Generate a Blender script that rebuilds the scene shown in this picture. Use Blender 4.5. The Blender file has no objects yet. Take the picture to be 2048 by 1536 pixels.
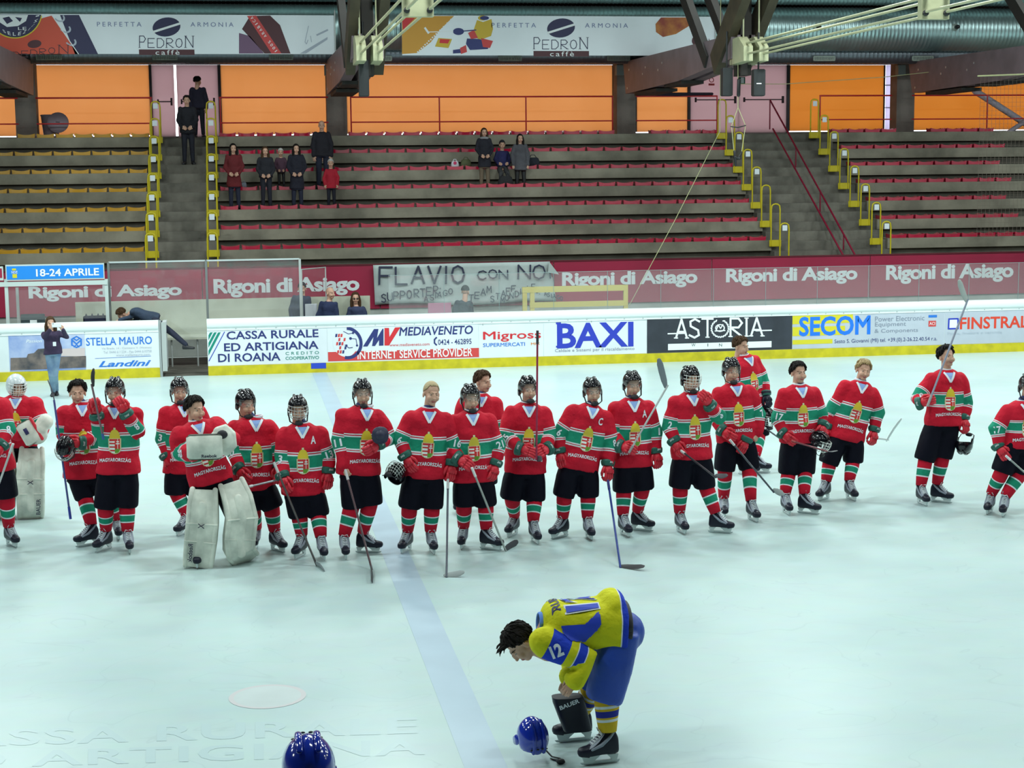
import bpy, math, random
import numpy as np
from mathutils import Vector, Matrix, Euler
from mathutils.bvhtree import BVHTree
random.seed(7)
S = bpy.context.scene
COL = S.collection

# ---------------------------------------------------------------- camera
YAW, PITCH, ROLL, FPX, EYE = 0.163672, 0.127631, -0.010693, 3281.0, 4.167
_fwd = np.array([math.sin(YAW)*math.cos(PITCH), math.cos(YAW)*math.cos(PITCH), -math.sin(PITCH)])
_r0 = np.array([math.cos(YAW), -math.sin(YAW), 0.0]); _u0 = np.cross(_r0, _fwd)
_rt = _r0*math.cos(ROLL)+_u0*math.sin(ROLL); _up = -_r0*math.sin(ROLL)+_u0*math.cos(ROLL)
cam = bpy.data.cameras.new('camera'); camo = bpy.data.objects.new('camera', cam); COL.objects.link(camo)
cam.sensor_width = 36.0; cam.lens = 36.0*FPX/2048.0; cam.clip_end = 300; cam.clip_start = 0.1
camo.matrix_world = Matrix(((_rt[0], _up[0], -_fwd[0], 0), (_rt[1], _up[1], -_fwd[1], 0), (_rt[2], _up[2], -_fwd[2], EYE), (0, 0, 0, 1)))
S.camera = camo

# ---------------------------------------------------------------- daylight outside and exposure
S.view_settings.view_transform = 'Standard'; S.view_settings.look = 'None'
S.view_settings.gamma = 1.0; S.view_settings.use_curve_mapping = False
S.view_settings.exposure = 0.0
world = bpy.data.worlds.new('daylight'); S.world = world; world.use_nodes = True
world.node_tree.nodes['Background'].inputs[0].default_value = (0.93, 0.95, 1.0, 1)
world.node_tree.nodes['Background'].inputs[1].default_value = 3.2
S.cycles.max_bounces = 5; S.cycles.diffuse_bounces = 3; S.cycles.glossy_bounces = 2
S.cycles.transmission_bounces = 4; S.cycles.transparent_max_bounces = 12
S.cycles.caustics_reflective = False; S.cycles.caustics_refractive = False
S.cycles.sample_clamp_indirect = 3.0

# rink floodlights: four rows of lamps under the roof
LAMP_X = (-13, -5, 3, 11, 19, 27); LAMP_Y = (9.5, 16.5, 23.5, 30.5, 37.2); LAMP_Z = 10.2
LAMP_W = {9.5: 270, 16.5: 330, 23.5: 470, 30.5: 690, 37.2: 80}
for _ly in LAMP_Y:
    la = bpy.data.lights.new('rink_lamp_light', 'AREA'); la.shape = 'RECTANGLE'; la.size = 1.6; la.size_y = 0.5
    la.energy = LAMP_W[_ly]; la.color = (0.87, 1.0, 0.985); la.spread = math.radians(180)
    for _lx in LAMP_X:
        lo = bpy.data.objects.new('rink_lamp_light', la); COL.objects.link(lo); lo.location = (_lx, _ly, LAMP_Z)

# ---------------------------------------------------------------- pixel helpers: a pixel and a distance give a place in the hall
def _ray(x, y):
    return _fwd*FPX+_rt*(x-1024.0)-_up*(y-768.0)
def PY(x, y, Y):
    d = _ray(x, y); t = Y/d[1]
    return np.array([d[0]*t, Y, EYE+d[2]*t])
def PZ(x, y, z=0.0):
    d = _ray(x, y); t = (z-EYE)/d[2]
    return np.array([d[0]*t, d[1]*t, z])
def PX(x, y, X):
    d = _ray(x, y); t = X/d[0]
    return np.array([X, d[1]*t, EYE+d[2]*t])
A = lambda *v: np.array(v, float)
def nrm(v):
    v = np.asarray(v, float); n = np.linalg.norm(v)
    return v/n if n > 1e-9 else v

# ---------------------------------------------------------------- materials
MATS = {}
def mat(name, col, rough=0.6, metal=0.0, bump=0.0, bscale=20.0, var=0.0, vscale=3.0, col2=None, coat=0.0, spec=0.5, emit=None, alpha=1.0):
    if name in MATS: return MATS[name]
    m = bpy.data.materials.new(name); m.use_nodes = True; nt = m.node_tree; b = nt.nodes['Principled BSDF']
    b.inputs['Base Color'].default_value = (*col, 1); b.inputs['Roughness'].default_value = rough
    b.inputs['Metallic'].default_value = metal; b.inputs['Specular IOR Level'].default_value = spec
    if coat: b.inputs['Coat Weight'].default_value = coat; b.inputs['Coat Roughness'].default_value = 0.08
    tc = nt.nodes.new('ShaderNodeTexCoord')
    if var > 0 or col2:
        n = nt.nodes.new('ShaderNodeTexNoise'); n.inputs['Scale'].default_value = vscale; n.inputs['Detail'].default_value = 5
        nt.links.new(tc.outputs['Object'], n.inputs['Vector'])
        r = nt.nodes.new('ShaderNodeMapRange'); r.inputs['From Min'].default_value = 0.35; r.inputs['From Max'].default_value = 0.65
        nt.links.new(n.outputs['Fac'], r.inputs['Value'])
        mx = nt.nodes.new('ShaderNodeMix'); mx.data_type = 'RGBA'
        c2 = col2 if col2 else tuple(c*(1-var) for c in col)
        mx.inputs['A'].default_value = (*col, 1); mx.inputs['B'].default_value = (*c2, 1)
        nt.links.new(r.outputs['Result'], mx.inputs['Factor']); nt.links.new(mx.outputs['Result'], b.inputs['Base Color'])
    if bump > 0:
        n = nt.nodes.new('ShaderNodeTexNoise'); n.inputs['Scale'].default_value = bscale; n.inputs['Detail'].default_value = 4
        nt.links.new(tc.outputs['Object'], n.inputs['Vector'])
        bp = nt.nodes.new('ShaderNodeBump'); bp.inputs['Strength'].default_value = min(1.0, bump); bp.inputs['Distance'].default_value = 0.05 if 'jersey' in name or 'shorts' in name or 'cloth' in name else 0.02
        nt.links.new(n.outputs['Fac'], bp.inputs['Height']); nt.links.new(bp.outputs['Normal'], b.inputs['Normal'])
    if emit: b.inputs['Emission Color'].default_value = (*emit[0], 1); b.inputs['Emission Strength'].default_value = emit[1]
    MATS[name] = m
    return m

def ramp_node(nt, attr, stops):
    a = nt.nodes.new('ShaderNodeAttribute'); a.attribute_name = attr
    r = nt.nodes.new('ShaderNodeValToRGB'); r.color_ramp.interpolation = 'CONSTANT'
    e = r.color_ramp.elements
    while len(e) > 1: e.remove(e[-1])
    e[0].position = 0; e[0].color = (*stops[0][1], 1)
    for p, c in stops[1:]:
        k = e.new(p); k.color = (*c, 1)
    nt.links.new(a.outputs['Fac'], r.inputs['Fac'])
    return r

def banded(name, stops_t, stops_a=None, rough=0.8, bump=0.75, bscale=7):
    """Cloth with woven stripes: the stripes follow the length of the garment (attribute ut) and of the sleeve (ua)."""
    m = mat(name, (0.5, 0.5, 0.5), rough=rough, bump=bump, bscale=bscale, spec=0.25); nt = m.node_tree; b = nt.nodes['Principled BSDF']
    r1 = ramp_node(nt, 'ut', stops_t)
    if stops_a:
        r2 = ramp_node(nt, 'ua', stops_a)
        k = nt.nodes.new('ShaderNodeAttribute'); k.attribute_name = 'mk'
        g = nt.nodes.new('ShaderNodeMath'); g.operation = 'GREATER_THAN'; g.inputs[1].default_value = 0.5
        nt.links.new(k.outputs['Fac'], g.inputs[0])
        mx = nt.nodes.new('ShaderNodeMix'); mx.data_type = 'RGBA'
        nt.links.new(g.outputs[0], mx.inputs['Factor']); nt.links.new(r1.outputs['Color'], mx.inputs['A']); nt.links.new(r2.outputs['Color'], mx.inputs['B'])
        nt.links.new(mx.outputs['Result'], b.inputs['Base Color'])
    else:
        nt.links.new(r1.outputs['Color'], b.inputs['Base Color'])
    return m

def glassy(name, tint=(0.9, 0.95, 0.95), haze=0.1, gloss=0.08, rough=0.03):
    if name in MATS: return MATS[name]
    m = bpy.data.materials.new(name); m.use_nodes = True; nt = m.node_tree; nt.nodes.clear()
    o = nt.nodes.new('ShaderNodeOutputMaterial'); t = nt.nodes.new('ShaderNodeBsdfTransparent'); t.inputs[0].default_value = (1, 1, 1, 1)
    d = nt.nodes.new('ShaderNodeBsdfDiffuse'); d.inputs[0].default_value = (*tint, 1)
    g = nt.nodes.new('ShaderNodeBsdfGlossy'); g.inputs['Roughness'].default_value = rough
    a = nt.nodes.new('ShaderNodeMixShader'); a.inputs[0].default_value = haze
    b = nt.nodes.new('ShaderNodeMixShader'); b.inputs[0].default_value = gloss
    nt.links.new(t.outputs[0], a.inputs[1]); nt.links.new(d.outputs[0], a.inputs[2])
    nt.links.new(a.outputs[0], b.inputs[1]); nt.links.new(g.outputs[0], b.inputs[2]); nt.links.new(b.outputs[0], o.inputs[0])
    MATS[name] = m
    return m

def translucent(name, col, col2=None, scale=2.0):
    if name in MATS: return MATS[name]
    m = bpy.data.materials.new(name); m.use_nodes = True; nt = m.node_tree; nt.nodes.clear()
    o = nt.nodes.new('ShaderNodeOutputMaterial'); t = nt.nodes.new('ShaderNodeBsdfTranslucent'); d = nt.nodes.new('ShaderNodeBsdfDiffuse')
    a = nt.nodes.new('ShaderNodeAddShader')
    d.inputs[0].default_value = (col[0]*0.5, col[1]*0.5, col[2]*0.5, 1)
    n = nt.nodes.new('ShaderNodeTexNoise'); n.inputs['Scale'].default_value = scale; n.inputs['Detail'].default_value = 3
    tc = nt.nodes.new('ShaderNodeTexCoord'); nt.links.new(tc.outputs['Object'], n.inputs['Vector'])
    mx = nt.nodes.new('ShaderNodeMix'); mx.data_type = 'RGBA'; mx.inputs['A'].default_value = (*col, 1); mx.inputs['B'].default_value = (*(col2 or col), 1)
    nt.links.new(n.outputs['Fac'], mx.inputs['Factor']); nt.links.new(mx.outputs['Result'], t.inputs[0])
    nt.links.new(t.outputs[0], a.inputs[0]); nt.links.new(d.outputs[0], a.inputs[1]); nt.links.new(a.outputs[0], o.inputs[0])
    MATS[name] = m
    return m

# ---------------------------------------------------------------- mesh helpers: every shape is (verts, faces)
def join(*ps):
    V = []; F = []; o = 0
    for v, f in ps:
        v = np.asarray(v, float).reshape(-1, 3); V.append(v); F += [tuple(i+o for i in q) for q in f]; o += len(v)
    return (np.concatenate(V) if V else np.zeros((0, 3))), F
def joinm(*ps):
    """parts given as (shape, material index)"""
    V, F = join(*[p[0] for p in ps]); mi = []
    for p in ps: mi += [p[1]]*len(p[0][1])
    return V, F, mi
def tr(s, M):
    v = np.asarray(s[0], float); M = np.array(M)
    return v@M[:3, :3].T+M[:3, 3], s[1]
def mv(s, *d): return np.asarray(s[0], float)+A(*d), s[1]
def box(x0, x1, y0, y1, z0, z1):
    V = [(x, y, z) for x in (x0, x1) for y in (y0, y1) for z in (z0, z1)]
    return np.array(V, float), [(0, 1, 3, 2), (4, 6, 7, 5), (0, 4, 5, 1), (2, 3, 7, 6), (0, 2, 6, 4), (1, 5, 7, 3)]
def cbox(c, s): return box(c[0]-s[0]/2, c[0]+s[0]/2, c[1]-s[1]/2, c[1]+s[1]/2, c[2]-s[2]/2, c[2]+s[2]/2)
def rbox(c, s, b=0.02):
    """box with chamfered edges"""
    hx, hy, hz = s[0]/2, s[1]/2, s[2]/2; b = min(b, hx*.9, hy*.9, hz*.9)
    prof = [(-hz, b), (-hz+b, 0), (hz-b, 0), (hz, b)]; V = []; F = []
    for z, i in prof:
        x, y = hx-i, hy-i; k = b*0.8
        V += [(x-k, -y, z), (x, -y+k, z), (x, y-k, z), (x-k, y, z), (-x+k, y, z), (-x, y-k, z), (-x, -y+k, z), (-x+k, -y, z)]
    for r in range(3):
        for j in range(8):
            F.append((r*8+j, r*8+(j+1) % 8, (r+1)*8+(j+1) % 8, (r+1)*8+j))
    F.append(tuple(range(7, -1, -1))); F.append(tuple(range(24, 32)))
    return np.array(V, float)+A(*c), F
def frame_for(d):
    d = nrm(d); u = A(0, 0, 1) if abs(d[2]) < 0.9 else A(0, 1, 0)
    x = nrm(np.cross(u, d)); y = np.cross(d, x)
    return x, y
def tube(pts, rad, seg=10, cap='round', flat=1.0, xdir=None):
    """swept tube; rad a number or list; flat squashes the section"""
    P = [np.asarray(p, float) for p in pts]; n = len(P)
    R = [rad]*n if np.isscalar(rad) else list(rad)
    T = [nrm(P[min(i+1, n-1)]-P[max(i-1, 0)]) for i in range(n)]
    if xdir is not None:
        x = nrm(np.asarray(xdir, float)-T[0]*np.dot(xdir, T[0]))
    else:
        x, _ = frame_for(T[0])
    rings = []
    def ring(c, t, r, x):
        y = np.cross(t, x); rr = r if hasattr(r, '__len__') else (r, r*flat)
        return [c+x*math.cos(a)*rr[0]+y*math.sin(a)*rr[1] for a in np.linspace(0, 2*math.pi, seg, endpoint=False)]
    sc = lambda r, k: (r[0]*k, r[1]*k) if hasattr(r, '__len__') else r*k
    mx = lambda r: max(r) if hasattr(r, '__len__') else r
    for i in range(n):
        x = nrm(x-T[i]*np.dot(x, T[i]))
        if i == 0 and cap == 'round':
            for k in (80, 55, 28): rings.append(ring(P[0]-T[0]*mx(R[0])*math.sin(math.radians(k)), T[0], sc(R[0], math.cos(math.radians(k))), x))
        rings.append(ring(P[i], T[i], R[i], x))
        if i == n-1 and cap == 'round':
            for k in (28, 55, 80): rings.append(ring(P[i]+T[i]*mx(R[i])*math.sin(math.radians(k)), T[i], sc(R[i], math.cos(math.radians(k))), x))
    V = np.array([p for r in rings for p in r]); m = len(rings); F = []
    for i in range(m-1):
        for j in range(seg):
            F.append((i*seg+j, i*seg+(j+1) % seg, (i+1)*seg+(j+1) % seg, (i+1)*seg+j))
    F.append(tuple(range(seg-1, -1, -1))); F.append(tuple(range((m-1)*seg, m*seg)))
    return V, F
def ell(c, r, M=None, nu=14, nv=9):
    V = []; F = []
    V.append((0, 0, -1))
    for j in range(1, nv):
        t = math.pi*j/nv-math.pi/2
        for i in range(nu):
            a = 2*math.pi*i/nu; V.append((math.cos(t)*math.cos(a), math.cos(t)*math.sin(a), math.sin(t)))
    V.append((0, 0, 1)); V = np.array(V)*(np.asarray(r) if hasattr(r, '__len__') else r)
    if M is not None: V = V@np.array(M)[:3, :3].T
    L = len(V)-1
    for i in range(nu):
        F.append((0, 1+(i+1) % nu, 1+i)); F.append((L, 1+(nv-2)*nu+i, 1+(nv-2)*nu+(i+1) % nu))
        for j in range(nv-2): F.append((1+j*nu+i, 1+j*nu+(i+1) % nu, 1+(j+1)*nu+(i+1) % nu, 1+(j+1)*nu+i))
    return V+A(*c), F
def loft(rings, closed=True):
    n = len(rings[0]); V = np.concatenate([np.asarray(r, float) for r in rings]); F = []
    for i in range(len(rings)-1):
        for j in range(n): F.append((i*n+j, i*n+(j+1) % n, (i+1)*n+(j+1) % n, (i+1)*n+j))
    if closed: F.append(tuple(range(n-1, -1, -1))); F.append(tuple(range((len(rings)-1)*n, len(rings)*n)))
    return V, F
def oval(c, x, y, hx, hy, n=20, p=2.4):
    o = []
    for a in np.linspace(0, 2*math.pi, n, endpoint=False):
        ca, sa = math.cos(a), math.sin(a)
        o.append(np.asarray(c)+x*hx*math.copysign(abs(ca)**(2/p), ca)+y*hy*math.copysign(abs(sa)**(2/p), sa))
    return o
def prism(pts, y0, y1):
    """polygon in X-Z extruded along Y"""
    n = len(pts); V = [(x, y0, z) for x, z in pts]+[(x, y1, z) for x, z in pts]
    F = [tuple(range(n)), tuple(range(2*n-1, n-1, -1))]+[(i, i+n, (i+1) % n+n, (i+1) % n) for i in range(n)]
    return np.array(V, float), F
def extrude_x(pts, x0, x1):
    n = len(pts); V = [(x0, y, z) for y, z in pts]+[(x1, y, z) for y, z in pts]
    F = [tuple(range(n-1, -1, -1)), tuple(range(n, 2*n))]+[(i, (i+1) % n, (i+1) % n+n, i+n) for i in range(n)]
    return np.array(V, float), F
def shell(c, r, bound, az=(0, 360), top=0.0, th=0.006, na=32, ne=10, disp=None):
    """part of an egg-shaped shell; azimuth 0 faces -Y, bound(az) and top are polar angles in degrees"""
    full = (az[1]-az[0]) >= 360; cols = na if full else na+1; V = []; F = []
    for lay in (0, -th):
        for j in range(ne+1):
            for i in range(cols):
                a = az[0]+(az[1]-az[0])*i/na; b = bound(a % 360 if a >= 0 else a+360); t0 = top(a) if callable(top) else top
                t = math.radians(t0+(b-t0)*j/ne); ar = math.radians(a)
                k = 1.0+(disp(a, j/ne) if disp and lay == 0 else 0)
                rr = [x*k+lay for x in r]
                V.append((c[0]+rr[0]*math.sin(t)*math.sin(ar), c[1]-rr[1]*math.sin(t)*math.cos(ar), c[2]+rr[2]*math.cos(t)))
    L = (ne+1)*cols
    for j in range(ne):
        for i in range(na):
            a0, a1 = j*cols+i, j*cols+(i+1) % cols; b0, b1 = a0+cols, (j+1)*cols+(i+1) % cols
            F.append((a0, b0, b1, a1)); F.append((L+a0, L+a1, L+b1, L+b0))
    for i in range(na):
        a, b = ne*cols+i, ne*cols+(i+1) % cols; F.append((a, L+a, L+b, b))
        if top != 0: a, b = i, (i+1) % cols; F.append((a, b, L+b, L+a))
    if not full:
        for j in range(ne):
            a, b = j*cols, (j+1)*cols; F.append((a, L+a, L+b, b)); a, b = j*cols+na, (j+1)*cols+na; F.append((a, b, L+b, L+a))
    return np.array(V), F

def mesh(name, V, F, mats, mi=None, smooth=True, attrs=None, angle=None):
    me = bpy.data.meshes.new(name); me.from_pydata(np.asarray(V, float).tolist(), [], [tuple(int(i) for i in f) for f in F])
    for m in (mats if isinstance(mats, (list, tuple)) else [mats]): me.materials.append(m)
    if mi is not None: me.polygons.foreach_set('material_index', np.array(mi, dtype=np.int32))
    if attrs:
        for k, v in attrs.items():
            a = me.attributes.new(k, 'FLOAT', 'POINT'); a.data.foreach_set('value', np.asarray(v, np.float32))
    if smooth:
        me.polygons.foreach_set('use_smooth', np.ones(len(me.polygons), dtype=bool))
        if angle: 
            try: me.set_sharp_from_angle(angle=math.radians(angle))
            except Exception: pass
    me.update()
    return me
def tag(o, label=None, cat=None, group=None, kind=None):
    if label: o['label'] = label
    if cat: o['category'] = cat
    if group: o['group'] = group
    if kind: o['kind'] = kind
    return o
def thing(name, label, cat, base=(0, 0, 0), group=None, kind=None):
    o = bpy.data.objects.new(name, None); COL.objects.link(o); o.location = tuple(base); o.empty_display_size = 0.1
    return tag(o, label, cat, group, kind)
def wpos(o):
    p = np.zeros(3)
    while o is not None: p = p+np.array(o.location); o = o.parent
    return p
def add(name, s, mats, parent=None, label=None, smooth=True, mi=None, attrs=None, angle=None, base=None):
    """shape in hall coordinates; becomes a mesh object below its parent"""
    V, F = np.asarray(s[0], float), s[1]
    if len(s) > 2: mi = s[2]
    if parent is not None: b = wpos(parent)
    else: b = A(*base) if base is not None else A((V[:, 0].min()+V[:, 0].max())/2, (V[:, 1].min()+V[:, 1].max())/2, V[:, 2].min())
    o = bpy.data.objects.new(name, mesh(name, V-b, F, mats, mi, smooth, attrs, angle)); COL.objects.link(o)
    if parent is not None: o.parent = parent
    else: o.location = tuple(b)
    if label: o['label'] = label
    return o
def solo(name, s, mats, label, cat, group=None, **k):
    return tag(add(name, s, mats, **k), label, cat, group)
def struct(name, s, mats, label=None, **k):
    o = add(name, s, mats, **k); o['kind'] = 'structure'
    if label: o['label'] = label
    return o
def inst(name, me, parent=None, M=None, loc=None, label=None):
    """object sharing mesh data; M is a world matrix"""
    o = bpy.data.objects.new(name, me); COL.objects.link(o)
    if parent is not None: o.parent = parent
    if M is not None:
        M = Matrix(M).copy()
        if parent is not None:
            b = wpos(parent); M.translation = Vector(tuple(np.array(M.translation)-b))
        o.matrix_local = M
    if loc is not None: o.location = tuple(loc)
    if label: o['label'] = label
    return o
def copy_tree(o, parent=None):
    c = o.copy(); COL.objects.link(c); c.parent = parent
    for ch in list(o.children): copy_tree(ch, c)
    return c

_tmpm = bpy.data.objects.new('shape_tool', bpy.data.meshes.new('shape_tool'))
def fuse(prims, voxel=0.015, sm=4, fac=0.5):
    """one continuous skin around overlapping closed shapes"""
    V, F = join(*prims)
    me = bpy.data.meshes.new('f'); me.from_pydata(V.tolist(), [], F); me.update()
    o = bpy.data.objects.new('f', me); COL.objects.link(o)
    r = o.modifiers.new('r', 'REMESH'); r.mode = 'VOXEL'; r.voxel_size = voxel
    s = o.modifiers.new('s', 'SMOOTH'); s.factor = fac; s.iterations = sm
    dg = bpy.context.evaluated_depsgraph_get(); e = o.evaluated_get(dg); m2 = e.to_mesh()
    n = len(m2.vertices); W = np.empty(n*3); m2.vertices.foreach_get('co', W); W = W.reshape(-1, 3).copy()
    G = [tuple(p.vertices) for p in m2.polygons]
    e.to_mesh_clear(); bpy.data.objects.remove(o); bpy.data.meshes.remove(me)
    return W, G

# ---------------------------------------------------------------- lettering
_TX = {}
def glyphs(s, bold=0.0, shear=0.0, space=1.0):
    """flat outline of a string, bounding box scaled to 1 x 1 (plus its natural aspect)"""
    key = (s, bold, shear, space)
    if key in _TX: return _TX[key]
    c = bpy.data.curves.new('t', 'FONT'); c.body = s; c.size = 1.0; c.offset = 0 if 'M' in s or 'm' in s else bold*.42; c.shear = shear; c.space_character = space; c.resolution_u = 3
    o = bpy.data.objects.new('t', c); COL.objects.link(o)
    dg = bpy.context.evaluated_depsgraph_get(); e = o.evaluated_get(dg); m = e.to_mesh()
    V = np.array([v.co[:] for v in m.vertices]); F = [tuple(p.vertices) for p in m.polygons]
    e.to_mesh_clear(); bpy.data.objects.remove(o); bpy.data.curves.remove(c); c_m = 'M' in s or 'm' in s
    if c_m and bold > 0:                                # M-words: push the outline out vertex by vertex
        cnt = {}
        for f in F:
            for i in range(len(f)):
                e_ = (f[i], f[(i+1) % len(f)]); k = tuple(sorted(e_)); cnt.setdefault(k, []).append((e_, f))
        acc = np.zeros((len(V), 2))
        for k, l in cnt.items():
            if len(l) == 1:
                (p, q), f = l[0]; t = V[q][:2]-V[p][:2]; L = np.linalg.norm(t)
                if L < 1e-7: continue
                n_ = np.array((t[1], -t[0]))/L; cc = V[list(f)].mean(0)[:2]
                if np.dot(n_, cc-V[p][:2]) > 0: n_ = -n_
                for v in (p, q): acc[v] += n_
        ln = np.linalg.norm(acc, axis=1); ok = ln > 1e-6
        V = V.copy(); V[ok, :2] += acc[ok]/ln[ok][:, None]*np.minimum(2.0/ln[ok], 1.6)[:, None]*bold*.42
    mn, mx = V.min(0), V.max(0); asp = (mx[0]-mn[0])/(mx[1]-mn[1])
    P = (V[:, :2]-mn[:2])/(mx[:2]-mn[:2]); _TX[key] = (P, F, asp)
    return _TX[key]
def lay(P, F, x0, x1, z0, z1, Y):
    """lay 1x1 outline on a wall facing the rink at depth Y"""
    V = np.stack([x0+P[:, 0]*(x1-x0), np.full(len(P), Y), z0+P[:, 1]*(z1-z0)], 1)
    return V, [tuple(f) for f in F]
def writing(s, x0, y0, x1, y1, Y, bold=0.0, shear=0.0, space=1.0):
    """string filling the pixel box (left top - right bottom) on the wall plane Y"""
    a, b = PY(x0, y0, Y), PY(x1, y1, Y); a2, b2 = PY(x0, y1, Y), PY(x1, y0, Y)
    P, F, _ = glyphs(s, bold, shear, space)
    return lay(P, F, (a[0]+a2[0])/2, (b[0]+b2[0])/2, PY((x0+x1)/2, y1, Y)[2], PY((x0+x1)/2, y0, Y)[2], Y)
def poly_px(pts, Y):
    V = [PY(x, y, Y) for x, y in pts]
    return np.array(V), [tuple(range(len(V)))]
def rect_px(x0, y0, x1, y1, Y):
    """upright rectangle on plane Y whose middle heights match the pixels"""
    xm = (x0+x1)/2; X0 = PY(x0, (y0+y1)/2, Y)[0]; X1 = PY(x1, (y0+y1)/2, Y)[0]; zt = PY(xm, y0, Y)[2]; zb = PY(xm, y1, Y)[2]
    return np.array([(X0, Y, zb), (X1, Y, zb), (X1, Y, zt), (X0, Y, zt)]), [(0, 1, 2, 3)]
def disc_px(cx, cy, rx, ry, Y, n=28, rot=0.0, a0=0, a1=360, inner=0.0):
    pts = []; c, s = math.cos(math.radians(rot)), math.sin(math.radians(rot))
    def pt(a, k): 
        u, v = rx*k*math.cos(a), ry*k*math.sin(a); return (cx+u*c-v*s, cy+u*s+v*c)
    an = [math.radians(a0+(a1-a0)*i/n) for i in range(n+1)]
    if inner > 0:
        V = [PY(*pt(a, 1), Y) for a in an]+[PY(*pt(a, inner), Y) for a in an]
        return np.array(V), [(i, i+1, n+2+i, n+1+i) for i in range(n)]
    return poly_px([pt(a, 1) for a in (an[:-1] if a1-a0 >= 360 else an)], Y)
_sk = [0]
def stroke_px(pts, w, Y):
    """painted stroke of pixel width w along pixel points"""
    out = []
    for (x0, y0), (x1, y1) in zip(pts[:-1], pts[1:]):
        dx, dy = x1-x0, y1-y0; L = math.hypot(dx, dy) or 1; _sk[0] = (_sk[0]+1) % 9; Y_ = Y-.0004*_sk[0]; nx, ny = -dy/L*w/2, dx/L*w/2; ex, ey = dx/L*w*.3, dy/L*w*.3
        out.append(poly_px([(x0+nx-ex, y0+ny-ey), (x1+nx+ex, y1+ny+ey), (x1-nx+ex, y1-ny+ey), (x0-nx-ex, y0-ny-ey)], Y_))
    return join(*out)
# simple capitals drawn as strokes on a 4 x 6 grid (y down), used for hand lettering and for thin serif lettering
HAND = {'A': [[(0, 6), (2, 0), (4, 6)], [(.8, 4), (3.2, 4)]], 'B': [[(0, 6), (0, 0), (2.6, 0), (3.5, 1.2), (2.6, 2.8), (0, 2.8)], [(2.6, 2.8), (4, 4.3), (2.8, 6), (0, 6)]],
 'C': [[(4, 1), (2.6, 0), (.8, .6), (0, 3), (.8, 5.4), (2.6, 6), (4, 5)]], 'D': [[(0, 6), (0, 0), (2.4, 0), (4, 1.8), (4, 4.2), (2.4, 6), (0, 6)]],
 'E': [[(4, 0), (0, 0), (0, 6), (4, 6)], [(0, 3), (3.2, 3)]], 'F': [[(4, 0), (0, 0), (0, 6)], [(0, 3), (3.2, 3)]],
 'G': [[(4, 1), (2.6, 0), (.8, .6), (0, 3), (.8, 5.4), (2.6, 6), (4, 5), (4, 3.4), (2.4, 3.4)]], 'I': [[(2, 0), (2, 6)]], 'L': [[(0, 0), (0, 6), (3.6, 6)]],
 'M': [[(0, 6), (.3, 0), (2, 4), (3.7, 0), (4, 6)]], 'N': [[(0, 6), (0, 0), (4, 6), (4, 0)]], 'O': [[(2, 0), (.6, .8), (0, 3), (.6, 5.2), (2, 6), (3.4, 5.2), (4, 3), (3.4, .8), (2, 0)]],
 'P': [[(0, 6), (0, 0), (2.8, 0), (4, 1.5), (2.8, 3.2), (0, 3.2)]], 'R': [[(0, 6), (0, 0), (2.8, 0), (4, 1.5), (2.8, 3), (0, 3), (4, 6)]],
 'S': [[(3.8, .8), (2.2, 0), (.5, .8), (.6, 2.3), (3.3, 3.6), (3.6, 5.2), (2, 6), (.1, 5.2)]], 'T': [[(0, 0), (4, 0)], [(2, 0), (2, 6)]], 'U': [[(0, 0), (0, 4.6), (1.2, 6), (2.8, 6), (4, 4.6), (4, 0)]],
 'V': [[(0, 0), (2, 6), (4, 0)]], 'X': [[(0, 0), (4, 6)], [(4, 0), (0, 6)]], ':': [[(1.5, 1.5), (1.7, 2)], [(1.5, 4.5), (1.7, 5)]], '.': [[(1.5, 5.6), (1.8, 6)]], 'Z': [[(0, 0), (4, 0), (0, 6), (4, 6)]]}
SERIF = {'A': [(0, 6), (4, 6)], 'B': [], 'C': [], 'D': [], 'E': [], 'I': [(2, 0), (2, 6)], 'N': [(0, 6), (4, 0), (0, 0)], 'P': [(0, 6)], 'R': [(0, 6), (4, 6)], 'T': [(2, 6)], 'O': [], 'S': [], 'L': [], 'X': [(0, 0), (4, 0), (0, 6), (4, 6)], 'V': []}
def hand(s, x, y, w, h, gap, lw, Y, slope=0.0, jit=0.0, serif=False, rot=None):
    out = []; x0 = x
    for ch in s:
        if ch == ' ': x += (w+gap)*0.8; continue
        wv = w*(0.35 if ch in 'I:.' else 1.0)
        j = [random.uniform(-jit, jit) for _ in range(4)]
        def T(p):
            px = x+(p[0]-(1.3 if ch in 'I:.' else 0))/4*w+j[0]+j[1]*p[1]/6; py = y+p[1]/6*h+(x-x0)*slope+j[2]
            return px, py
        for st in HAND.get(ch, []): out.append(stroke_px([T(p) for p in st], lw, Y))
        if serif:
            for p in SERIF.get(ch, []):
                q = T(p); out.append(stroke_px([(q[0]-w*.16, q[1]), (q[0]+w*.16, q[1])], max(lw*.55, .7), Y))
        x += wv+gap
    return join(*out)
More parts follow.
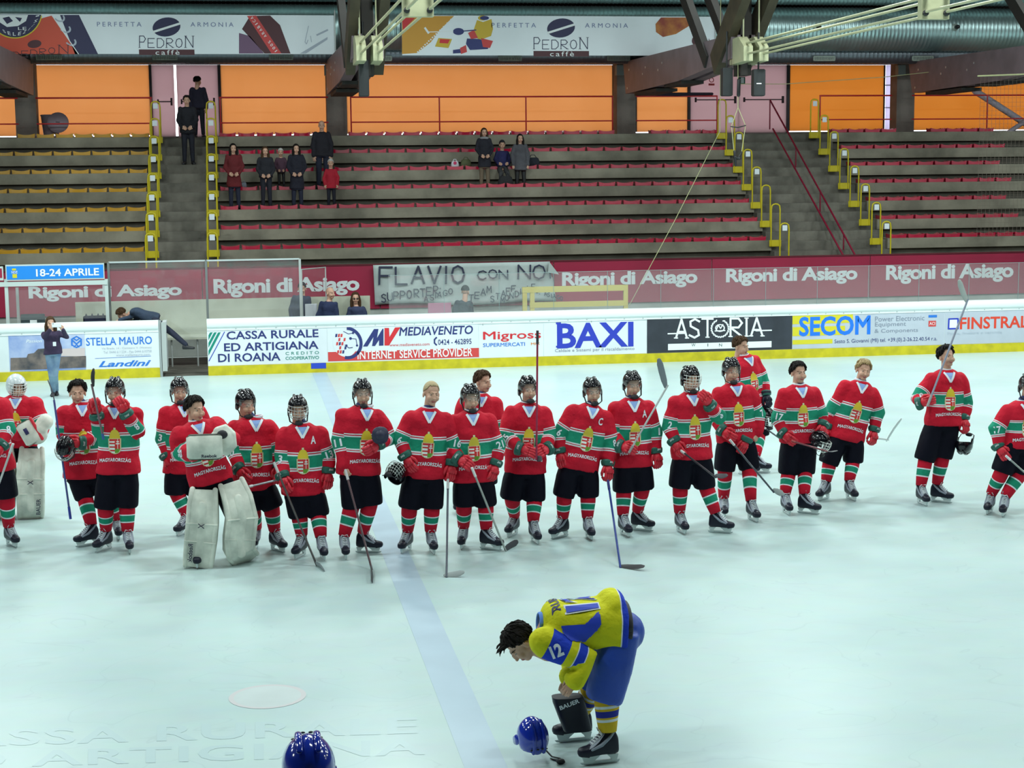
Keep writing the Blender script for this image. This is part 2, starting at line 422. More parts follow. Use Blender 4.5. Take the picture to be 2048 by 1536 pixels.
# ================================================================ materials of the place
RED = (0.54, 0.006, 0.026); GREEN = (0.01, 0.25, 0.15); WHITE = (0.85, 0.87, 0.9)
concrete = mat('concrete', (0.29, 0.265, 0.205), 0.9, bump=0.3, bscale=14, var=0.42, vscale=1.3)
concrete_dark = mat('dark_concrete', (0.11, 0.10, 0.08), 0.9, var=0.4, vscale=1.5)
column_m = mat('column_concrete', (0.23, 0.19, 0.17), 0.9, bump=0.2, var=0.3, vscale=2)
dark_wall = mat('dark_wall', (0.025, 0.022, 0.02), 0.9)
white_hdpe = mat('board_plastic', (0.72, 0.78, 0.80), 0.35, var=0.12, vscale=1.2)
yellow_kick = mat('kick_plastic', (0.62, 0.52, 0.01), 0.35, var=0.25, vscale=5)
cap_m = mat('cap_plastic', (0.80, 0.86, 0.86), 0.3)
steel = mat('steel', (0.55, 0.57, 0.58), 0.35, metal=0.8)
alu = mat('aluminium_post', (0.5, 0.53, 0.52), 0.45, metal=0.4)
black = mat('black_plastic', (0.012, 0.012, 0.014), 0.4)
panel_white = mat('panel_white', (0.72, 0.76, 0.80), 0.4, var=0.08, vscale=1.5)
glass_m = glassy('screen_glass', haze=0.05, gloss=0.04)

# ================================================================ ice
ice = bpy.data.materials.new('ice'); ice.use_nodes = True; nt = ice.node_tree; b = nt.nodes['Principled BSDF']
b.inputs['Roughness'].default_value = 0.32; b.inputs['Specular IOR Level'].default_value = 0.35
tc = nt.nodes.new('ShaderNodeTexCoord')
def _n(t, **k):
    n = nt.nodes.new(t)
    for a, v in k.items(): n.inputs[a].default_value = v
    return n
n1 = _n('ShaderNodeTexNoise', Scale=0.35, Detail=4.0); n2 = _n('ShaderNodeTexNoise', Scale=0.55, Detail=2.0, Distortion=1.6); n3 = _n('ShaderNodeTexNoise', Scale=3.5, Detail=6.0)
mp = nt.nodes.new('ShaderNodeMapping'); mp.inputs['Scale'].default_value = (1, 1.4, 1)
nt.links.new(tc.outputs['Object'], mp.inputs['Vector'])
for n in (n1, n2, n3): nt.links.new(mp.outputs['Vector'], n.inputs['Vector'])
m1 = nt.nodes.new('ShaderNodeMix'); m1.data_type = 'RGBA'; m1.inputs['A'].default_value = (0.50, 0.635, 0.625, 1); m1.inputs['B'].default_value = (0.43, 0.565, 0.565, 1)
r1 = _n('ShaderNodeMapRange'); r1.inputs['From Min'].default_value = 0.42; r1.inputs['From Max'].default_value = 0.68
nt.links.new(n1.outputs['Fac'], r1.inputs['Value']); nt.links.new(r1.outputs[0], m1.inputs['Factor'])
# skate scratches: thin contour lines
s1 = nt.nodes.new('ShaderNodeMath'); s1.operation = 'SUBTRACT'; s1.inputs[1].default_value = 0.5; nt.links.new(n2.outputs['Fac'], s1.inputs[0])
s2 = nt.nodes.new('ShaderNodeMath'); s2.operation = 'ABSOLUTE'; nt.links.new(s1.outputs[0], s2.inputs[0])
s3 = _n('ShaderNodeMapRange'); s3.inputs['From Min'].default_value = 0.0; s3.inputs['From Max'].default_value = 0.006; s3.inputs['To Min'].default_value = 0.22; s3.inputs['To Max'].default_value = 0.0
nt.links.new(s2.outputs[0], s3.inputs['Value'])
m2 = nt.nodes.new('ShaderNodeMix'); m2.data_type = 'RGBA'; m2.inputs['B'].default_value = (0.30, 0.39, 0.42, 1)
nt.links.new(s3.outputs[0], m2.inputs['Factor']); nt.links.new(m1.outputs['Result'], m2.inputs['A'])
m3 = nt.nodes.new('ShaderNodeMix'); m3.data_type = 'RGBA'; m3.blend_type = 'MULTIPLY'; m3.inputs['Factor'].default_value = 0.10
nt.links.new(m2.outputs['Result'], m3.inputs['A']); nt.links.new(n3.outputs['Color'], m3.inputs['B'])
nt.links.new(m3.outputs['Result'], b.inputs['Base Color'])
BY = 34.97                                            # face of the far boards
fl = struct('floor', box(-32, 38, 3.2, 35.05, -0.1, 0.0), ice, 'pale blue-green rink ice with skate scratches and faint painted markings', smooth=False, base=(0, 0, 0))
LX = 1.61
line_m = mat('blue_line_paint', (0.40, 0.52, 0.61), 0.35, var=0.10, vscale=1.2)
add('blue_line', box(LX-.15, LX+.15, 3.2, BY-.03, 0.0005, 0.002), line_m, fl, smooth=False, label='faded blue line painted across the ice')
sp = PZ(535, 1393)
spot_ring = mat('spot_paint', (0.53, 0.52, 0.53), 0.35); spot_fill = mat('spot_fill_paint', (0.51, 0.58, 0.58), 0.35, var=0.08, vscale=3)
an = np.linspace(0, 2*math.pi, 48, endpoint=False)
rg = lambda r, z: [(sp[0]+r*math.cos(a), sp[1]+r*math.sin(a), z) for a in an]
V = np.array(rg(.31, .002)+rg(.27, .002)+[(sp[0], sp[1], .002)])
F = [(i, (i+1) % 48, 48+(i+1) % 48, 48+i) for i in range(48)]; F2 = [(48+i, 48+(i+1) % 48, 96) for i in range(48)]
add('face_off_spot', (V, F+F2, [0]*48+[1]*48), [spot_ring, spot_fill], fl, label='faint pinkish face-off spot in the ice', smooth=False)
# faded letters frozen in the near ice
ghost = mat('faded_ice_letters', (0.43, 0.56, 0.57), 0.35)
def ice_text(s, x0, y0, x1, y1, bold=0.05):
    P, F, _ = glyphs(s, bold, 0, 1.1)
    a, b_, c, d = PZ(x0, y1), PZ(x1, y1-(x1-x0)*.03), PZ(x0, y0), PZ(x1, y0-(x1-x0)*.03)
    V = np.array([(a*(1-u)+b_*u)*(1-v)+(c*(1-u)+d*u)*v+A(0, 0, .0015) for u, v in P]); return V, F
add('faded_lettering', join(ice_text('CASSA RURALE', -190, 1465, 835, 1498), ice_text('ED ARTIGIANA', -160, 1508, 850, 1540)), ghost, fl, smooth=False, label='ghostly faded advertising letters under the ice')
struct('floor_walkway', box(-32, 38, 35.05, 46.6, -0.1, 0.0), concrete_dark, 'dark floor behind the rink boards', smooth=False)

# ================================================================ far boards
ZT = 1.196
XGL, XGR = PY(318, 690, BY)[0], PY(415, 690, BY)[0]
navy = mat('navy_print', (0.02, 0.03, 0.16), 0.5); blue_p = mat('blue_print', (0.02, 0.05, 0.42), 0.5); red_p = mat('red_print', (0.62, 0.02, 0.03), 0.5)
green_p = mat('green_print', (0.0, 0.22, 0.16), 0.5); white_p = mat('white_print', (0.82, 0.86, 0.88), 0.5); black_p = mat('charcoal_print', (0.035, 0.04, 0.055), 0.45, var=0.3, vscale=3)
brickred = mat('brick_red_print', (0.60, 0.05, 0.05), 0.5); sky_p = mat('azure_print', (0.02, 0.17, 0.62), 0.5); grey_p = mat('grey_print', (0.22, 0.25, 0.33), 0.5)
pale_p = mat('pale_grey_print', (0.42, 0.47, 0.56), 0.5); yel_p = mat('yellow_print', (0.66, 0.57, 0.02), 0.5); brown_p = mat('maroon_print', (0.10, 0.02, 0.025), 0.5)
silver_p = mat('silver_print', (0.50, 0.54, 0.62), 0.45, var=0.1, vscale=2); orange_p = mat('orange_print', (0.70, 0.22, 0.02), 0.5)
def boards(X0, X1, lab):
    t = thing('rink_board', lab, 'rink boards', (X0, BY, 0))
    add('panel', box(X0, X1, BY, BY+.10, .20, 1.03), white_hdpe, t, smooth=False)
    add('kick_plate', box(X0, X1, BY-.02, BY+.09, 0, .20), yellow_kick, t, smooth=False, label='yellow kick plate')
    prof = [(BY-.03, 1.02), (BY-.045, 1.05), (BY-.045, 1.14), (BY-.02, 1.185), (BY+.02, ZT), (BY+.14, ZT), (BY+.16, 1.17), (BY+.16, 1.02)]
    add('cap_rail', extrude_x(prof, X0, X1), cap_m, t, angle=35, label='white rounded cap rail')
    sl = []; 
    add('lower_rail', box(X0, X1, BY-.012, BY, .955, 1.02), cap_m, t, smooth=False)
    x = X0+.6; sc = []
    while x < X1:
        sc += [cbox((x, BY-.014, .985), (.018, .006, .018))]; x += .42
    add('screw_row', join(*sc), steel, t, smooth=False)
    x = math.ceil(X0/2.4)*2.4+.35; g = []
    while x < X1:
        g += [box(x-.004, x+.004, BY-.0015, BY, .2, .955)]; x += 2.4
    if g: add('panel_seam', join(*g), mat('seam_dark', (0.12, 0.13, 0.15), .6), t, smooth=False)
    return t
bL = boards(-16, XGL, 'white rink boards with tractor advert, left of the open gate')
bR = boards(XGR, 34, 'long white rink boards with sponsor adverts, right of the open gate')
AY = BY-.004; TY = BY-.0075
def advert(name, parent, x0, y0, x1, y1, bg, label, *letters):
    """panel between pixel corners, then (shape, material, label) prints"""
    X0, X1 = PY(x0, y1, BY)[0], PY(x1, y1, BY)[0]; zt = PY((x0+x1)/2, y0, BY)[2]; zb = .205
    a = add(name, box(X0, X1, AY, BY, zb, min(zt, .955)), bg, parent, smooth=False, label=label)
    for nm, s, m in letters: add(nm, s, m, a, smooth=False)
    return a
W_ = lambda s, x0, y0, x1, y1, **k: writing(s, x0, y0, x1, y1, TY, **k)
# tractor picture and Stella Mauro
tractor_sky = mat('advert_sky', (0.10, 0.20, 0.52), 0.5, var=0.0, col2=(0.55, 0.60, 0.75), vscale=1.3)
field = mat('advert_field', (0.05, 0.05, 0.06), 0.5, col2=(0.22, 0.17, 0.15), vscale=4)
advert('advert_panel', bL, 20, 667, 172, 742, tractor_sky, 'blue sky and dark machinery picture advert',
       ('picture_field', join(poly_px([(21, 716), (172, 712), (172, 735), (21, 741)], TY), poly_px([(52, 718), (56, 708), (68, 706), (76, 698), (90, 697), (92, 708), (118, 712), (134, 716), (134, 724), (52, 726)], TY-.001), disc_px(160, 726, 4.5, 5, TY-.001, n=12)), field),
       ('picture_horizon', poly_px([(112, 698), (170, 696), (170, 713), (120, 712)], TY), mat('advert_haze', (0.6, 0.5, 0.5), .5)),
       ('lettering', W_('Passion', 52, 679, 84, 685, shear=.3), white_p))
hexo = [disc_px(153, 684, 12.5, 12.5, TY, n=6, rot=30, inner=.78)]
advert('advert_panel', bL, 173, 664, 318, 734, panel_white, 'white advert with blue lettering',
       ('hexagon_logo', join(*hexo, stroke_px([(144, 691), (144, 680), (153, 688), (162, 680), (162, 691)], 2.6, TY), stroke_px([(146, 676), (153, 681), (160, 676)], 2.2, TY), stroke_px([(148, 694), (153, 689), (158, 694)], 2, TY)), sky_p),
       ('lettering', W_('STELLA MAURO', 172, 674, 304, 690, bold=.03), sky_p),
       ('lettering', join(W_('Via Breda, 14 - Camisano V. (Vicenza)', 203, 694, 303, 699), W_('Tel. 0444 611224 - Fax 0444 610758', 207, 701, 303, 706), W_('www.stellamauro.com', 232, 707, 300, 712)), pale_p),
       ('lettering', join(stroke_px([(190, 717), (302, 712)], .7, TY), W_('Landini', 197, 721, 302, 733, bold=.06, shear=.35)), sky_p))
# Cassa Rurale
adv = advert('advert_panel', bR, 416, 660, 655, 728, panel_white, 'white bank advert in navy capitals with green stripes',
       ('lettering', join(W_('CASSA RURALE', 453, 660.5, 637, 677, bold=.045), W_('ED ARTIGIANA', 448, 684, 637, 700.5, bold=.045), W_('DI ROANA', 436, 706, 561, 723, bold=.045)), navy),
       ('lettering', join(W_('C R E D I T O', 571, 703, 638, 709, bold=.01), W_('COOPERATIVO', 571, 712.5, 638, 719, bold=.03)), green_p),
       ('green_stripes', join(*[poly_px([(a, 665), (a+5.5, 664.5), (417, 664.5+k+(10)), (417, 664.5+k)], TY) for a, k in ((420, 6), (428, 21), (436, 37))]), green_p),
       ('blue_stripe', stroke_px([(449, 664), (418, 722)], 1.6, TY), blue_p))
add('blue_line_mark', box(PY(622, 730, BY)[0], PY(652, 730, BY)[0], BY-.024, BY-.019, .085, .205), mat('blue_mark', (0.02, 0.06, 0.50), .45), bR, smooth=False, label='blue line mark on the kick plate')
# Mediaveneto
globe = []
for i in range(5):
    for j in range(4):
        if (i+j) % 2 == 0 or j == 1:
            x = 669+j*5.2+i*.9; y = 668+i*8.2
            globe.append((i, j, poly_px([(x+2, y), (x+6, y-.5), (x+5.2, y+6), (x+1.2, y+6.6)], TY)))
advert('advert_panel', bR, 656, 650, 957, 722, panel_white, 'white and red internet provider advert with globe logo',
       ('red_band', rect_px(656, 700, 958, 718.5, TY+.001), brickred),
       ('globe_ground', disc_px(690, 687, 24, 27, TY+.0004, rot=-20), panel_white),
       ('globe_arc', disc_px(694, 686, 31, 33, TY, rot=-20, a0=-70, a1=120, inner=.80), navy),
       ('globe_grid', join(*[g[2] for g in globe if (g[0]+g[1]) % 3]), brickred),
       ('globe_grid', join(*[g[2] for g in globe if (g[0]+g[1]) % 3 == 0]), navy),
       ('circuit_marks', join(stroke_px([(687, 663), (697, 668), (706, 666)], 1.4, TY), stroke_px([(700, 677), (712, 678), (714, 690)], 1.4, TY), stroke_px([(690, 690), (698, 696), (705, 695)], 1.4, TY), disc_px(706, 666, 2.4, 2.4, TY, n=8), disc_px(701, 677, 3, 3, TY, n=8), disc_px(714, 691, 2.4, 2.4, TY, n=8), disc_px(693, 691, 2.4, 2.4, TY, n=8)), navy),
       ('lettering', join(poly_px([(726, 693), (748, 658), (757, 658), (754, 676), (765, 657.5), (767, 657.5), (767, 691), (758, 691.5), (758, 680), (750, 692), (744, 692), (747, 674), (735, 693)], TY)), navy),
       ('lettering', poly_px([(769, 656), (778, 656), (779, 674), (790, 655), (801, 654.5), (778, 691), (769, 691)], TY), red_p),
       ('lettering', join(W_('MEDIAVENETO', 798, 652.5, 946, 670, bold=.045, shear=.15), W_('0424 - 462895', 876, 678, 943, 689, bold=.02), stroke_px([(873, 675), (869, 679), (869, 686), (873, 690)], 3, TY)), navy),
       ('lettering', W_('www.mediaveneto.com', 779, 686, 859, 692), red_p),
       ('lettering', W_('INTERNET SERVICE PROVIDER', 715, 699, 945, 715.5, bold=.025), white_p))
advert('advert_panel', bR, 958, 650, 1087, 714, panel_white, 'white supermarket advert in red and blue',
       ('lettering', W_('Migross', 966, 662, 1082, 683, bold=.03), red_p),
       ('lettering', W_('SUPERMERCATI', 966, 685.5, 1050, 693, bold=.03), sky_p), ('lettering', W_('MIX', 1062, 685, 1080, 690, bold=.04), orange_p))
baxi = W_('BAXI', 1114, 645, 1267, 695, bold=.06)
advert('advert_panel', bR, 1088, 645, 1293, 708, panel_white, 'white advert with huge royal blue capitals',
       ('lettering', join(baxi, rect_px(1112, 644.8, 1122, 648.5, TY-.001), rect_px(1112, 691.5, 1122, 695, TY-.001)), mat('royal_print', (0.02, 0.04, 0.45), .5)),
       ('lettering', W_('Caldaie e Sistemi per il riscaldamento', 1110, 696, 1269, 704), grey_p))
wre = [disc_px(1440+17*math.cos(a), 657+17*math.sin(a), 3.2, 1.5, TY, n=8, rot=math.degrees(a)+60) for a in np.linspace(-1.1, 4.24, 20)]
advert('advert_panel', bR, 1294, 634, 1584, 700, black_p, 'charcoal wine advert with white serif capitals and laurel wreath',
       ('lettering', join(hand('AST', 1352, 639, 22, 37, 4, 4.0, TY, slope=-.03, serif=True), hand('RIA', 1461, 637, 23, 36, 5, 4.0, TY, slope=-.03, serif=True), stroke_px([(1336, 667.5), (1372, 666.5)], 2.6, TY), stroke_px([(1512, 661.5), (1543, 660.5)], 2.6, TY)), white_p),
       ('wreath', join(*wre, disc_px(1440, 656, 10, 8, TY, n=12, inner=.75), stroke_px([(1433, 659), (1437, 650), (1441, 657), (1446, 649)], 2, TY), stroke_px([(1430, 662), (1450, 661)], 2.2, TY)), white_p),
       ('white_bar', rect_px(1336, 685, 1543, 697.5, TY), white_p),
       ('lettering', join(*[writing(ch, x, 687, x+w_, 693, TY-.002) for ch, x, w_ in (('W', 1383, 8), ('I', 1415, 1.4), ('N', 1438, 6), ('E', 1466, 4.5), ('S', 1492, 5))]), black_p))
advert('advert_panel', bR, 1585, 628, 1888, 690, silver_p, 'silver and yellow electronics advert with bold blue name',
       ('yellow_bars', join(rect_px(1585, 630, 1706, 647, TY+.001), rect_px(1585, 653, 1690, 671, TY+.001), rect_px(1585, 679, 1665, 688, TY+.001)), yel_p),
       ('lettering', W_('SECOM', 1598, 632, 1741, 671, bold=.07), mat('cobalt_print', (0.01, 0.17, 0.75), .5)),
       ('lettering', join(W_('Power Electronic', 1750, 632, 1849, 642), W_('Equipment', 1750, 644, 1812, 655), W_('& Components', 1749, 657, 1836, 667)), grey_p),
       ('lettering', W_('Sesto S. Giovanni (MI) tel. +39.(0).2-26.22.40.54 r.a.', 1669, 676, 1874, 686, bold=.0), navy),
       ('little_logos', rect_px(1857, 630, 1874, 635, TY), sky_p), ('little_logos', rect_px(1857, 641.5, 1872, 653, TY), brickred), ('lettering', writing('ACI', 1859, 644, 1870, 650, TY-.002), white_p))
advert('advert_panel', bR, 1889, 620, 2110, 685, silver_p, 'silver window maker advert in red capitals with blue square',
       ('blue_square', join(*[stroke_px(s, 3, TY) for s in ([(1898, 638), (1916, 637.5)], [(1916, 637.5), (1916, 657)], [(1916, 657), (1897, 657.5)], [(1897, 657.5), (1898, 638)])]), mat('royal_print', (0, 0, 0))),
       ('square_ground', rect_px(1899, 639, 1915, 656, TY+.001), white_p),
       ('lettering', W_('FINSTRAL', 1920, 633, 2056, 657, bold=.05), mat('vermilion_print', (0.70, 0.05, 0.02), .5)),
       ('lettering', W_('Porte, finestre e verande', 1895, 663, 2004, 669), pale_p))
# open gate leaf with its end posts
g = thing('rink_gate', 'white rink gate leaf swung open beside the gap in the boards', 'gate', (XGL+.05, BY, 0))
add('panel', box(XGL+.06, XGL+.14, BY+.05, BY+1.0, .12, 1.12), white_hdpe, g, smooth=False)
add('post', box(XGL+.0, XGL+.055, BY+.02, BY+.1, 0, 1.2), steel, g, smooth=False)
add('edge_trim', box(XGL+.045, XGL+.155, BY+.02, BY+.06, .12, 1.15), alu, g, smooth=False)

# glass above the boards
pans = []
x = XGR+3.85; k = 0
GL = ['clear protective glass pane above '+w for w in ('the big slanted letters of the provider advert', 'the phone number of the provider advert', 'the red supermarket name', 'the first two letters of the huge blue capitals', 'the last letters of the huge blue capitals', 'the left end of the charcoal advert', 'the laurel wreath', 'the right end of the charcoal advert', 'the bold blue name of the electronics advert', 'the grey small print of the electronics advert', 'the blue square of the window maker advert', 'the red capitals of the window maker advert')]
GT = PY(1400, 538, BY+.05)[2]
gt_me = None
while x < 33:
    w = 1.20
    if gt_me is None:
        V, F = box(0, w-.012, 0, .012, 0, GT-ZT); gt_me = mesh('glass_screen', V, F, [glass_m], smooth=False)
        V, F = join(box(w-.012, w-.004, -.002, .014, 0, GT-ZT), box(0, w, -.001, .013, GT-ZT-.008, GT-ZT)); ge_me = mesh('glass_edge', V, F, [mat('glass_edge', (0.25, 0.33, 0.33), .3)], smooth=False)
    o = inst('glass_screen', gt_me, loc=(x, BY+.06, ZT)); tag(o, GL[k] if k < len(GL) else 'clear protective glass pane on the boards beyond the right end of the adverts', 'glass pane', 'glass panes on the right boards')
    inst('edge_seal', ge_me, parent=o); x += w; k += 1

# ================================================================ stands
K = range(7); zk = lambda k: 2.42+.465*k; yk = lambda k: 40.0+.72*k
AL = (-2.2, -.5); AR = (13.30, 16.40)                   # the two stair aisles
SECT = ((-12, AL[0]), (AL[1], AR[0]), (AR[1], 26))
names = ('left', 'middle', 'right')
def block(X0, X1):
    ps = []
    for k in K:
        y, z = yk(k), zk(k); y2 = yk(k+1) if k < 6 else 46.45
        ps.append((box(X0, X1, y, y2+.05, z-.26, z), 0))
        ps.append((box(X0, X1, y+.13, y2+.1, z-.56, z-.255), 1))  # recessed riser: shade under the slab is put into a darker concrete colour
    ps.append((box(X0, X1, 39.05, 40.2, 1.0, 1.92), 0))
    return joinm(*ps)
for (a, b_), n in zip(SECT, names):
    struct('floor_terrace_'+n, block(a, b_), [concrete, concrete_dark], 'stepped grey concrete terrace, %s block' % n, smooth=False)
def stairs(X0, X1):
    ps = []; y = 39.75; z = 1.92; n = 0
    while z < zk(6)-.02:
        z = min(z+.2325, zk(6)); ps.append((box(X0, X1, y, y+.42, z-.3, z), 0)); y += .36; n += 1
    ps.append((box(X0, X1, y, 46.5, zk(6)-.3, zk(6)), 0)); ps.append((box(X0, X1, 39.05, 39.8, 1.0, 1.92), 0))
    return joinm(*ps)
stair_m = mat('stair_concrete', (0.19, 0.175, 0.145), .85, bump=.3, var=.5, vscale=1.6)
struct('floor_stairs_left', stairs(*AL), [stair_m], 'narrow concrete stair between the yellow and red seats', smooth=False)
struct('floor_stairs_right', stairs(*AR), [stair_m], 'wide concrete stair with red handrails', smooth=False)

# seats
def seat_shape(w=.435, d=.34):
    nx, ny = 12, 6; V = []; F = []
    def top(u, v):   # u -1..1, v 0 front ..1 back
        return .066+.036*abs(u)**2.4+.030*max(0, v-.45)**1.5+(.010 if v < .08 else 0)-.012*math.sin(math.pi*v)
    for j in range(ny+1):
        v = j/ny
        for i in range(nx+1):
            u = -1+2*i/nx; V.append((u*w/2, v*d+(.012*(abs(u)**4) if j == 0 else 0), top(u, v)))
    n = len(V)
    for j in range(ny+1):
        for i in range(nx+1):
            u = -1+2*i/nx; x, y, z = V[j*(nx+1)+i]; V.append((x*.96, y+(.01 if j == 0 else 0), max(0.0, z-.045) if 0 < i < nx and 0 < j < ny else 0.0))
    for j in range(ny):
        for i in range(nx):
            a = j*(nx+1)+i; F.append((a, a+1, a+nx+2, a+nx+1)); F.append((n+a, n+a+nx+1, n+a+nx+2, n+a+1))
    for i in range(nx):
        F.append((i, n+i, n+i+1, i+1)); a = ny*(nx+1)+i; F.append((a, a+1, n+a+1, n+a))
    for j in range(ny):
        a = j*(nx+1); F.append((a, a+nx+1, n+a+nx+1, n+a)); a += nx; F.append((a, n+a, n+a+nx+1, a+nx+1))
    return np.array(V), F
sv, sf = seat_shape()
red_seat = mesh('seat', sv, sf, [mat('red_seat_plastic', (0.52, 0.010, 0.05), .2, coat=.5, var=.2, vscale=3)], angle=50)
yel_seat = mesh('seat', sv, sf, [mat('yellow_seat_plastic', (0.60, 0.30, 0.01), .22, coat=.4, var=.2, vscale=3)], angle=50)
ordn = ('lowest', 'second', 'third', 'fourth', 'fifth', 'sixth', 'topmost')
for k in K:
    for j in range(8 if k < 3 else 9):
        if k == 6 and j in (7,): continue
        o = inst('stadium_seat', yel_seat, loc=(-2.45-.48*j, yk(k)+.01, zk(k))); tag(o, 'yellow plastic seat in the %s row, left block' % ordn[k], 'seat', 'yellow seats, %s row' % ordn[k])
    for j in range(28 if k < 6 else 28):
        X = -.2+.487*j
        if k == 6 and (2.3 < X < 3.2 or 10.3 < X < 11.3): continue
        if X > AR[0]-.2: continue
        o = inst('stadium_seat', red_seat, loc=(X, yk(k)+.01, zk(k))); tag(o, 'red plastic seat in the %s row of the middle block' % ordn[k], 'seat', 'red seats of the middle block, %s row' % ordn[k])
    for j in range(8 if k < 3 else 9 if k < 5 else 10):
        X = AR[1]+.30+.487*j
        if k == 6 and 18.3 < X < 19.4: continue
        o = inst('stadium_seat', red_seat, loc=(X, yk(k)+.01, zk(k))); tag(o, 'red plastic seat in the %s row, block right of the wide stair' % ordn[k], 'seat', 'red seats of the right block, %s row' % ordn[k])

# yellow row-number barriers
yel = mat('yellow_paint', (0.62, 0.50, 0.01), .4, var=.15, vscale=4); plate_w = mat('number_plate', (0.75, 0.80, 0.85), .5)
hw = .115
def u_pts():
    p = [(-hw, 0, 0), (-hw, 0, .9)]
    for a in (150, 120, 90, 60, 30): p.append((hw*math.cos(math.radians(a)), 0, .96+.09*math.sin(math.radians(a))))
    return p+[(hw, 0, .9), (hw, 0, 0)]
fr_me = mesh('barrier_frame', *tube(u_pts(), .020, 8), [yel]); ft_me = mesh('foot_plate', *rbox((0, .01, .06), (.31, .03, .17), .01), [yel], smooth=False)
nb_me = mesh('number_plate', *rbox((0, -.024, .93), (.125, .012, .14), .02), [plate_w], smooth=False)
side = {(-2.03): 'left stair, beside the yellow seats', (-.61): 'left stair, beside the red seats', 13.40: 'wide stair, side of the middle block', 16.07: 'wide stair, side of the right block'}
for X, where in side.items():
    for k in range(0, 8):
        zb = zk(k)-.60; 
        t = thing('row_barrier', 'yellow tubular row barrier at the %s, %s' % (ordn[k]+' row' if k < 7 else 'top landing', where), 'barrier', (X-(.02*k if X > 10 else 0), (yk(k-1) if k else 39.36)-.07, zb), 'yellow row barriers of the %s' % where)
        inst('barrier_frame', fr_me, t); inst('foot_plate', ft_me, t)
        if not (X == 13.40 and k in (1, 2, 7)): inst('number_plate', nb_me, t)
# red handrails of the wide stair
redr = mat('handrail_red', (0.22, 0.005, 0.03), .35)
for nm, (x0, y0), (x1, y1) in (('nearer the middle block', (1540, 200), (1710, 510)), ('second one, seen slightly lower', (1546, 258), (1687, 512))):
    p0 = PY(x0, y0, 45.0 if nm[0] == 'n' else 43.6); p1 = PY(x1, y1, 39.2)
    t = thing('handrail', 'dark red sloping handrail on the wide stair, '+('upper bar' if nm[0] == 'n' else 'lower bar'), 'handrail', (p1[0], p1[1], 2.0), 'red handrails')
    add('rail', tube([p0, p1], .024, 8), redr, t)
    if nm[0] == 'n':
        for f in (.0, .33, .62, .88):
            q = p0*(1-f)+p1*f; add('post', tube([q, A(q[0], q[1], 1.95+max(0, q[1]-39.75)/.36*.2325)], .02, 8), redr, t)

# front wall with the crimson banner
struct('wall_front', joinm((box(-16, 30, 38.9, 39.1, 0, 1.95), 0)), [mat('front_wall', (0.42, 0.45, 0.42), .8, var=.2)], 'pale concrete wall below the seats', smooth=False)
crim = mat('crimson_banner', (0.36, 0.012, 0.055), .5, var=.12, vscale=.8)
ZB0, ZB1 = 1.02, 2.05
names_at = [(57, 568, 364, 601), (427, 553, 719, 593), (1124, 540, 1395, 577), (1452, 533, 1715, 570), (1772, 526, 2027, 566)]
edges = [-9, 0.9, 8.05, 11.6, 15.62, 21.5]
edges = [PY(-150, 560, 38.88)[0], PY(-20, 560, 38.88)[0], PY(405, 560, 38.88)[0], PY(760, 560, 38.88)[0], PY(1108, 560, 38.88)[0], PY(1424, 560, 38.88)[0], PY(1740, 560, 38.88)[0], PY(2080, 560, 38.88)[0]]
wt = mat('banner_white', (0.70, 0.76, 0.78), .5)
labs = ['crimson banner at the far end, mostly hidden', 'crimson sponsor banner behind the timekeeper booth and empty bench', 'crimson sponsor banner behind the people at the bench', 'crimson banner covered by the hand-painted sheet', 'crimson sponsor banner just right of the hand-painted sheet', 'crimson sponsor banner below the wide stair', 'crimson sponsor banner furthest along the wall, below the right seats']
bi = 0
for i in range(7):
    t = thing('sponsor_banner', labs[i], 'banner', (edges[i], 38.88, ZB0), 'crimson sponsor banners')
    add('cloth', box(edges[i], edges[i+1]-.02, 38.86, 38.9, ZB0, ZB1), crim, t, smooth=False)
    add('top_rail', box(edges[i], edges[i+1], 38.84, 38.92, ZB1, ZB1+.03), mat('dark_crimson', (.12, .004, .015), .5), t, smooth=False)
    if i in (1, 2, 4, 5, 6):
        x0, y0, x1, y1 = names_at[bi]; bi += 1
        add('lettering', writing('Rigoni di Asiago', x0, y0+2, x1, y1, 38.853, bold=.085, space=.94), wt, t, smooth=False)
# the hand painted sheet
t = thing('supporter_sheet', 'white bed-sheet banner with hand-painted black FLAVIO CON NOI lettering', 'banner', PY(750, 600, 38.75))
SY = 38.78; pts = [(746, 530), (1098, 523), (1118, 548), (1112, 600), (1085, 604), (752, 610)]
gx, gz = 40, 10; V = []; F = []
for j in range(gz+1):
    for i in range(gx+1):
        u, v = i/gx, j/gz; xx = 746+(1100-746+(12*v if v > .3 else -5*v))*u+4*v*(1-u); yt = 530-7*u; yb = 610-6*u+(-3*math.sin(u*9))
        p = PY(xx, yt+(yb-yt)*v, SY); V.append(p+A(0, -.02*math.sin(u*23+v*4)-.01*math.sin(v*11+u*5)-.02, 0))
F = [(j*(gx+1)+i, (j+1)*(gx+1)+i, (j+1)*(gx+1)+i+1, j*(gx+1)+i+1) for j in range(gz) for i in range(gx)]
sheet = add('cloth', (np.array(V), F), mat('bedsheet', (0.46, 0.53, 0.52), .8, bump=.6, bscale=3, var=.12, vscale=2), t)
md = sheet.modifiers.new('thick', 'SOLIDIFY'); md.thickness = .004
paint = mat('spray_paint', (0.03, 0.035, 0.07), .7); HY = SY-.065
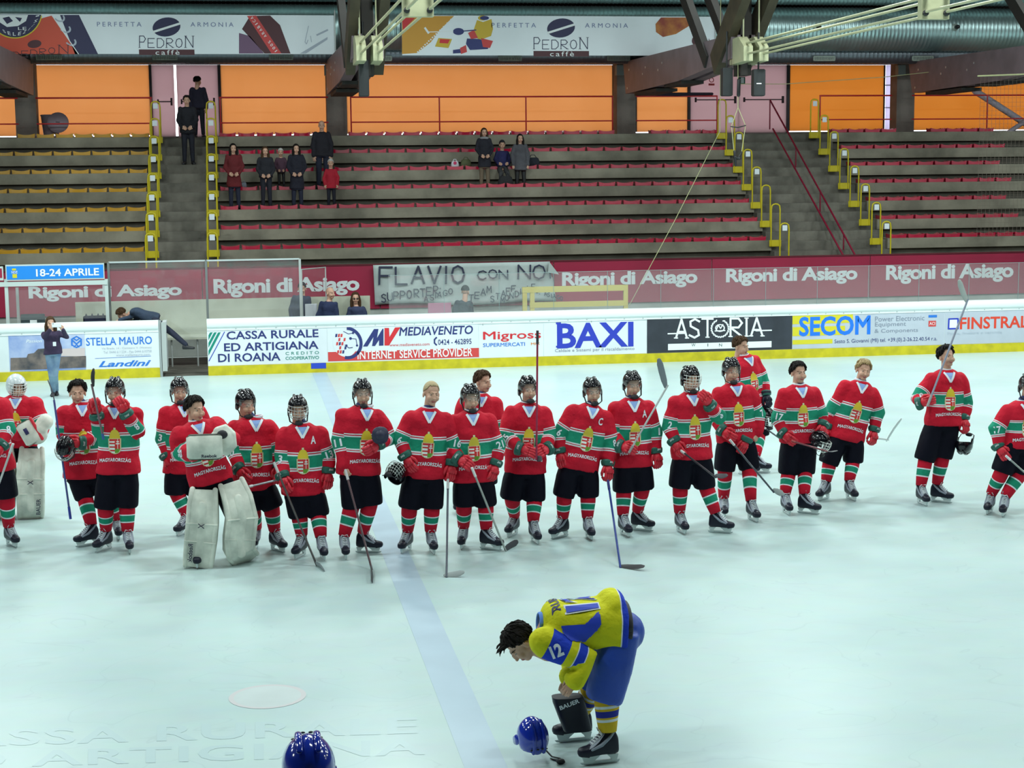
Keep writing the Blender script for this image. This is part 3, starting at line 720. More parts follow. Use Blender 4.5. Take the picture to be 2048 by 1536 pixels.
add('painted_lettering', join(hand('FLAVIO', 760, 535, 25, 34, 7, 4.2, HY, slope=-.02, jit=1), hand('CON', 955, 541, 17, 17, 5, 2.8, HY, slope=-.02, jit=1), hand('NOI', 1036, 530, 24, 27, 6, 3.4, HY, jit=1),
    hand('SUPPORTER:', 762, 588, 9.5, 16, 3.6, 2.2, HY, slope=-.14, jit=.8), hand('ASIAGO', 848, 592, 8, 11, 3, 1.8, HY, slope=-.28, jit=.8),
    hand('TEAM', 938, 590, 9, 13, 3, 1.9, HY, slope=-.5, jit=.6), hand('STAFF', 981, 592, 8, 12, 2.6, 1.8, HY, slope=-.5, jit=.6), hand('MONDIALE', 1001, 594, 7, 11, 2.6, 1.7, HY, slope=-.42, jit=.6), hand('D. ASIAGO', 1072, 578, 5, 8, 2, 1.5, HY, slope=.3, jit=.5)), paint, t, smooth=False)
add('folded_corner', (np.array([PY(1098, 523, SY-.07), PY(1118, 549, SY-.09), PY(1096, 545, SY-.12)]), [(0, 1, 2)]), mat('bedsheet', (0, 0, 0)), t, smooth=False)

# ================================================================ upper landing and back wall
WY = 46.4; Z6 = zk(6)
amber = translucent('amber_screen', (0.462, 0.290, 0.158), (0.435, 0.262, 0.130), 1.2)
amber2 = translucent('amber_screen_shade', (0.435, 0.245, 0.085), (0.40, 0.218, 0.068), 1.0)
whitep = translucent('pale_screen', (0.47, 0.45, 0.53))
XW = lambda px: PY(px, 200, WY)[0]
ZTOP = PY(900, 130, WY)[2]; ZBOT = Z6+.10
segs = [(-640, 36, amber, 'left of the first column'), (72, 303, amber, 'behind the dustbin'), (439, 655, amber, 'right of the narrow stair doors'), (692, 1226, amber, 'the widest one, between two columns'), (1272, 1376, amber, 'left of the wide stair doors'), (1578, 1768, amber2, 'right of the wide stair doors'), (1822, 2760, amber2, 'at the right end of the landing')]
frame_d = mat('dark_frame', (0.03, 0.02, 0.025), .6)
for a, b_, m, w in segs:
    X0, X1 = XW(a), XW(b_); t = thing('window_screen', 'glowing amber window screen, '+w, 'window screen', (X0, WY, ZBOT), 'amber window screens')
    add('screen', box(X0, X1, WY, WY+.01, ZBOT, ZTOP), m, t, smooth=False)
    add('frame', join(box(X0-.02, X0+.02, WY-.03, WY+.03, ZBOT, ZTOP), box(X1-.02, X1+.02, WY-.03, WY+.03, ZBOT, ZTOP)), frame_d, t, smooth=False)
for a, b_, w in ((1227, 1245, 'beside the middle column'), (1769, 1795, 'beside the right column')):
    t = thing('window_screen', 'narrow bright white window strip '+w, 'window screen', (XW(a), WY, ZBOT))
    add('screen', box(XW(a)+.03, XW(b_), WY, WY+.01, ZBOT, ZTOP), whitep, t, smooth=False)
    add('glazing_bar', join(*[box(XW(a), XW(b_), WY-.02, WY+.02, z, z+.02) for z in (Z6+.75, Z6+1.4)]), mat('grey_bar', (.3, .3, .35), .6), t, smooth=False)
door_m = translucent('door_panel', (0.345, 0.27, 0.275), (0.33, 0.255, 0.26), 2.0)
def doors(a, m_, b_, n, slit, lab):
    X0, Xm, X1 = XW(a), XW(m_), XW(b_)
    t = tag(thing('door_%d' % n, lab, None, (X0, WY, Z6)), kind='structure')
    g = slit/2
    add('door_leaf', box(X0, Xm-g, WY-.03, WY+.03, Z6, ZTOP), door_m, t, smooth=False); add('door_leaf', box(Xm+g, X1, WY-.03, WY+.03, Z6, ZTOP), door_m, t, smooth=False)
    add('door_frame', join(box(X0-.07, X0, WY-.06, WY+.05, Z6, ZTOP), box(X1, X1+.08, WY-.06, WY+.05, Z6, ZTOP)), frame_d, t, smooth=False)
    for u, v in ((X0, Xm), (Xm, X1)):
        z = Z6+1.0; add('push_bar', join(tube([(u+.15, WY-.1, z), (v-.12, WY-.1, z)], .016, 8), cbox((u+.15, WY-.07, z), (.04, .08, .13)), cbox((v-.12, WY-.07, z), (.05, .08, .2))), frame_d, t)
doors(305, 352, 437, 1, .07, 'pinkish grey double door ajar behind the narrow stair')
doors(1380, 1477, 1572, 2, .0, 'pinkish grey double door behind the wide stair')
struct('wall_back', box(-16, 30, WY-.02, WY+.15, ZTOP+.014, 11.5), dark_wall, 'dark wall above the window screens', smooth=False)
struct('wall_plinth', box(-16, 30, WY-.02, WY+.15, Z6-.5, ZBOT-.03), concrete_dark, smooth=False)
for X, w in ((-5.44, 'left, above the yellow seats'), (2.75, 'left of the widest amber screen'), (10.83, 'right of the widest amber screen'), (19.08, 'right of the wide stair')):
    t = thing('column', 'square grey-brown concrete column '+w, 'column', (X, 45.6, Z6)); t['kind'] = 'structure'
    add('shaft', box(X-.27, X+.27, 45.4, 45.9, Z6, 8.5), column_m, t, smooth=False)
    add('bracket', box(X-.32, X-.1, 45.2, 45.42, 6.85, 7.12), mat('bracket_grey', (.25, .3, .3), .6), t, smooth=False)
# pale wedge (lit reveal) next to right column, diagonal braces at the far right
lilac = mat('brace_paint', (0.42, 0.38, 0.46), .6)
q = [PY(1950, 182, 45.7), PY(2048, 245, 45.7), PY(2110, 285, 45.7)]
solo('diagonal_brace', tube([q[0], q[2]], .10, 8), lilac, 'lilac-grey diagonal steel brace in front of the right amber screen, long one', 'brace')
solo('diagonal_brace', tube([PY(2012, 268, 45.5), PY(2060, 236, 45.5)], .07, 8), lilac, 'short pale brace crossing the foot of the long diagonal brace', 'brace')
# landing railings
rail_m = mat('railing_red', (0.55, 0.01, 0.02), .35)
def railing(xs, y_top, y_low, lab, posts, Yr=45.1, low2=None):
    X0, X1 = PY(xs[0], y_top, Yr)[0], PY(xs[1], y_top, Yr)[0]; zt = Z6+1.05; zl = Z6+.38
    t = thing('landing_railing', lab, 'railing', (X0, Yr, Z6), 'red landing railings')
    add('top_bar', tube([(X0, Yr, zt), (X1, Yr, zt)], .022, 8), rail_m, t); add('lower_bar', tube([(X0, Yr, zl), (X1, Yr, zl)], .018, 8), rail_m, t)
    for p in posts:
        X = PY(p, 230, Yr)[0]; add('post', tube([(X, Yr, Z6), (X, Yr, zt)], .02, 8), rail_m, t)
railing((-60, 34), 200, 262, 'red railing left of the first column', (-60,)); railing((72, 303), 198, 248, 'red railing in front of the dustbin', (303,))
railing((439, 655), 198, 248, 'red railing right of the narrow stair', (441,)); railing((702, 1225), 200, 245, 'long red railing with two inner posts before the widest amber screen', (702, 879, 1052, 1225))
railing((1273, 1434), 198, 242, 'red railing left of the wide stair doors', (1434,)); railing((1640, 1783), 195, 250, 'dark red railing between the wide stair and the right column', (1640,))
railing((1825, 2120), 195, 248, 'dark red railing at the right end of the landing', (1974,))
# rolled net hung along the railing
a, b_ = PY(1282, 197, 45.1), PY(1424, 198, 45.1); a[2] = b_[2] = Z6+1.05+.06
solo('rolled_net', tube([a, a*.95+b_*.05+A(0, 0, 0.0), a*.5+b_*.5-A(0, 0, .01), b_], [.01, .05, .055, .04], 10), mat('net_dark', (.02, .015, .03), .9, bump=.5, bscale=40), 'black rolled-up net lying along the railing by the wide stair', 'net')
# dustbin
c = PY(102, 268, 45.7); bx, by, bz = c[0], 45.75, Z6
t = thing('dustbin', 'grey metal dustbin with round lid leaning on it, on the upper landing', 'bin', (bx, by, bz))
binm = mat('bin_metal', (.22, .17, .2), .5, metal=.3)
an = np.linspace(0, 2*math.pi, 24, endpoint=False)
ringc = lambda cx, cy, z, r: [(cx+r*math.cos(a), cy+r*math.sin(a), z) for a in an]
add('body', loft([ringc(bx, by, bz, .19), ringc(bx, by, bz+.6, .25), ringc(bx, by, bz+.62, .27), ringc(bx, by, bz+.64, .25)]), binm, t, angle=40)
Mx = Matrix.Translation((bx+.22, by-.28, bz+.42)) @ Matrix.Rotation(math.radians(78), 4, 'X')
lid = loft([[(r*math.cos(a), r*math.sin(a), z) for a in an] for r, z in ((.27, 0), (.28, .02), (.22, .05), (.05, .07))])
l_o = add('lid', tr(lid, Mx), binm, t, angle=40)
add('lid_handle', tr(tube([(-.05, 0, .06), (-.04, 0, .1), (.04, 0, .1), (.05, 0, .06)], .008, 6), Mx), binm, l_o)

# ================================================================ roof: ducts, trusses, hanging banners
def duct(cy, cz, r, X0, X1, step, rib=.012, seg=40):
    pr = [];
    n = int((X1-X0)/step); V = []; F = []
    for i in range(n):
        for dx, dr in ((0, 0), (step*.72, 0), (step*.86, rib)):
            V += [(X0+i*step+dx, cy+(r+dr)*math.cos(a), cz+(r+dr)*math.sin(a)) for a in np.linspace(0, 2*math.pi, seg, endpoint=False)]
    m = 3*n
    for i in range(m-1):
        for j in range(seg): F.append((i*seg+j, i*seg+(j+1) % seg, (i+1)*seg+(j+1) % seg, (i+1)*seg+j))
    F.append(tuple(range(seg-1, -1, -1))); F.append(tuple(range((m-1)*seg, m*seg)))
    return np.array(V), F
galv = mat('galvanised_duct', (0.52, 0.70, 0.70), .33, metal=.8, bump=.05, bscale=5, var=.2, vscale=.8)
galvd = mat('galvanised_duct_dark', (0.20, 0.22, 0.25), .4, metal=.8)
DX0, DX1 = -12, 26
t = thing('air_duct', 'big round ribbed steel air duct running along the whole stand', 'air duct', (7, 43.5, 7.4))
add('pipe', duct(43.55, 7.97, .58, DX0, 22.2, .11), galv, t)
for px, py in ((1632, 54), (1908, 54), (332, 2.5)):
    if py > 20:
        c = PY(px, py, 42.98); add('nozzle', join(tube([c+A(0, .12, .0), c+A(.02, -.05, -.01)], .095, 16, cap='flat'),), mat('nozzle_zinc', (.5, .6, .55), .4, metal=.4), t); add('nozzle_bore', tube([c+A(.03, -.09, -.01), c+A(.03, -.19, -.01)], .055, 12), black, t)
t2 = thing('air_duct', 'slim dark air duct with grilles under the big duct', 'air duct', (7, 43.9, 7.05))
add('pipe', duct(43.95, 7.335, .265, DX0, DX1, .12, .006), galvd, t2)
grm = mat('grille_zinc', (.42, .48, .42), .5, metal=.3)
for px in (98, 330, 562, 760, 1020, 1237, 1648, 1845):
    y = 115 if px < 700 else 117
    c = PY(px, y, 43.66); w, h = .62, .13; fr = []
    fr += [box(c[0]-w/2, c[0]+w/2, c[1]-.03, c[1], c[2]-h/2, c[2]-h/2+.012), box(c[0]-w/2, c[0]+w/2, c[1]-.03, c[1], c[2]+h/2-.012, c[2]+h/2), box(c[0]-w/2, c[0]-w/2+.014, c[1]-.03, c[1], c[2]-h/2, c[2]+h/2), box(c[0]+w/2-.014, c[0]+w/2, c[1]-.03, c[1], c[2]-h/2, c[2]+h/2)]
    for i in range(1, 14): fr.append(cbox((c[0]-w/2+w*i/14, c[1]-.02, c[2]), (.01, .01, h)))
    for i in (1, 2, 3): fr.append(cbox((c[0], c[1]-.02, c[2]-h/2+h*i/4), (w, .01, .008)))
    add('grille', join(*fr), grm, t2, smooth=False)
t3 = thing('air_duct', 'upper round air duct, only its underside in view', 'air duct', (7, 43.4, 8.6))
add('pipe', duct(43.3, 9.05, .45, DX0, 22, .11), galv, t3)

wood = mat('glulam_timber', (0.075, 0.055, 0.030), .7, bump=.2, bscale=6, var=.4, vscale=2)
wood_d = mat('dark_timber', (0.022, 0.018, 0.015), .75)
cream = mat('cream_steel', (0.42, 0.42, 0.26), .45, var=.15)
clad = mat('beam_cladding', (0.20, 0.15, 0.17), .5, var=.25, vscale=2)
def beam(p0, p1, w, h):
    """square timber between two points, w across (X), h along its height"""
    p0, p1 = A(*p0), A(*p1); d = nrm(p1-p0); x = nrm(np.cross(d, A(0, 0, 1))) if abs(d[2]) < .98 else A(1, 0, 0); u = np.cross(x, d)
    V = [p+x*a*w/2+u*b*h/2 for p in (p0, p1) for a, b in ((-1, -1), (1, -1), (1, 1), (-1, 1))]
    return np.array(V), [(3, 2, 1, 0), (4, 5, 6, 7), (0, 1, 5, 4), (1, 2, 6, 5), (2, 3, 7, 6), (3, 0, 4, 7)]
for X, w in ((-5.40, 'at the left edge'), (2.75, 'between the two coffee banners'), (10.83, 'over the wide stair'), (19.05, 'at the right edge')):
    t = thing('roof_truss', 'dark timber roof truss with cream steel ties '+w, 'roof truss', (X, 45.2, 6.3), 'roof trusses')
    # clad lower beam: from the column towards the rink, deep at the wall
    pr = [(44.1, 6.28), (44.4, 7.15), (34.4, 7.05), (34.4, 6.55), (38.8, 6.32)]
    for dx in (-.2, .2): add('lower_beam', extrude_x(pr, X+dx-.13, X+dx+.13), [clad], t, smooth=False)
    add('beam_bolts', join(*[cbox((X-.335, y, z), (.012, .05, .05)) for y, z in ((43.9, 6.42), (43.7, 6.9), (42.2, 6.7), (41.9, 6.85), (40.6, 6.7), (40.2, 6.85))]), steel, t, smooth=False)
    add('under_plate', join(box(X-.28, X+.28, 41.0, 43.3, 6.19, 6.27), box(X-.28, X+.28, 38.6, 40.2, 6.25, 6.33)), wood_d, t, smooth=False)
    for dx in (-.3, .3):
        add('strut', beam((X+dx, 35.6, 6.5), (X+dx, 31.2, 9.6), .20, .55), wood, t, smooth=False)
        add('strut', beam((X+dx, 36.2, 6.6), (X+dx, 40.6, 10.2), .16, .32), wood_d, t, smooth=False)
    add('king_post', box(X-.12, X+.12, 34.4, 34.9, 6.2, 8.6), wood_d, t, smooth=False)
    for dx in (-.20, .14):
        add('anchor_block', extrude_x([(34.6, 6.42), (34.6, 6.95), (34.0, 6.98), (33.6, 6.75), (33.6, 6.45)], X+dx-.10, X+dx+.10), cream, t, smooth=False)
        add('hanger_plate', cbox((X+dx+.0, 33.95, 7.95), (.18, .05, .2)), cream, t, smooth=False)
        add('hanger_rod', tube([(X+dx, 33.95, 6.9), (X+dx, 33.95, 7.9)], .018, 6), cream, t)
    for dx in (-.20, .14):
        for rz in (6.82, 6.60): add('tie_rod', tube([(X+dx, 33.9, rz), (X+dx, 8, rz-.03)], .024, 6), cream, t)
    add('tie_plate', box(X-.26, X+.20, 24.6, 24.75, 6.48, 6.93), cream, t, smooth=False)
    add('plate_hole', join(*[tube([(X+dx, 24.55, z), (X+dx, 24.62, z)], .045, 10, cap='flat') for dx in (-.20, .14) for z in (6.57, 6.83)]), black, t)
# loudspeakers hung below the trusses
spk = mat('speaker_black', (.018, .02, .022), .6)
for (x0, y0, x1, y1, Ys, lab) in ((718, 118, 738, 193, 34.3, 'tall dark loudspeaker hanging under the truss left of the stands\' widest amber screen'), (1446, 135, 1466, 192, 34.3, 'dark loudspeaker hanging left of the exit sign over the wide stair'), (1508, 138, 1531, 192, 33.8, 'tilted dark loudspeaker with small white badge, right of the exit sign')):
    c0, c1 = PY(x0, (y0+y1)/2, Ys), PY(x1, (y0+y1)/2, Ys); zt, zb = PY(x0, y0, Ys)[2], PY(x0, y1, Ys)[2]
    t = thing('loudspeaker', lab, 'loudspeaker', ((c0[0]+c1[0])/2, Ys, zb))
    add('cabinet', rbox(((c0[0]+c1[0])/2, Ys+.1, (zt+zb)/2), (c1[0]-c0[0], .22, zt-zb), .02), spk, t, smooth=False)
    add('mounting_bracket', tube([((c0[0]+c1[0])/2, Ys+.1, zt), ((c0[0]+c1[0])/2, Ys+.1, zt+.75)], .02, 6), spk, t)
    if x0 > 1500: add('badge', rect_px(1513, 166, 1523, 168, Ys-.015), white_p, t, smooth=False, label='small white badge')
# hanging coffee banners
BAN = 42.75
def ban(lab, px0, py0, px1, py1):
    a, b_ = PY(px0, py0, BAN), PY(px1, py1, BAN); zt = PY((px0+px1)/2, py0, BAN)[2]; zb = PY((px0+px1)/2, py1, BAN)[2]
    t = thing('coffee_banner', lab, 'banner', (a[0], BAN, zb))
    add('cloth', box(a[0], b_[0], BAN, BAN+.01, zb, zt), mat('banner_cloth', (.84, .90, .95), .55, bump=.15, bscale=1.5, var=.06, vscale=.6), t, smooth=False)
    add('edge_pole', join(*[tube([(b_[0], BAN-.02, zb-.1), (b_[0], BAN-.02, zt+.12)], .018, 6)]), alu, t)
    return t
BY2 = BAN-.006; R_ = lambda *p: poly_px(p, BY2)
choc = mat('chocolate_print', (.07, .012, .02), .5); orange_b = mat('red_orange_print', (.62, .07, .03), .5); deepn = mat('deep_navy_print', (.012, .012, .07), .5)
def pedron(t, cx, y, cy_):
    add('bean_logo', disc_px(cx, cy_, 28, 19, BY2, rot=-8), deepn, t, smooth=False)
    add('bean_slash', poly_px([(cx-28, cy_+8), (cx+26, cy_-9), (cx+28, cy_-5), (cx-26, cy_+12)], BY2-.003), white_p, t, smooth=False)
    add('lettering', join(hand('P', cx-54, y, 12, 23, 5, 1.5, BY2, serif=True), hand('EDRO', cx-37, y+5, 13, 18, 5.5, 1.4, BY2, serif=True), hand('N', cx+38, y, 15, 23, 5, 1.5, BY2, serif=True)), deepn, t, smooth=False)
    add('caffe_box', rect_px(cx-55, y+27, cx+56, y+38, BY2), choc, t, smooth=False)
    add('lettering', writing('caffè', cx-22, y+28, cx+26, y+37.5, BY2-.003, space=1.3), white_p, t, smooth=False)
    add('lettering', writing('PERFETTA', cx-139+(0), cy_-10, cx-50, cy_-1, BY2, space=1.5), mat('greyblue_print', (.16, .2, .38), .5), t, smooth=False)
    add('lettering', writing('ARMONIA', cx+48, cy_-9.5, cx+134, cy_-.5, BY2, space=1.5), mat('greyblue_print', (0, 0, 0)), t, smooth=False)
t = ban('long white coffee banner with red corner, hung before the duct on the left', -60, 29, 671, 108)
pedron(t, 333, 72, 54)
add('dark_sheen', R_((120, 30), (158, 30), (196, 108), (150, 108)), deepn, t, smooth=False)
add('red_corner', R_((-40, 108), (-40, 50), (82, 37), (104, 31), (156, 108)), orange_b, t, smooth=False)
add('white_edge', stroke_px([(104, 31), (157, 108)], 1.6, BY2-.004), white_p, t, smooth=False)
add('round_badge', join(disc_px(30, 22, 53, 53, BY2-.003, a0=8, a1=172)), deepn, t, smooth=False)
add('badge_ring', join(disc_px(30, 22, 55, 55, BY2-.004, a0=10, a1=170, inner=.96)), yel_p, t, smooth=False)
add('badge_map', R_((0, 30), (55, 30), (50, 44), (35, 52), (15, 54), (0, 46)) if False else poly_px([(-2, 30), (56, 30), (52, 42), (36, 52), (14, 54), (0, 45)], BY2-.006), white_p, t, smooth=False)
add('badge_map_land', join(poly_px([(5, 36), (18, 33), (26, 42), (14, 48)], BY2-.009), poly_px([(30, 34), (44, 36), (40, 44)], BY2-.009)), deepn, t, smooth=False)
bl = [writing('LE', 36, 54, 53, 60, BY2-.006)]
for i, ch in enumerate('SELEZIONI'):
    a = math.radians(118-i*13.2); x, y = 30+46*math.cos(a), 22+46*math.sin(a); P, F, _ = glyphs(ch, .02)
    w = 2.2 if ch == 'I' else 6; rot = math.pi/2-a
    pp = [(x+(u-.5)*w*math.cos(rot)+(v-.5)*7*math.sin(rot)*1, y-(v-.5)*7*math.cos(rot)-(-(u-.5)*w*math.sin(rot))*-1) for u, v in P]
    bl.append((np.array([PY(a_, b__, BY2-.006) for a_, b__ in pp]), F))
add('lettering', join(*bl), white_p, t, smooth=False)
add('bean_logo', disc_px(69, 88, 14, 8, BY2-.003, rot=-8), choc, t, smooth=False)
add('lettering', join(hand('PEDRO', 25, 104, 13, 12, 5, 1.4, BY2-.003, slope=-.12, serif=True), hand('N', 118, 90, 18, 17, 5, 1.6, BY2-.003, serif=True)), choc, t, smooth=False)
add('blue_scrolls', join(*[disc_px(x, y, 13, 9, BY2-.003, a0=-60, a1=120, inner=.7, n=12, rot=30) for x, y in ((118, 34), (130, 56), (141, 82))]), pale_p, t, smooth=False)
add('dark_swoosh', R_((484, 58), (500, 32), (540, 31), (560, 50), (581, 107), (529, 107)), choc, t, smooth=False)
add('dark_swoosh', R_((478, 66), (500, 72), (528, 107), (478, 107)), mat('plum_print', (.16, .08, .16), .5), t, smooth=False)
add('red_ribbon', poly_px([(494, 32), (512, 31), (563, 107), (543, 107)], BY2-.003), brickred, t, smooth=False)
rib = []
for i, ch in enumerate('100% ARABICA'):
    if ch == ' ': continue
    f = i/11; x, y = 552-f*48, 102-f*66; P, F, _ = glyphs(ch, .02); w = 1.6 if ch in '1I' else 4.6; ca, sa = math.cos(math.radians(-126)), math.sin(math.radians(-126))
    rib.append((np.array([PY(x+(u-.5)*w*ca+(v-.5)*6*sa, y+(u-.5)*w*sa-(v-.5)*6*ca, BY2-.006) for u, v in P]), F))
add('lettering', join(*rib), white_p, t, smooth=False)
add('script_mark', join(stroke_px([(610, 84), (613, 70), (617, 52)], 1.2, BY2), stroke_px([(610, 84), (613, 88), (616, 80)], 1.2, BY2), stroke_px([(621, 72), (623, 84)], 1.2, BY2), stroke_px([(634, 70), (655, 60)], 3.5, BY2)), pale_p, t, smooth=False)
add('silver_streak', R_((600, 107), (655, 74), (655, 79), (612, 107)), pale_p, t, smooth=False)
t = ban('long white coffee banner with a hockey player picture, hung between the trusses', 803, 32, 1430, 111)
pedron(t, 1122, 75, 56)
ochre = mat('ochre_print', (.62, .30, .03), .5)
add('orange_corner', R_((804, 32), (908, 32), (880, 60), (862, 84), (834, 106), (804, 108)), ochre, t, smooth=False)
add('red_flash', poly_px([(804, 36), (830, 36), (806, 60)], BY2-.003), red_p, t, smooth=False)
dots = []
for i in range(10):
    x, y = 906-i*7.4, 36+i*7.2; dots += [poly_px([(x-2, y), (x, y-2), (x+2, y), (x, y+2)], BY2-.004), poly_px([(x-6, y+3), (x-4, y+1), (x-2, y+3), (x-4, y+5)], BY2-.004)]
add('dotted_edge', join(*dots), white_p, t, smooth=False)
yb = mat('picture_yellow', (.62, .42, .03), .5)
add('picture_figure', join(poly_px([(954, 40), (966, 44), (983, 38), (986, 58), (982, 72), (960, 80), (944, 70), (950, 52)], BY2), disc_px(965, 36, 9, 5, BY2)), yb, t, smooth=False)
add('picture_figure', join(poly_px([(934, 77), (958, 78), (978, 84), (976, 98), (940, 100), (932, 88)], BY2-.002), disc_px(917, 63, 11, 7, BY2-.002), disc_px(969, 36, 9, 4, BY2-.003), poly_px([(906, 100), (920, 98), (922, 106), (906, 107)], BY2-.003), stroke_px([(928, 62), (952, 60)], 2, BY2-.003)), navy, t, smooth=False)
add('picture_figure', join(poly_px([(962, 76), (986, 82), (980, 96), (966, 94)], BY2-.004), poly_px([(920, 96), (932, 90), (934, 104), (922, 108)], BY2-.004), poly_px([(936, 66), (948, 60), (956, 76), (942, 78)], BY2-.004)), brickred, t, smooth=False)
add('picture_stick', join(stroke_px([(858, 64), (906, 63)], 1.6, BY2-.003), stroke_px([(850, 56), (857, 66)], 4, BY2-.003)), white_p, t, smooth=False)
add('picture_book', join(poly_px([(877, 76), (904, 78), (897, 96), (870, 93)], BY2-.002)), yb, t, smooth=False)
add('picture_book', join(poly_px([(880, 78), (900, 79), (896, 87), (879, 86)], BY2-.004)), red_p, t, smooth=False)
cof = mat('coffee_print', (.55, .20, .03), .5, col2=(.28, .04, .02), vscale=3)
add('coffee_cup', R_((1322, 35), (1393, 35), (1378, 52), (1352, 68), (1326, 74), (1312, 64), (1311, 48)), cof, t, smooth=False)
add('bean_logo', disc_px(1396, 80, 13, 11, BY2, rot=-35), choc, t, smooth=False)
add('lettering', hand('PEDRON', 1370, 104, 6, 7, 2.4, 1.2, BY2, slope=-.62), choc, t, smooth=False)
add('arc_line', stroke_px([(1382, 109), (1400, 102), (1417, 88), (1419, 82)], 2.6, BY2), deepn, t, smooth=False)

# exit sign and small hooks near the door
t = thing('exit_sign', 'green and white emergency exit sign above the right double door', 'sign', PY(1484, 160, WY-.1))
add('plate', box(PY(1477, 160, WY-.1)[0], PY(1490, 160, WY-.1)[0], WY-.12, WY-.06, PY(1484, 168, WY-.1)[2], PY(1484, 154, WY-.1)[2]), mat('exit_green', (.0, .13, .09), .5), t, smooth=False)
add('running_figure', join(rect_px(1482, 155, 1488, 166, WY-.125)), white_p, t, smooth=False)
solo('no_smoking_notice', join(disc_px(1423, 160, 5, 5, WY-.04, inner=.7), rect_px(1417, 167, 1429, 171, WY-.04)), brickred, 'small red and white prohibition notice on the right double door', 'notice')

# ropes
rope = mat('rope', (.42, .42, .22), .8)
a, b_ = PY(1440, 262, 36.0), PY(1258, 612, 36.0)
solo('rope', tube([a+A(0, 0, 5), a, (a+b_)/2+A(.02, 0, -.02), b_], .008, 6), rope, 'thin pale rope slanting down in front of the middle block to the glass', 'rope')
t = thing('hanging_harness', 'black strap hanging on two pale cords from the truss over the wide stair', 'harness', PY(1479, 300, 34.2))
P_ = lambda x, y: PY(x, y, 34.2)
add('cord', join(tube([P_(1476, 100), P_(1476, 215), P_(1463, 252), P_(1468, 303)], .008, 6), tube([P_(1476, 215), P_(1491, 251), P_(1483, 305)], .008, 6)), rope, t)
add('spreader_bar', tube([P_(1462, 253), P_(1476, 255), P_(1491, 251)], .014, 6), black, t)
add('strap', join(tube([P_(1469, 303), P_(1471, 330)], .03, 6), tube([P_(1483, 305), P_(1476, 318)], .025, 6), tube([P_(1470, 314), P_(1478, 317)], .035, 6)), black, t)
add('pulley', tube([P_(1478, 160), P_(1477, 190)], .04, 8), black, t)
t = thing('overhead_cable', 'thin dark cable sagging across the right amber screens', 'cable', PY(1570, 168, 43.0))
add('line', tube([PY(1480, 168, 43), PY(1570, 168, 43), PY(1770, 154, 43), PY(1870, 143, 43), PY(2060, 116, 43)], .010, 5), rope, t)
# protective net at the right
nt_w = []
X0, X1 = PY(1958, 300, 36.5)[0], 24.5; z0, z1 = 1.2, PY(2000, 152, 36.5)[2]
x = X0
while x < X1-2.5: nt_w.append(box(x-.002, x+.002, 36.5, 36.504, 2.6, z1)); x += .10
z = 2.6
while z < z1: nt_w.append(box(X0, X1-2.4, 36.5, 36.504, z-.002, z+.002)); z += .10
t = thing('protective_net', 'thin black protective net hanging from a pale pole at the right edge', 'net', (X0, 36.5, 2.6))
add('mesh_cords', join(*nt_w), mat('net_cord', (.12, .09, .07), .8), t, smooth=False)
add('top_pole', tube([PY(1956, 152, 36.5), PY(2090, 147, 36.5)], .02, 6), rope, t)

# ================================================================ hall shell
struct('ceiling', joinm((box(-34, 40, -8, 47, 11.4, 11.6), 0)), [mat('roof_lining', (0.05, 0.045, 0.035), .9)], smooth=False)
side_m = mat('side_wall', (.10, .09, .08), .9)
struct('wall_left', box(-34.2, -34, -8, 47, -.1, 11.6), side_m, smooth=False); struct('wall_right', box(40, 40.2, -8, 47, -.1, 11.6), side_m, smooth=False)
struct('wall_near', box(-34, 40, -8.2, -8, -.1, 11.6), mat('near_wall', (.12, .11, .1), .9), smooth=False)
struct('wall_end_left', box(-34, -15.9, 46.4, 46.6, -.1, 11.6), side_m, smooth=False); struct('wall_end_right', box(29.9, 40, 46.4, 46.6, -.1, 11.6), side_m, smooth=False)
struct('wall_below', box(-16, 30, 46.5, 46.7, -.1, Z6-.3), side_m, smooth=False)
struct('wall_cut_left', box(-16.2, -15.9, 39, 46.6, 0, 11.5), side_m, smooth=False); struct('wall_cut_right', box(29.9, 30.2, 39, 46.6, 0, 11.5), side_m, smooth=False)
struct('floor_near', box(-34, 40, -8, 3.2, -.1, 0), concrete_dark, smooth=False)
# lamp housings
lh = mat('lamp_housing', (.5, .5, .5), .5)
hv, hf = box(-.85, .85, -.3, .3, .03, .16); hme = mesh('lamp_housing', hv, hf, [lh], smooth=False); rod = mesh('lamp_rod', *box(-.02, .02, -.02, .02, .16, 1.15), [lh], smooth=False)
for ly in LAMP_Y:
    for lx in LAMP_X:
        o = inst('rink_lamp', hme, loc=(lx, ly, LAMP_Z)); tag(o, 'grey rink floodlight under the roof', 'lamp', 'rink floodlights'); inst('lamp_rod', rod, parent=o)

# ================================================================ team bench area behind the boards
zpx = lambda x, y, Y: PY(x, y, Y)[2]
XB = lambda x, Y: PY(x, 600, Y)[0]
ledge = mat('bench_panel', (.50, .52, .42), .6, var=.1)
struct('trim_1', joinm((box(XB(150, 37.4), XB(740, 37.4), 37.4, 37.5, zpx(370, 676, 37.4), zpx(370, 600, 37.4)), 0)), [ledge], 'pale bench surround behind the open gate', smooth=False)
t = thing('team_bench', 'pale team bench platform on steel legs behind the open gate', 'bench', (XB(370, 37.1), 37.1, 0))
add('seat', box(XB(150, 36.9), XB(740, 36.9), 36.75, 37.4, zpx(370, 678, 36.9)-.0, zpx(370, 678, 36.9)+.05), ledge, t, smooth=False)
for px in (340, 392, 480): add('leg', tube([(XB(px, 36.85), 36.85, 0), (XB(px, 36.85), 36.85, zpx(370, 678, 36.9))], .02, 6), alu, t)
add('stretcher', tube([(XB(200, 36.85), 36.85, .2), (XB(600, 36.85), 36.85, .2)], .012, 6), alu, t)
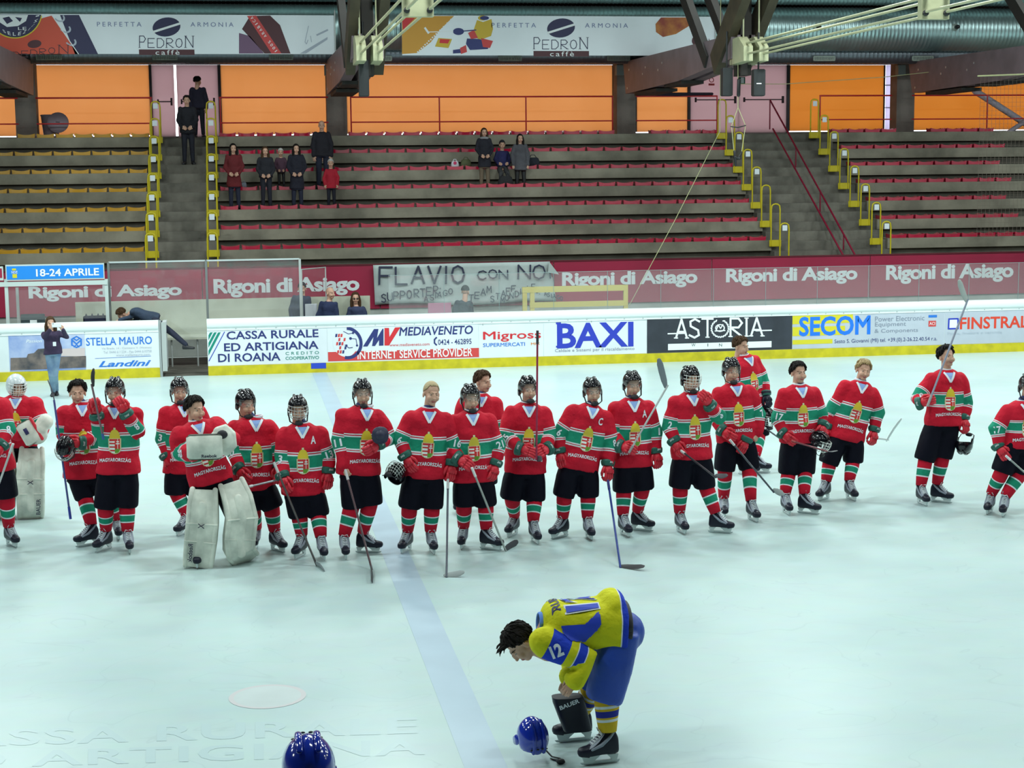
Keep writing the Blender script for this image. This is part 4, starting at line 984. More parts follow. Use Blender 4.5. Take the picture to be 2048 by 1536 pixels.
# bench glass with posts
GYb = 36.2; zg = zpx(410, 521, GYb)
for a, b_, lab in ((220, 413, 'tall glass pane behind the open gate'), (415, 601, 'tall glass pane left of the man in the cap')):
    X0, X1 = XB(a, GYb), XB(b_, GYb); t = thing('bench_screen', lab, 'glass pane', (X0, GYb, .3), 'tall bench glass panes')
    add('pane', box(X0, X1, GYb, GYb+.01, .7, zg), glass_m, t, smooth=False)
    add('top_channel', box(X0, X1, GYb-.01, GYb+.02, zg-.02, zg+.015), mat('channel_pale', (.5, .56, .56), .4), t, smooth=False)
    add('post', box(X0-.03, X0+.02, GYb-.03, GYb+.03, 0, zg), mat('post_grey', (.20, .22, .22), .5, metal=.3), t, smooth=False)
    if b_ == 601: add('post', box(X1-.02, X1+.03, GYb-.03, GYb+.03, 0, zg), alu, t, smooth=False)
X0, X1 = XB(604, 36.6), XB(652, 37.2)
t = thing('bench_screen', 'smaller framed glass wing standing askew right of the tall panes', 'glass pane', (X0, 36.5, 0))
za = zpx(630, 537, 36.7)
add('frame', join(tube([(X0, 36.4, .8), (X0, 36.4, za)], .014, 6), tube([(X1, 37.1, .8), (X1, 37.1, za)], .014, 6), tube([(X0, 36.4, za), (X1, 37.1, za)], .014, 6)), alu, t)
add('pane', (np.array([(X0, 36.4, .8), (X1, 37.1, .8), (X1, 37.1, za), (X0, 36.4, za)]), [(0, 1, 2, 3)]), glass_m, t, smooth=False)
# timekeeper booth with the blue sign
TBY = 35.9; t = thing('timekeeper_booth', 'white framed timekeeper booth with sign boards on top, left edge', 'booth', (XB(100, TBY), TBY, 0))
bw = mat('booth_paint', (.52, .60, .58), .5)
for px in (14, 214): add('post', box(XB(px, TBY)-.035, XB(px, TBY)+.035, TBY-.03, TBY+.03, 0, zpx(px, 558, TBY)), bw, t, smooth=False)
add('header_beam', box(XB(-150, TBY), XB(216, TBY), TBY-.05, TBY+.1, zpx(110, 571, TBY), zpx(110, 562, TBY)), bw, t, smooth=False)
add('back_post', box(XB(35, 37)-.03, XB(35, 37)+.03, 37, 37.05, 0, zpx(35, 575, 37)), alu, t, smooth=False)
add('pane', box(XB(16, TBY), XB(212, TBY), TBY, TBY+.01, ZT, zpx(110, 571, TBY)), glass_m, t, smooth=False)
sgn = add('sign_board', box(XB(14, TBY-.06), XB(211, TBY-.06), TBY-.06, TBY-.02, zpx(110, 560, TBY-.06), zpx(110, 528, TBY-.06)), bw, t, smooth=False, label='blue sign board in a pale frame')
add('blue_face', box(XB(16, TBY-.07), XB(209, TBY-.07), TBY-.066, TBY-.06, zpx(110, 557.5, TBY-.07), zpx(110, 531, TBY-.07)), mat('sign_blue', (.01, .20, .62), .4, emit=((.01, .2, .62), .25)), sgn, smooth=False)
add('lettering', writing('18-24 APRILE', 72, 537, 198, 552, TBY-.072, bold=.05), white_p, sgn, smooth=False)
add('tiny_emblem', join(rect_px(24, 537, 32, 541, TBY-.072), rect_px(25, 548, 34, 556, TBY-.072)), yel_p, sgn, smooth=False)
add('lettering', writing('NEVE', 23, 542, 35, 547, TBY-.072), white_p, sgn, smooth=False)
s2 = add('sign_board', box(XB(-60, TBY-.06), XB(9, TBY-.06), TBY-.06, TBY-.02, zpx(0, 561, TBY-.06), zpx(0, 533, TBY-.06)), bw, t, smooth=False, label='white sign board with a crimson square')
add('crimson_square', rect_px(-20, 537, 4, 556, TBY-.065), crim, s2, smooth=False)
post_w = None
# things on the booth desk
desk = thing('booth_desk', 'low desk behind the left boards holding dark equipment', 'desk', (XB(120, 36.5), 36.5, 0))
dz = zpx(120, 652, 36.4)
add('top', box(XB(-60, 36.4), XB(214, 36.4), 36.1, 36.8, dz-.04, dz), ledge, desk, smooth=False)
for px in (-40, 200): add('leg', box(XB(px, 36.4)-.03, XB(px, 36.4)+.03, 36.4, 36.46, 0, dz-.04), alu, desk, smooth=False)
t = thing('monitor', 'dark flat monitor seen from behind with a white label, on the booth desk', 'monitor', (XB(64, 36.3), 36.3, dz))
add('screen_back', rbox((XB(64, 36.3), 36.3, zpx(64, 640, 36.3)), (.50, .05, .26), .015), mat('monitor_dark', (.03, .05, .06), .5), t, smooth=False)
add('stand', cbox((XB(64, 36.3), 36.36, dz+.06), (.08, .05, .12)), black, t, smooth=False)
add('label_sheet', rect_px(60, 640, 74, 647, 36.26), white_p, t, smooth=False)
t = thing('equipment_crate', 'open dark plastic crate with small bottles, right part of the booth desk', 'crate', (XB(190, 36.3), 36.3, dz))
cz = zpx(190, 632, 36.3); cx0, cx1 = XB(166, 36.3), XB(212, 36.3)
add('body', join(box(cx0, cx1, 36.15, 36.18, dz, cz), box(cx0, cx1, 36.42, 36.45, dz, cz), box(cx0, cx0+.02, 36.15, 36.45, dz, cz), box(cx1-.02, cx1, 36.15, 36.45, dz, cz), box(cx0, cx1, 36.15, 36.45, dz, dz+.02)), mat('crate_navy', (.01, .012, .04), .5), t, smooth=False)
for px in (171, 183, 195, 205): add('bottle', join(tube([(XB(px, 36.3), 36.3, dz+.02), (XB(px, 36.3), 36.3, cz+.02)], .02, 8), tube([(XB(px, 36.3), 36.3, cz+.03), (XB(px, 36.3), 36.3, cz+.05)], .008, 6)), mat('crate_navy', (0, 0, 0)), t)
solo('laptop_case', rbox((XB(142, 36.3), 36.3, dz+.04), (.34, .25, .08), .02), mat('case_dark', (.02, .03, .03), .5), 'flat dark case between the monitor and the crate', 'case', smooth=False)
# yellow wooden frame behind the glass, pink board beside it
t = thing('goal_frame', 'pale yellow rectangular frame standing behind the glass right of the sheet', 'frame', (XB(1150, 36.6), 36.6, 0))
ym = mat('frame_yellow', (.56, .48, .12), .6); GF = 36.6
fz0, fz1 = zpx(1150, 612, GF), zpx(1150, 572, GF)
add('rail', box(XB(1045, GF), XB(1256, GF), GF, GF+.08, fz1-.13, fz1), ym, t, smooth=False); add('rail', box(XB(1060, GF), XB(1256, GF), GF, GF+.08, fz0-.02, fz0+.10), ym, t, smooth=False)
for px in (1050, 1065, 1252): add('post', box(XB(px, GF)-.05, XB(px, GF)+.05, GF+.006, GF+.08, 0, fz1), ym, t, smooth=False)
t = thing('pink_board', 'dull pink board behind the glass beside the hooded figure', 'board', (XB(878, 36.8), 36.8, 0))
add('panel', box(XB(856, 36.8), XB(902, 36.8), 36.8, 36.84, zpx(878, 640, 36.8), zpx(878, 606, 36.8)), mat('pink_panel', (.45, .18, .28), .6), t, smooth=False)
add('leg', join(*[box(XB(px, 36.8)-.02, XB(px, 36.8)+.02, 36.84, 36.88, 0, zpx(878, 610, 36.8)) for px in (860, 898)]), alu, t, smooth=False)
solo('bin_bag', rbox((XB(622, 36.7), 36.75, zpx(622, 622, 36.75)), (.27, .03, .32), .01), mat('bin_bag_pale', (.5, .52, .56), .6), 'pale clear bin bag between the man in the cap and the bald man', 'bin bag', smooth=False)  # flat pale slab standing in for a clear bin bag
for px in (212, 320, 505, 868):
    pass
# ================================================================ people
skin = mat('skin', (0.62, 0.36, 0.255), .55, var=.15, vscale=9); lips_m = mat('lips', (0.36, 0.11, 0.10), .5)
eyew = mat('eye_white', (.42, .38, .35), .4); iris = mat('iris', (.03, .02, .015), .2); brow_m = mat('brow', (.04, .025, .018), .8)
hairs = {'dark': mat('hair_dark', (.010, .007, .006), .75, bump=.8, bscale=60, spec=.2), 'brown': mat('hair_brown', (.06, .03, .014), .75, bump=.8, bscale=60, spec=.2), 'blond': mat('hair_blond', (.36, .25, .11), .55, bump=.6, bscale=60),
         'grey': mat('hair_grey', (.35, .33, .30), .6, bump=.6, bscale=60), 'cropblond': mat('hair_cropped', (.42, .32, .17), .6, bump=.3, bscale=80)}
W3 = (.70, .74, .78)
band = [(0, RED), (.385, W3), (.402, RED), (.415, W3), (.435, GREEN), (.60, W3), (.62, RED), (.632, W3), (.650, RED)]
bandA = [(0, RED), (.34, W3), (.365, RED), (.385, W3), (.41, GREEN), (.655, W3), (.68, RED), (.70, W3), (.725, RED)]
jersey_m = banded('striped_red_jersey', band, bandA)
sock_m = banded('striped_red_sock', [(0, RED), (.34, W3), (.385, GREEN), (.62, W3), (.665, RED)], rough=.85, bump=.5, bscale=25)
YEL = (.62, .60, .01); ROY = (.012, .045, .50)
yjersey_m = banded('yellow_jersey', [(0, YEL), (.90, W3), (.915, ROY)], [(0, YEL), (.05, ROY), (.34, YEL), (.46, W3), (.475, ROY), (.60, W3), (.615, YEL)])
ysock_m = banded('yellow_sock', [(0, (.62, .40, .02)), (.20, W3), (.27, (.62, .40, .02)), (.34, (.02, .03, .28)), (.54, (.62, .40, .02)), (.60, W3), (.68, (.62, .40, .02))], rough=.85)
shorts_m = mat('black_shorts', (.003, .003, .009), .7, bump=.3, bscale=8, spec=.12); collar_m = mat('collar_white', (.72, .76, .82), .7); neck_navy = mat('undershirt_navy', (.02, .03, .13), .8); vblue = mat('collar_blue', (.25, .38, .72), .7)
gl_red = mat('glove_red', (.62, .015, .035), .45, bump=.2, bscale=20); gl_green = mat('glove_green', (.01, .10, .075), .5); 
helm_k = mat('helmet_black', (.004, .004, .007), .22, spec=.35, coat=.35); helm_b = mat('helmet_blue', (.01, .035, .42), .12, coat=.9); helm_w = mat('helmet_white', (.62, .68, .70), .25, coat=.5)
wire_m = mat('cage_wire', (.55, .57, .55), .35, metal=.5); wire_w = mat('cage_wire_white', (.8, .82, .78), .4); visor_m = glassy('visor', (.8, .85, .8), .02, .06); strap_m = mat('strap_black', (.015, .015, .02), .6)
boot_m = mat('boot_black', (.008, .009, .022), .45, spec=.3); boot_s = mat('boot_silver', (.24, .27, .33), .45, bump=.3, bscale=40); lace_m = mat('lace_white', (.66, .70, .74), .7); holder_m = mat('blade_holder', (.62, .70, .70), .4); blade_m = mat('blade_steel', (.5, .55, .56), .25, metal=.8)
pad_m = mat('goalie_pad_white', (.76, .77, .68), .55, bump=.3, bscale=7, col2=(.48, .50, .44), vscale=5); navy_c = mat('navy_cloth', (.007, .008, .018), .8, bump=.3, bscale=10)

# --- head template (face towards -Y, centre of head at origin)
def _head():
    pr = [ell((0, .018, .028), (.077, .096, .092)), ell((0, -.022, -.028), (.064, .072, .085)), ell((0, -.052, -.092), (.034, .032, .026)), ell((0, -.094, -.020), (.011, .018, .030)), ell((0, -.106, -.038), (.0165, .014, .012)),
          ell((0, -.078, .016), (.047, .016, .011)), ell((.034, -.062, -.040), .030), ell((-.034, -.062, -.040), .030), ell((.079, .012, -.018), (.010, .020, .031)), ell((-.079, .012, -.018), (.010, .020, .031)),
          ell((0, -.086, -.066), (.021, .012, .006)), ell((0, -.084, -.075), (.018, .012, .006)), tube([(0, .015, -.05), (0, .028, -.20)], [.054, .058], 14)]
    V, F = fuse(pr, .0055, 3); mi = []
    for f in F:
        c = V[list(f)].mean(0); mi.append(1 if abs(c[0]) < .022 and -.082 < c[2] < -.060 and c[1] < -.080 else 0)
    bv = BVHTree.FromPolygons([tuple(v) for v in V], F); extra = []
    def fy(x, z):
        h = bv.ray_cast(Vector((x, -.3, z)), Vector((0, 1, 0)))[0]; return h[1] if h else -.08
    for s in (-1, 1):
        y = fy(s*.031, -.004); extra += [(ell((s*.031, y+.006, -.004), (.0125, .010, .0052), nu=10, nv=6), 2), (ell((s*.031, y-.0015, -.004), (.0056, .004, .0045), nu=8, nv=5), 3)]
        extra.append((tube([(s*.014, fy(s*.014, .019)-.001, .017), (s*.032, fy(s*.032, .023)-.001, .023), (s*.050, fy(s*.05, .018)-.001, .018)], [.0028, .0036, .002], 6), 4))
    n = len(V); eV, eF, em = joinm(*extra)
    return np.concatenate([V, eV]), list(F)+[tuple(i+n for i in f) for f in eF], mi+em
HEAD = _head()
HMATS = [skin, lips_m, eyew, iris, brow_m]

# --- bare hand and padded glove templates: wrist at origin, fingers along -Z, back of the hand to -Y, thumb to +X
def _hand(curl=1.0):
    pr = [ell((0, 0, -.045), (.040, .017, .050)), tube([(0, 0, .03), (0, 0, -.02)], [(.030, .022), (.032, .020)], 10)]
    for i, (x, L) in enumerate(((.029, .90), (.010, 1.0), (-.010, .94), (-.028, .76))):
        a = [(x, -.002, -.078), (x*1.05, .002, -.078-.034*L), (x*1.0, .002+.026*curl*L, -.082-.048*L), (x*.95, .004+.040*curl*L, -.070-.034*L)]
        pr.append(tube(a, [.0095, .0088, .0082, .0075], 8))
    pr.append(tube([(.030, .0, -.022), (.050, .012, -.048), (.046, .030, -.072), (.036, .038, -.088)], [.013, .0105, .0095, .0085], 8))
    return fuse(pr, .0042, 2)
HV, HF = _hand()
def _glove():
    ps = [(loft([oval((0, 0, z), A(1, 0, 0), A(0, 1, 0), a, b, 16) for z, a, b in ((.055, .066, .052), (.045, .076, .062), (-.005, .070, .056), (-.012, .058, .046))]), 1),
          (fuse([rbox((0, -.004, -.055), (.104, .060, .10), .02), ell((0, -.02, -.05), (.05, .03, .05))], .009, 3), 0),
          (loft([oval((0, 0, z), A(1, 0, 0), A(0, 1, 0), a, b, 16) for z, a, b in ((.036, .0775, .0635), (.010, .0745, .0605))]), 2)]
    for i, (x, L) in enumerate(((.038, .92), (.0125, 1.0), (-.0125, .96), (-.038, .82))):
        ps.append((tube([(x, -.014, -.095), (x*1.04, -.012, -.095-.040*L), (x, .018, -.108-.052*L), (x*.96, .044, -.095-.036*L)], [.0165, .0168, .0155, .0135], 8), 0))
        ps.append((rbox((x, -.036, -.070), (.021, .016, .045), .006), 0))
    ps.append((tube([(.046, .0, -.025), (.070, -.004, -.058), (.066, .020, -.092), (.052, .036, -.108)], [.019, .0175, .016, .013], 8), 0))
    return joinm(*ps)
GV, GF, GM = _glove()
P_, F_, _ = glyphs('SHERWOOD', .02); gtx = (np.stack([(P_[:, 0]-.5)*.10, -.066+.030*np.abs((P_[:, 0]-.5)*2)**2, .013+P_[:, 1]*.020], 1), F_)
glove_me = {1: mesh('glove', GV, GF, [gl_red, gl_green, gl_green], GM, angle=60), -1: mesh('glove', GV*A(-1, 1, 1), [tuple(reversed(f)) for f in GF], [gl_red, gl_green, gl_green], GM, angle=60)}
gtx_me = mesh('cuff_lettering', *gtx, [white_p], smooth=False)
blk_glove = {s: mesh('glove', GV*A(s, 1, 1), GF if s == 1 else [tuple(reversed(f)) for f in GF], [boot_m, gl_green, boot_m], GM, angle=60) for s in (1, -1)}

# --- skate template: ankle over origin, toe to -Y, blade on z=0
def _skate():
    X, Y, Z = A(1, 0, 0), A(0, 1, 0), A(0, 0, 1)
    rings = []
    for y, zb, zt, w in ((.105, .085, .135, .022), (.098, .075, .20, .036), (.075, .070, .25, .042), (.03, .070, .262, .044), (-.015, .070, .235, .043), (-.055, .068, .185, .044), (-.10, .066, .152, .046), (-.145, .066, .135, .044), (-.175, .068, .118, .034), (-.188, .075, .100, .016)):
        rings.append(oval((0, y, (zb+zt)/2), X, Z, w, (zt-zb)/2, 14, 2.8))
    boot = loft(rings)
    toe = loft([oval((0, y, .1015), X, Z, w, h, 14, 2.6) for y, w, h in ((-.118, .047, .043), (-.15, .046, .037), (-.180, .035, .029), (-.194, .015, .014))])
    tong = loft([oval((0, y, z), X, nrm(A(0, .6, .8)), w, .016, 12, 2.4) for y, z, w in ((-.100, .150, .026), (-.055, .182, .030), (-.02, .225, .034), (.0, .275, .036), (-.008, .292, .030))])
    side = join(*[tube([(s*.0425, -.10, .125), (s*.046, -.03, .155), (s*.044, .03, .205), (s*.043, .06, .24)], [.010, .014, .012, .008], 8) for s in (-1, 1)])
    quarter = loft([oval((0, y, z), X, nrm(A(0, .5, .86)), w, h, 14, 2.6) for y, z, w, h in ((-.122, .128, .040, .018), (-.085, .150, .0465, .022), (-.045, .185, .0465, .026), (-.015, .225, .0455, .030), (-.002, .252, .040, .020))])
    lc = []
    for i in range(6):
        t = i/5; y = -.095+.085*t; z = .165+.075*t; lc += [tube([(-.026, y+.004, z-.008), (0, y-.01, z+.006), (.026, y+.012, z-.002)], .0042, 6), tube([(.026, y+.004, z-.008), (0, y-.01, z+.008), (-.026, y+.012, z-.002)], .0042, 6)]
    lc += [tube([(0, -.03, .252), (.03, -.045, .262), (.04, -.03, .235)], .004, 6), tube([(0, -.03, .252), (-.03, -.045, .262), (-.04, -.03, .232)], .004, 6)]
    hold = join(prism([(.105, .068), (.095, .026), (.06, .020), (.045, .045), (.02, .068)], -.011, .011), prism([(-.03, .068), (-.06, .045), (-.085, .020), (-.150, .022), (-.165, .066)], -.011, .011), prism([(.09, .030), (.09, .018), (-.15, .018), (-.15, .030)], -.009, .009))
    hold = (np.stack([hold[0][:, 1], hold[0][:, 0], hold[0][:, 2]], 1), [tuple(reversed(f)) for f in hold[1]])
    bl = prism([(.118, .022), (.112, .006), (.09, 0), (-.13, 0), (-.165, .008), (-.178, .022)], -.002, .002); bl = (np.stack([bl[0][:, 1], bl[0][:, 0], bl[0][:, 2]], 1), [tuple(reversed(f)) for f in bl[1]])
    bV, bF, bm = joinm((boot, 0), (toe, 0), (tong, 1), (side, 1), (quarter, 1))
    return mesh('skate', bV, bF, [boot_m, boot_s], bm, angle=55), mesh('laces', *join(*lc), [lace_m]), mesh('blade_holder', *hold, [holder_m], smooth=False), mesh('blade', *bl, [blade_m], smooth=False)
SK = _skate()
def put_skate(root, M, nm='skate'):
    s = inst(nm, SK[0], root, M)
    for n, me in zip(('laces', 'blade_holder', 'blade'), SK[1:]): inst(n, me, parent=s)
    return s
# --- helmets
def _bound(a):
    a = a if a <= 180 else 360-a
    return 70 if a < 35 else 70+(a-35)*(112-70)/30 if a < 65 else 112 if a < 110 else 112-(a-110)*.12
HC = (0, .016, .034)
def _helmet():
    sh = shell(HC, (.100, .126, .112), _bound, th=.010, na=36, ne=12, disp=lambda a, t: .028*max(0, math.cos(math.radians(2*a)))**3*(1-t)+.012*math.cos(math.radians(6*a))*t)
    rid = [tube([(x, .016-.126*math.cos(t)*1.02, .034+.112*math.sin(t)*1.045) for t in np.linspace(.55, 2.3, 9)], [(.013, .007)]*9, 8, xdir=(1, 0, 0)) for x in (-.034, .034)]
    hol = [ell((x*1.0, -.075 if z > .1 else -.108, z), (.010, .006, .004), nu=8, nv=5) for x, z in ((-.05, .105), (.05, .105), (-.015, .128), (.015, .128))]
    ear = [loft([oval((s*.094, .012, -.018), A(0, 1, 0), A(0, 0, 1), .034, .044, 14), oval((s*.104, .012, -.018), A(0, 1, 0), A(0, 0, 1), .028, .038, 14)]) for s in (-1, 1)]
    return join(sh, *rid, *ear), join(*hol)
HELM = _helmet()
VIS = shell(HC, (.106, .138, .120), lambda a: 112, az=(-72, 72), top=74, th=.003, na=20, ne=5)
def _cage(step=1):
    w = []; r = (.108, .150, .150)
    P = lambda a, t: (HC[0]+r[0]*math.sin(t)*math.sin(a), HC[1]-r[1]*math.sin(t)*math.cos(a)-.012, HC[2]+r[2]*math.cos(t))
    for td in (78, 92, 105, 118, 131): w.append(tube([P(math.radians(a), math.radians(td)) for a in range(-75, 76, 15)], .0030, 5))
    for ad in (-60, -42, -25, -8, 8, 25, 42, 60): w.append(tube([P(math.radians(ad), math.radians(t)) for t in range(76, 140, 9)], .0026, 5))
    return join(*w)
CAGE = _cage()
STRAP = join(tube([(-.098, .0, -.03), (-.085, -.045, -.105), (-.03, -.085, -.128), (.03, -.085, -.128), (.085, -.045, -.105), (.098, .0, -.03)], [(.008, .003)]*6, 6), loft([oval((0, -.086+y, -.112), A(1, 0, 0), A(0, 0, 1), w, h, 12) for y, w, h in ((.02, .040, .024), (-.008, .040, .024), (-.022, .028, .015))]))
HSETS = {}
def helmet_meshes(shell_mat, cm):
    k = (shell_mat.name, cm.name)
    if k not in HSETS: HSETS[k] = (mesh('helmet', *HELM[0], [shell_mat], angle=60), mesh('vent_holes', *HELM[1], [black]), mesh('face_cage', *CAGE, [cm]), mesh('visor', *VIS, [visor_m]), mesh('chin_strap', *STRAP, [strap_m]))
    return HSETS[k]
def put_helmet(M, parent, shell_mat=helm_k, kind='visor', cm=None, strap=True, root_name='helmet'):
    h, v, c, vi, st = helmet_meshes(shell_mat, cm or wire_m)
    o = inst(root_name, h, parent, M); inst('vent_hole', v, parent=o)
    if kind in ('cage', 'both'): inst('face_cage', c, parent=o)
    if kind in ('visor',): inst('visor', vi, parent=o)
    if strap: inst('chin_strap', st, parent=o)
    return o
def hair_shape(kind):
    r = (.086, .106, .102)
    rnd = random.Random(3)
    ph = [rnd.uniform(0, 6.28) for _ in range(6)]
    d = lambda a, t: .018*math.sin(5*math.radians(a)+ph[0]+3*t)+.014*math.sin(11*math.radians(a)+ph[1]+7*t)+.01*math.sin(19*math.radians(a)+ph[2])
    def bd(a, lo):
        a = a if a <= 180 else 360-a
        return 54+5*math.sin(a*.35) if a < 40 else 54+(a-40)*(lo[0]-54)/20 if a < 60 else lo[0]+(a-60)*(lo[1]-lo[0])/60 if a < 120 else lo[1]
    if kind == 'crop': return shell((0, .018, .030), (.081, .100, .096), lambda a: bd(a, (82, 112)), th=.004)
    def locks(n, ln, rr, seed, up):
        q = random.Random(seed); out = []
        for i in range(n):
            a = math.radians(q.uniform(0, 360)); deg = math.degrees(a) % 360; lim = math.radians(bd(deg, (86, 120))-6); t = lim*math.sqrt(q.random())
            c = A(0, .018, .030); P = lambda t_, k: c+A(rr[0]*math.sin(t_)*math.sin(a)*k, -rr[1]*math.sin(t_)*math.cos(a)*k, rr[2]*math.cos(t_)*k)
            p = P(t, .98); t2 = t+ln*q.uniform(.7, 1.3)/.1; w = A(q.uniform(-.014, .014), q.uniform(-.006, .006), up*q.uniform(.2, 1))
            out.append(tube([p, P(min(t+.5*(t2-t), lim+.08), 1.04)+w*.6, P(min(t2, lim+.16), 1.02)+w], [.0095, .008, .003], 6))
        return join(*out)
    if kind == 'short': return join(shell((0, .018, .030), r, lambda a: bd(a, (86, 120)), th=.010, disp=d), locks(170, .055, (.087, .106, .104), 5, .004))
    if kind == 'tousled': return join(shell((0, .018, .033), (.088, .107, .106), lambda a: bd(a, (90, 125)), th=.012, disp=lambda a, t: 1.4*d(a, t)), locks(180, .055, (.092, .112, .110), 9, .018))
    if kind == 'long':
        V, F = shell((0, .020, .028), (.092, .112, .104), lambda a: bd(a, (96, 128)), th=.012, disp=d)
        fall = []
        for s in (-1, 1): fall.append(tube([(s*.075, .0, .03), (s*.088, -.005, -.06), (s*.085, -.015, -.16), (s*.075, -.02, -.24)], [.022, .032, .034, .016], 10))
        fall.append(tube([(0, .08, .02), (0, .10, -.08), (0, .10, -.2), (0, .09, -.26)], [.06, .075, .07, .03], 12))
        return join((V, F), *fall)
HAIR = {k: mesh('hair', *hair_shape(k), [hairs['dark']]) for k in ('crop', 'short', 'tousled', 'long')}
_hm = {}
def hair_mesh(k, c):
    if (k, c) not in _hm:
        m = HAIR[k].copy(); m.materials[0] = hairs[c]; _hm[(k, c)] = m
    return _hm[(k, c)]
def beanie(col):
    return shell((0, .016, .030), (.090, .110, .112), lambda a: 66 if (a < 50 or a > 310) else 92, th=.010), mat('knit_'+col[0], col[1], .9, bump=.5, bscale=50)

# --- crest of the jersey as a grid of coloured cells: s across, t down (both 0..1)
def crest_col(s, t):
    x = s*2-1
    if t < .42:
        if t < .09: return 5 if abs(x) < .16 and (t > .02) else None
        w = .78*math.sqrt(max(0, 1-((.42-t)/.34)**2))
        if t > .34: w = .80
        return 2 if abs(x) < w else None
    w = .92 if t < .78 else .92*math.sqrt(max(0, 1-((t-.78)/.22)**2))
    if abs(x) > w: return None
    if abs(x) > w-.14 or t > .965 or t < .445: return 5
    if x < -.03: return 1 if int((t-.445)/.066) % 2 else 0
    if t > .80 and t > .80+.12*abs(x-.42)-.02: return 3
    if abs(x-.42) < .07 or (abs(t-.54) < .016 and abs(x-.42) < .20) or (abs(t-.62) < .018 and abs(x-.42) < .30): return 1
    return 0
def crest_mesh():
    nx, ny = 26, 52; V = []; F = []; mi = []
    for j in range(ny+1):
        for i in range(nx+1): V.append((i/nx, j/ny))
    for j in range(ny):
        for i in range(nx):
            c = crest_col((i+.5)/nx, (j+.5)/ny)
            if c is not None: F.append((j*(nx+1)+i, (j+1)*(nx+1)+i, (j+1)*(nx+1)+i+1, j*(nx+1)+i+1)); mi.append(c)
    return np.array(V), F, mi
CREST = crest_mesh()
crest_mats = [mat('crest_red', (.60, .02, .02), .6), mat('crest_white', (.78, .80, .76), .6), mat('crest_gold', (.68, .50, .03), .5), mat('crest_green', (.12, .30, .02), .6), mat('crest_navy', (.02, .02, .1), .6), mat('crest_cream', (.62, .58, .34), .6)]

class Proj:
    """drapes flat prints over cloth, seen from the wearer's front (or any chosen side)"""
    def __init__(s, V, F, inner=None):
        s.b = BVHTree.FromPolygons([tuple(v) for v in V], [tuple(f) for f in F])
        s.i = BVHTree.FromPolygons([tuple(v) for v in inner[0]], [tuple(f) for f in inner[1]]) if inner else None
    def put(s, uv, O, r, u, f, lift=.005):
        out = []; f = nrm(f)
        for a, b in uv:
            o = O+r*a+u*b+f*.8; h = s.b.ray_cast(Vector(tuple(o)), Vector(tuple(-f)), 1.6)[0]
            if s.i is not None:
                g = s.i.ray_cast(Vector(tuple(o)), Vector(tuple(-f)), 1.6)[0]
                if g is not None and (h is None or (g-h).length > .045): h = g
                elif g is None: h = None
            out.append(np.array(h)+f*lift if h is not None else O+r*a+u*b)
        return np.array(out)

def basis(d, front):
    """columns: X, Y, Z with -Z along d and -Y towards front"""
    z = -nrm(d); y = -nrm(front-z*np.dot(front, z)); x = np.cross(y, z)
    return x, y, z
def M4(o, x, y, z, s=1.0):
    return Matrix(((x[0]*s, y[0]*s, z[0]*s, o[0]), (x[1]*s, y[1]*s, z[1]*s, o[1]), (x[2]*s, y[2]*s, z[2]*s, o[2]), (0, 0, 0, 1)))
def torso_rings(N, B, fw, prof, sc=1.0, n=22):
    a = nrm(B-N); L = np.linalg.norm(B-N); f = nrm(fw-a*np.dot(fw, a)); s = np.cross(f, a); 
    if s[0] < 0 and abs(a[2]) > .5: s = -s
    return [oval(N+a*L*u, s, f, hw*sc, hd*sc, n, 2.3) for u, hw, hd in prof], a, s, f, L
def arm_attr(V, pts):
    """distance along a polyline 0..1 and distance to it"""
    best = np.full(len(V), 1e9); u = np.zeros(len(V)); seg = [np.linalg.norm(pts[i+1]-pts[i]) for i in range(len(pts)-1)]; T = sum(seg); acc = 0
    for i in range(len(seg)):
        p, q = pts[i], pts[i+1]; d = q-p; t = np.clip(((V-p)@d)/(d@d), 0 if i else -.3, 1 if i < len(seg)-1 else 1.3)
        dist = np.linalg.norm(V-(p+t[:, None]*d), axis=1); k = dist < best; best[k] = dist[k]; u[k] = (acc+t[k]*seg[i])/T; acc += seg[i]
    return u, best

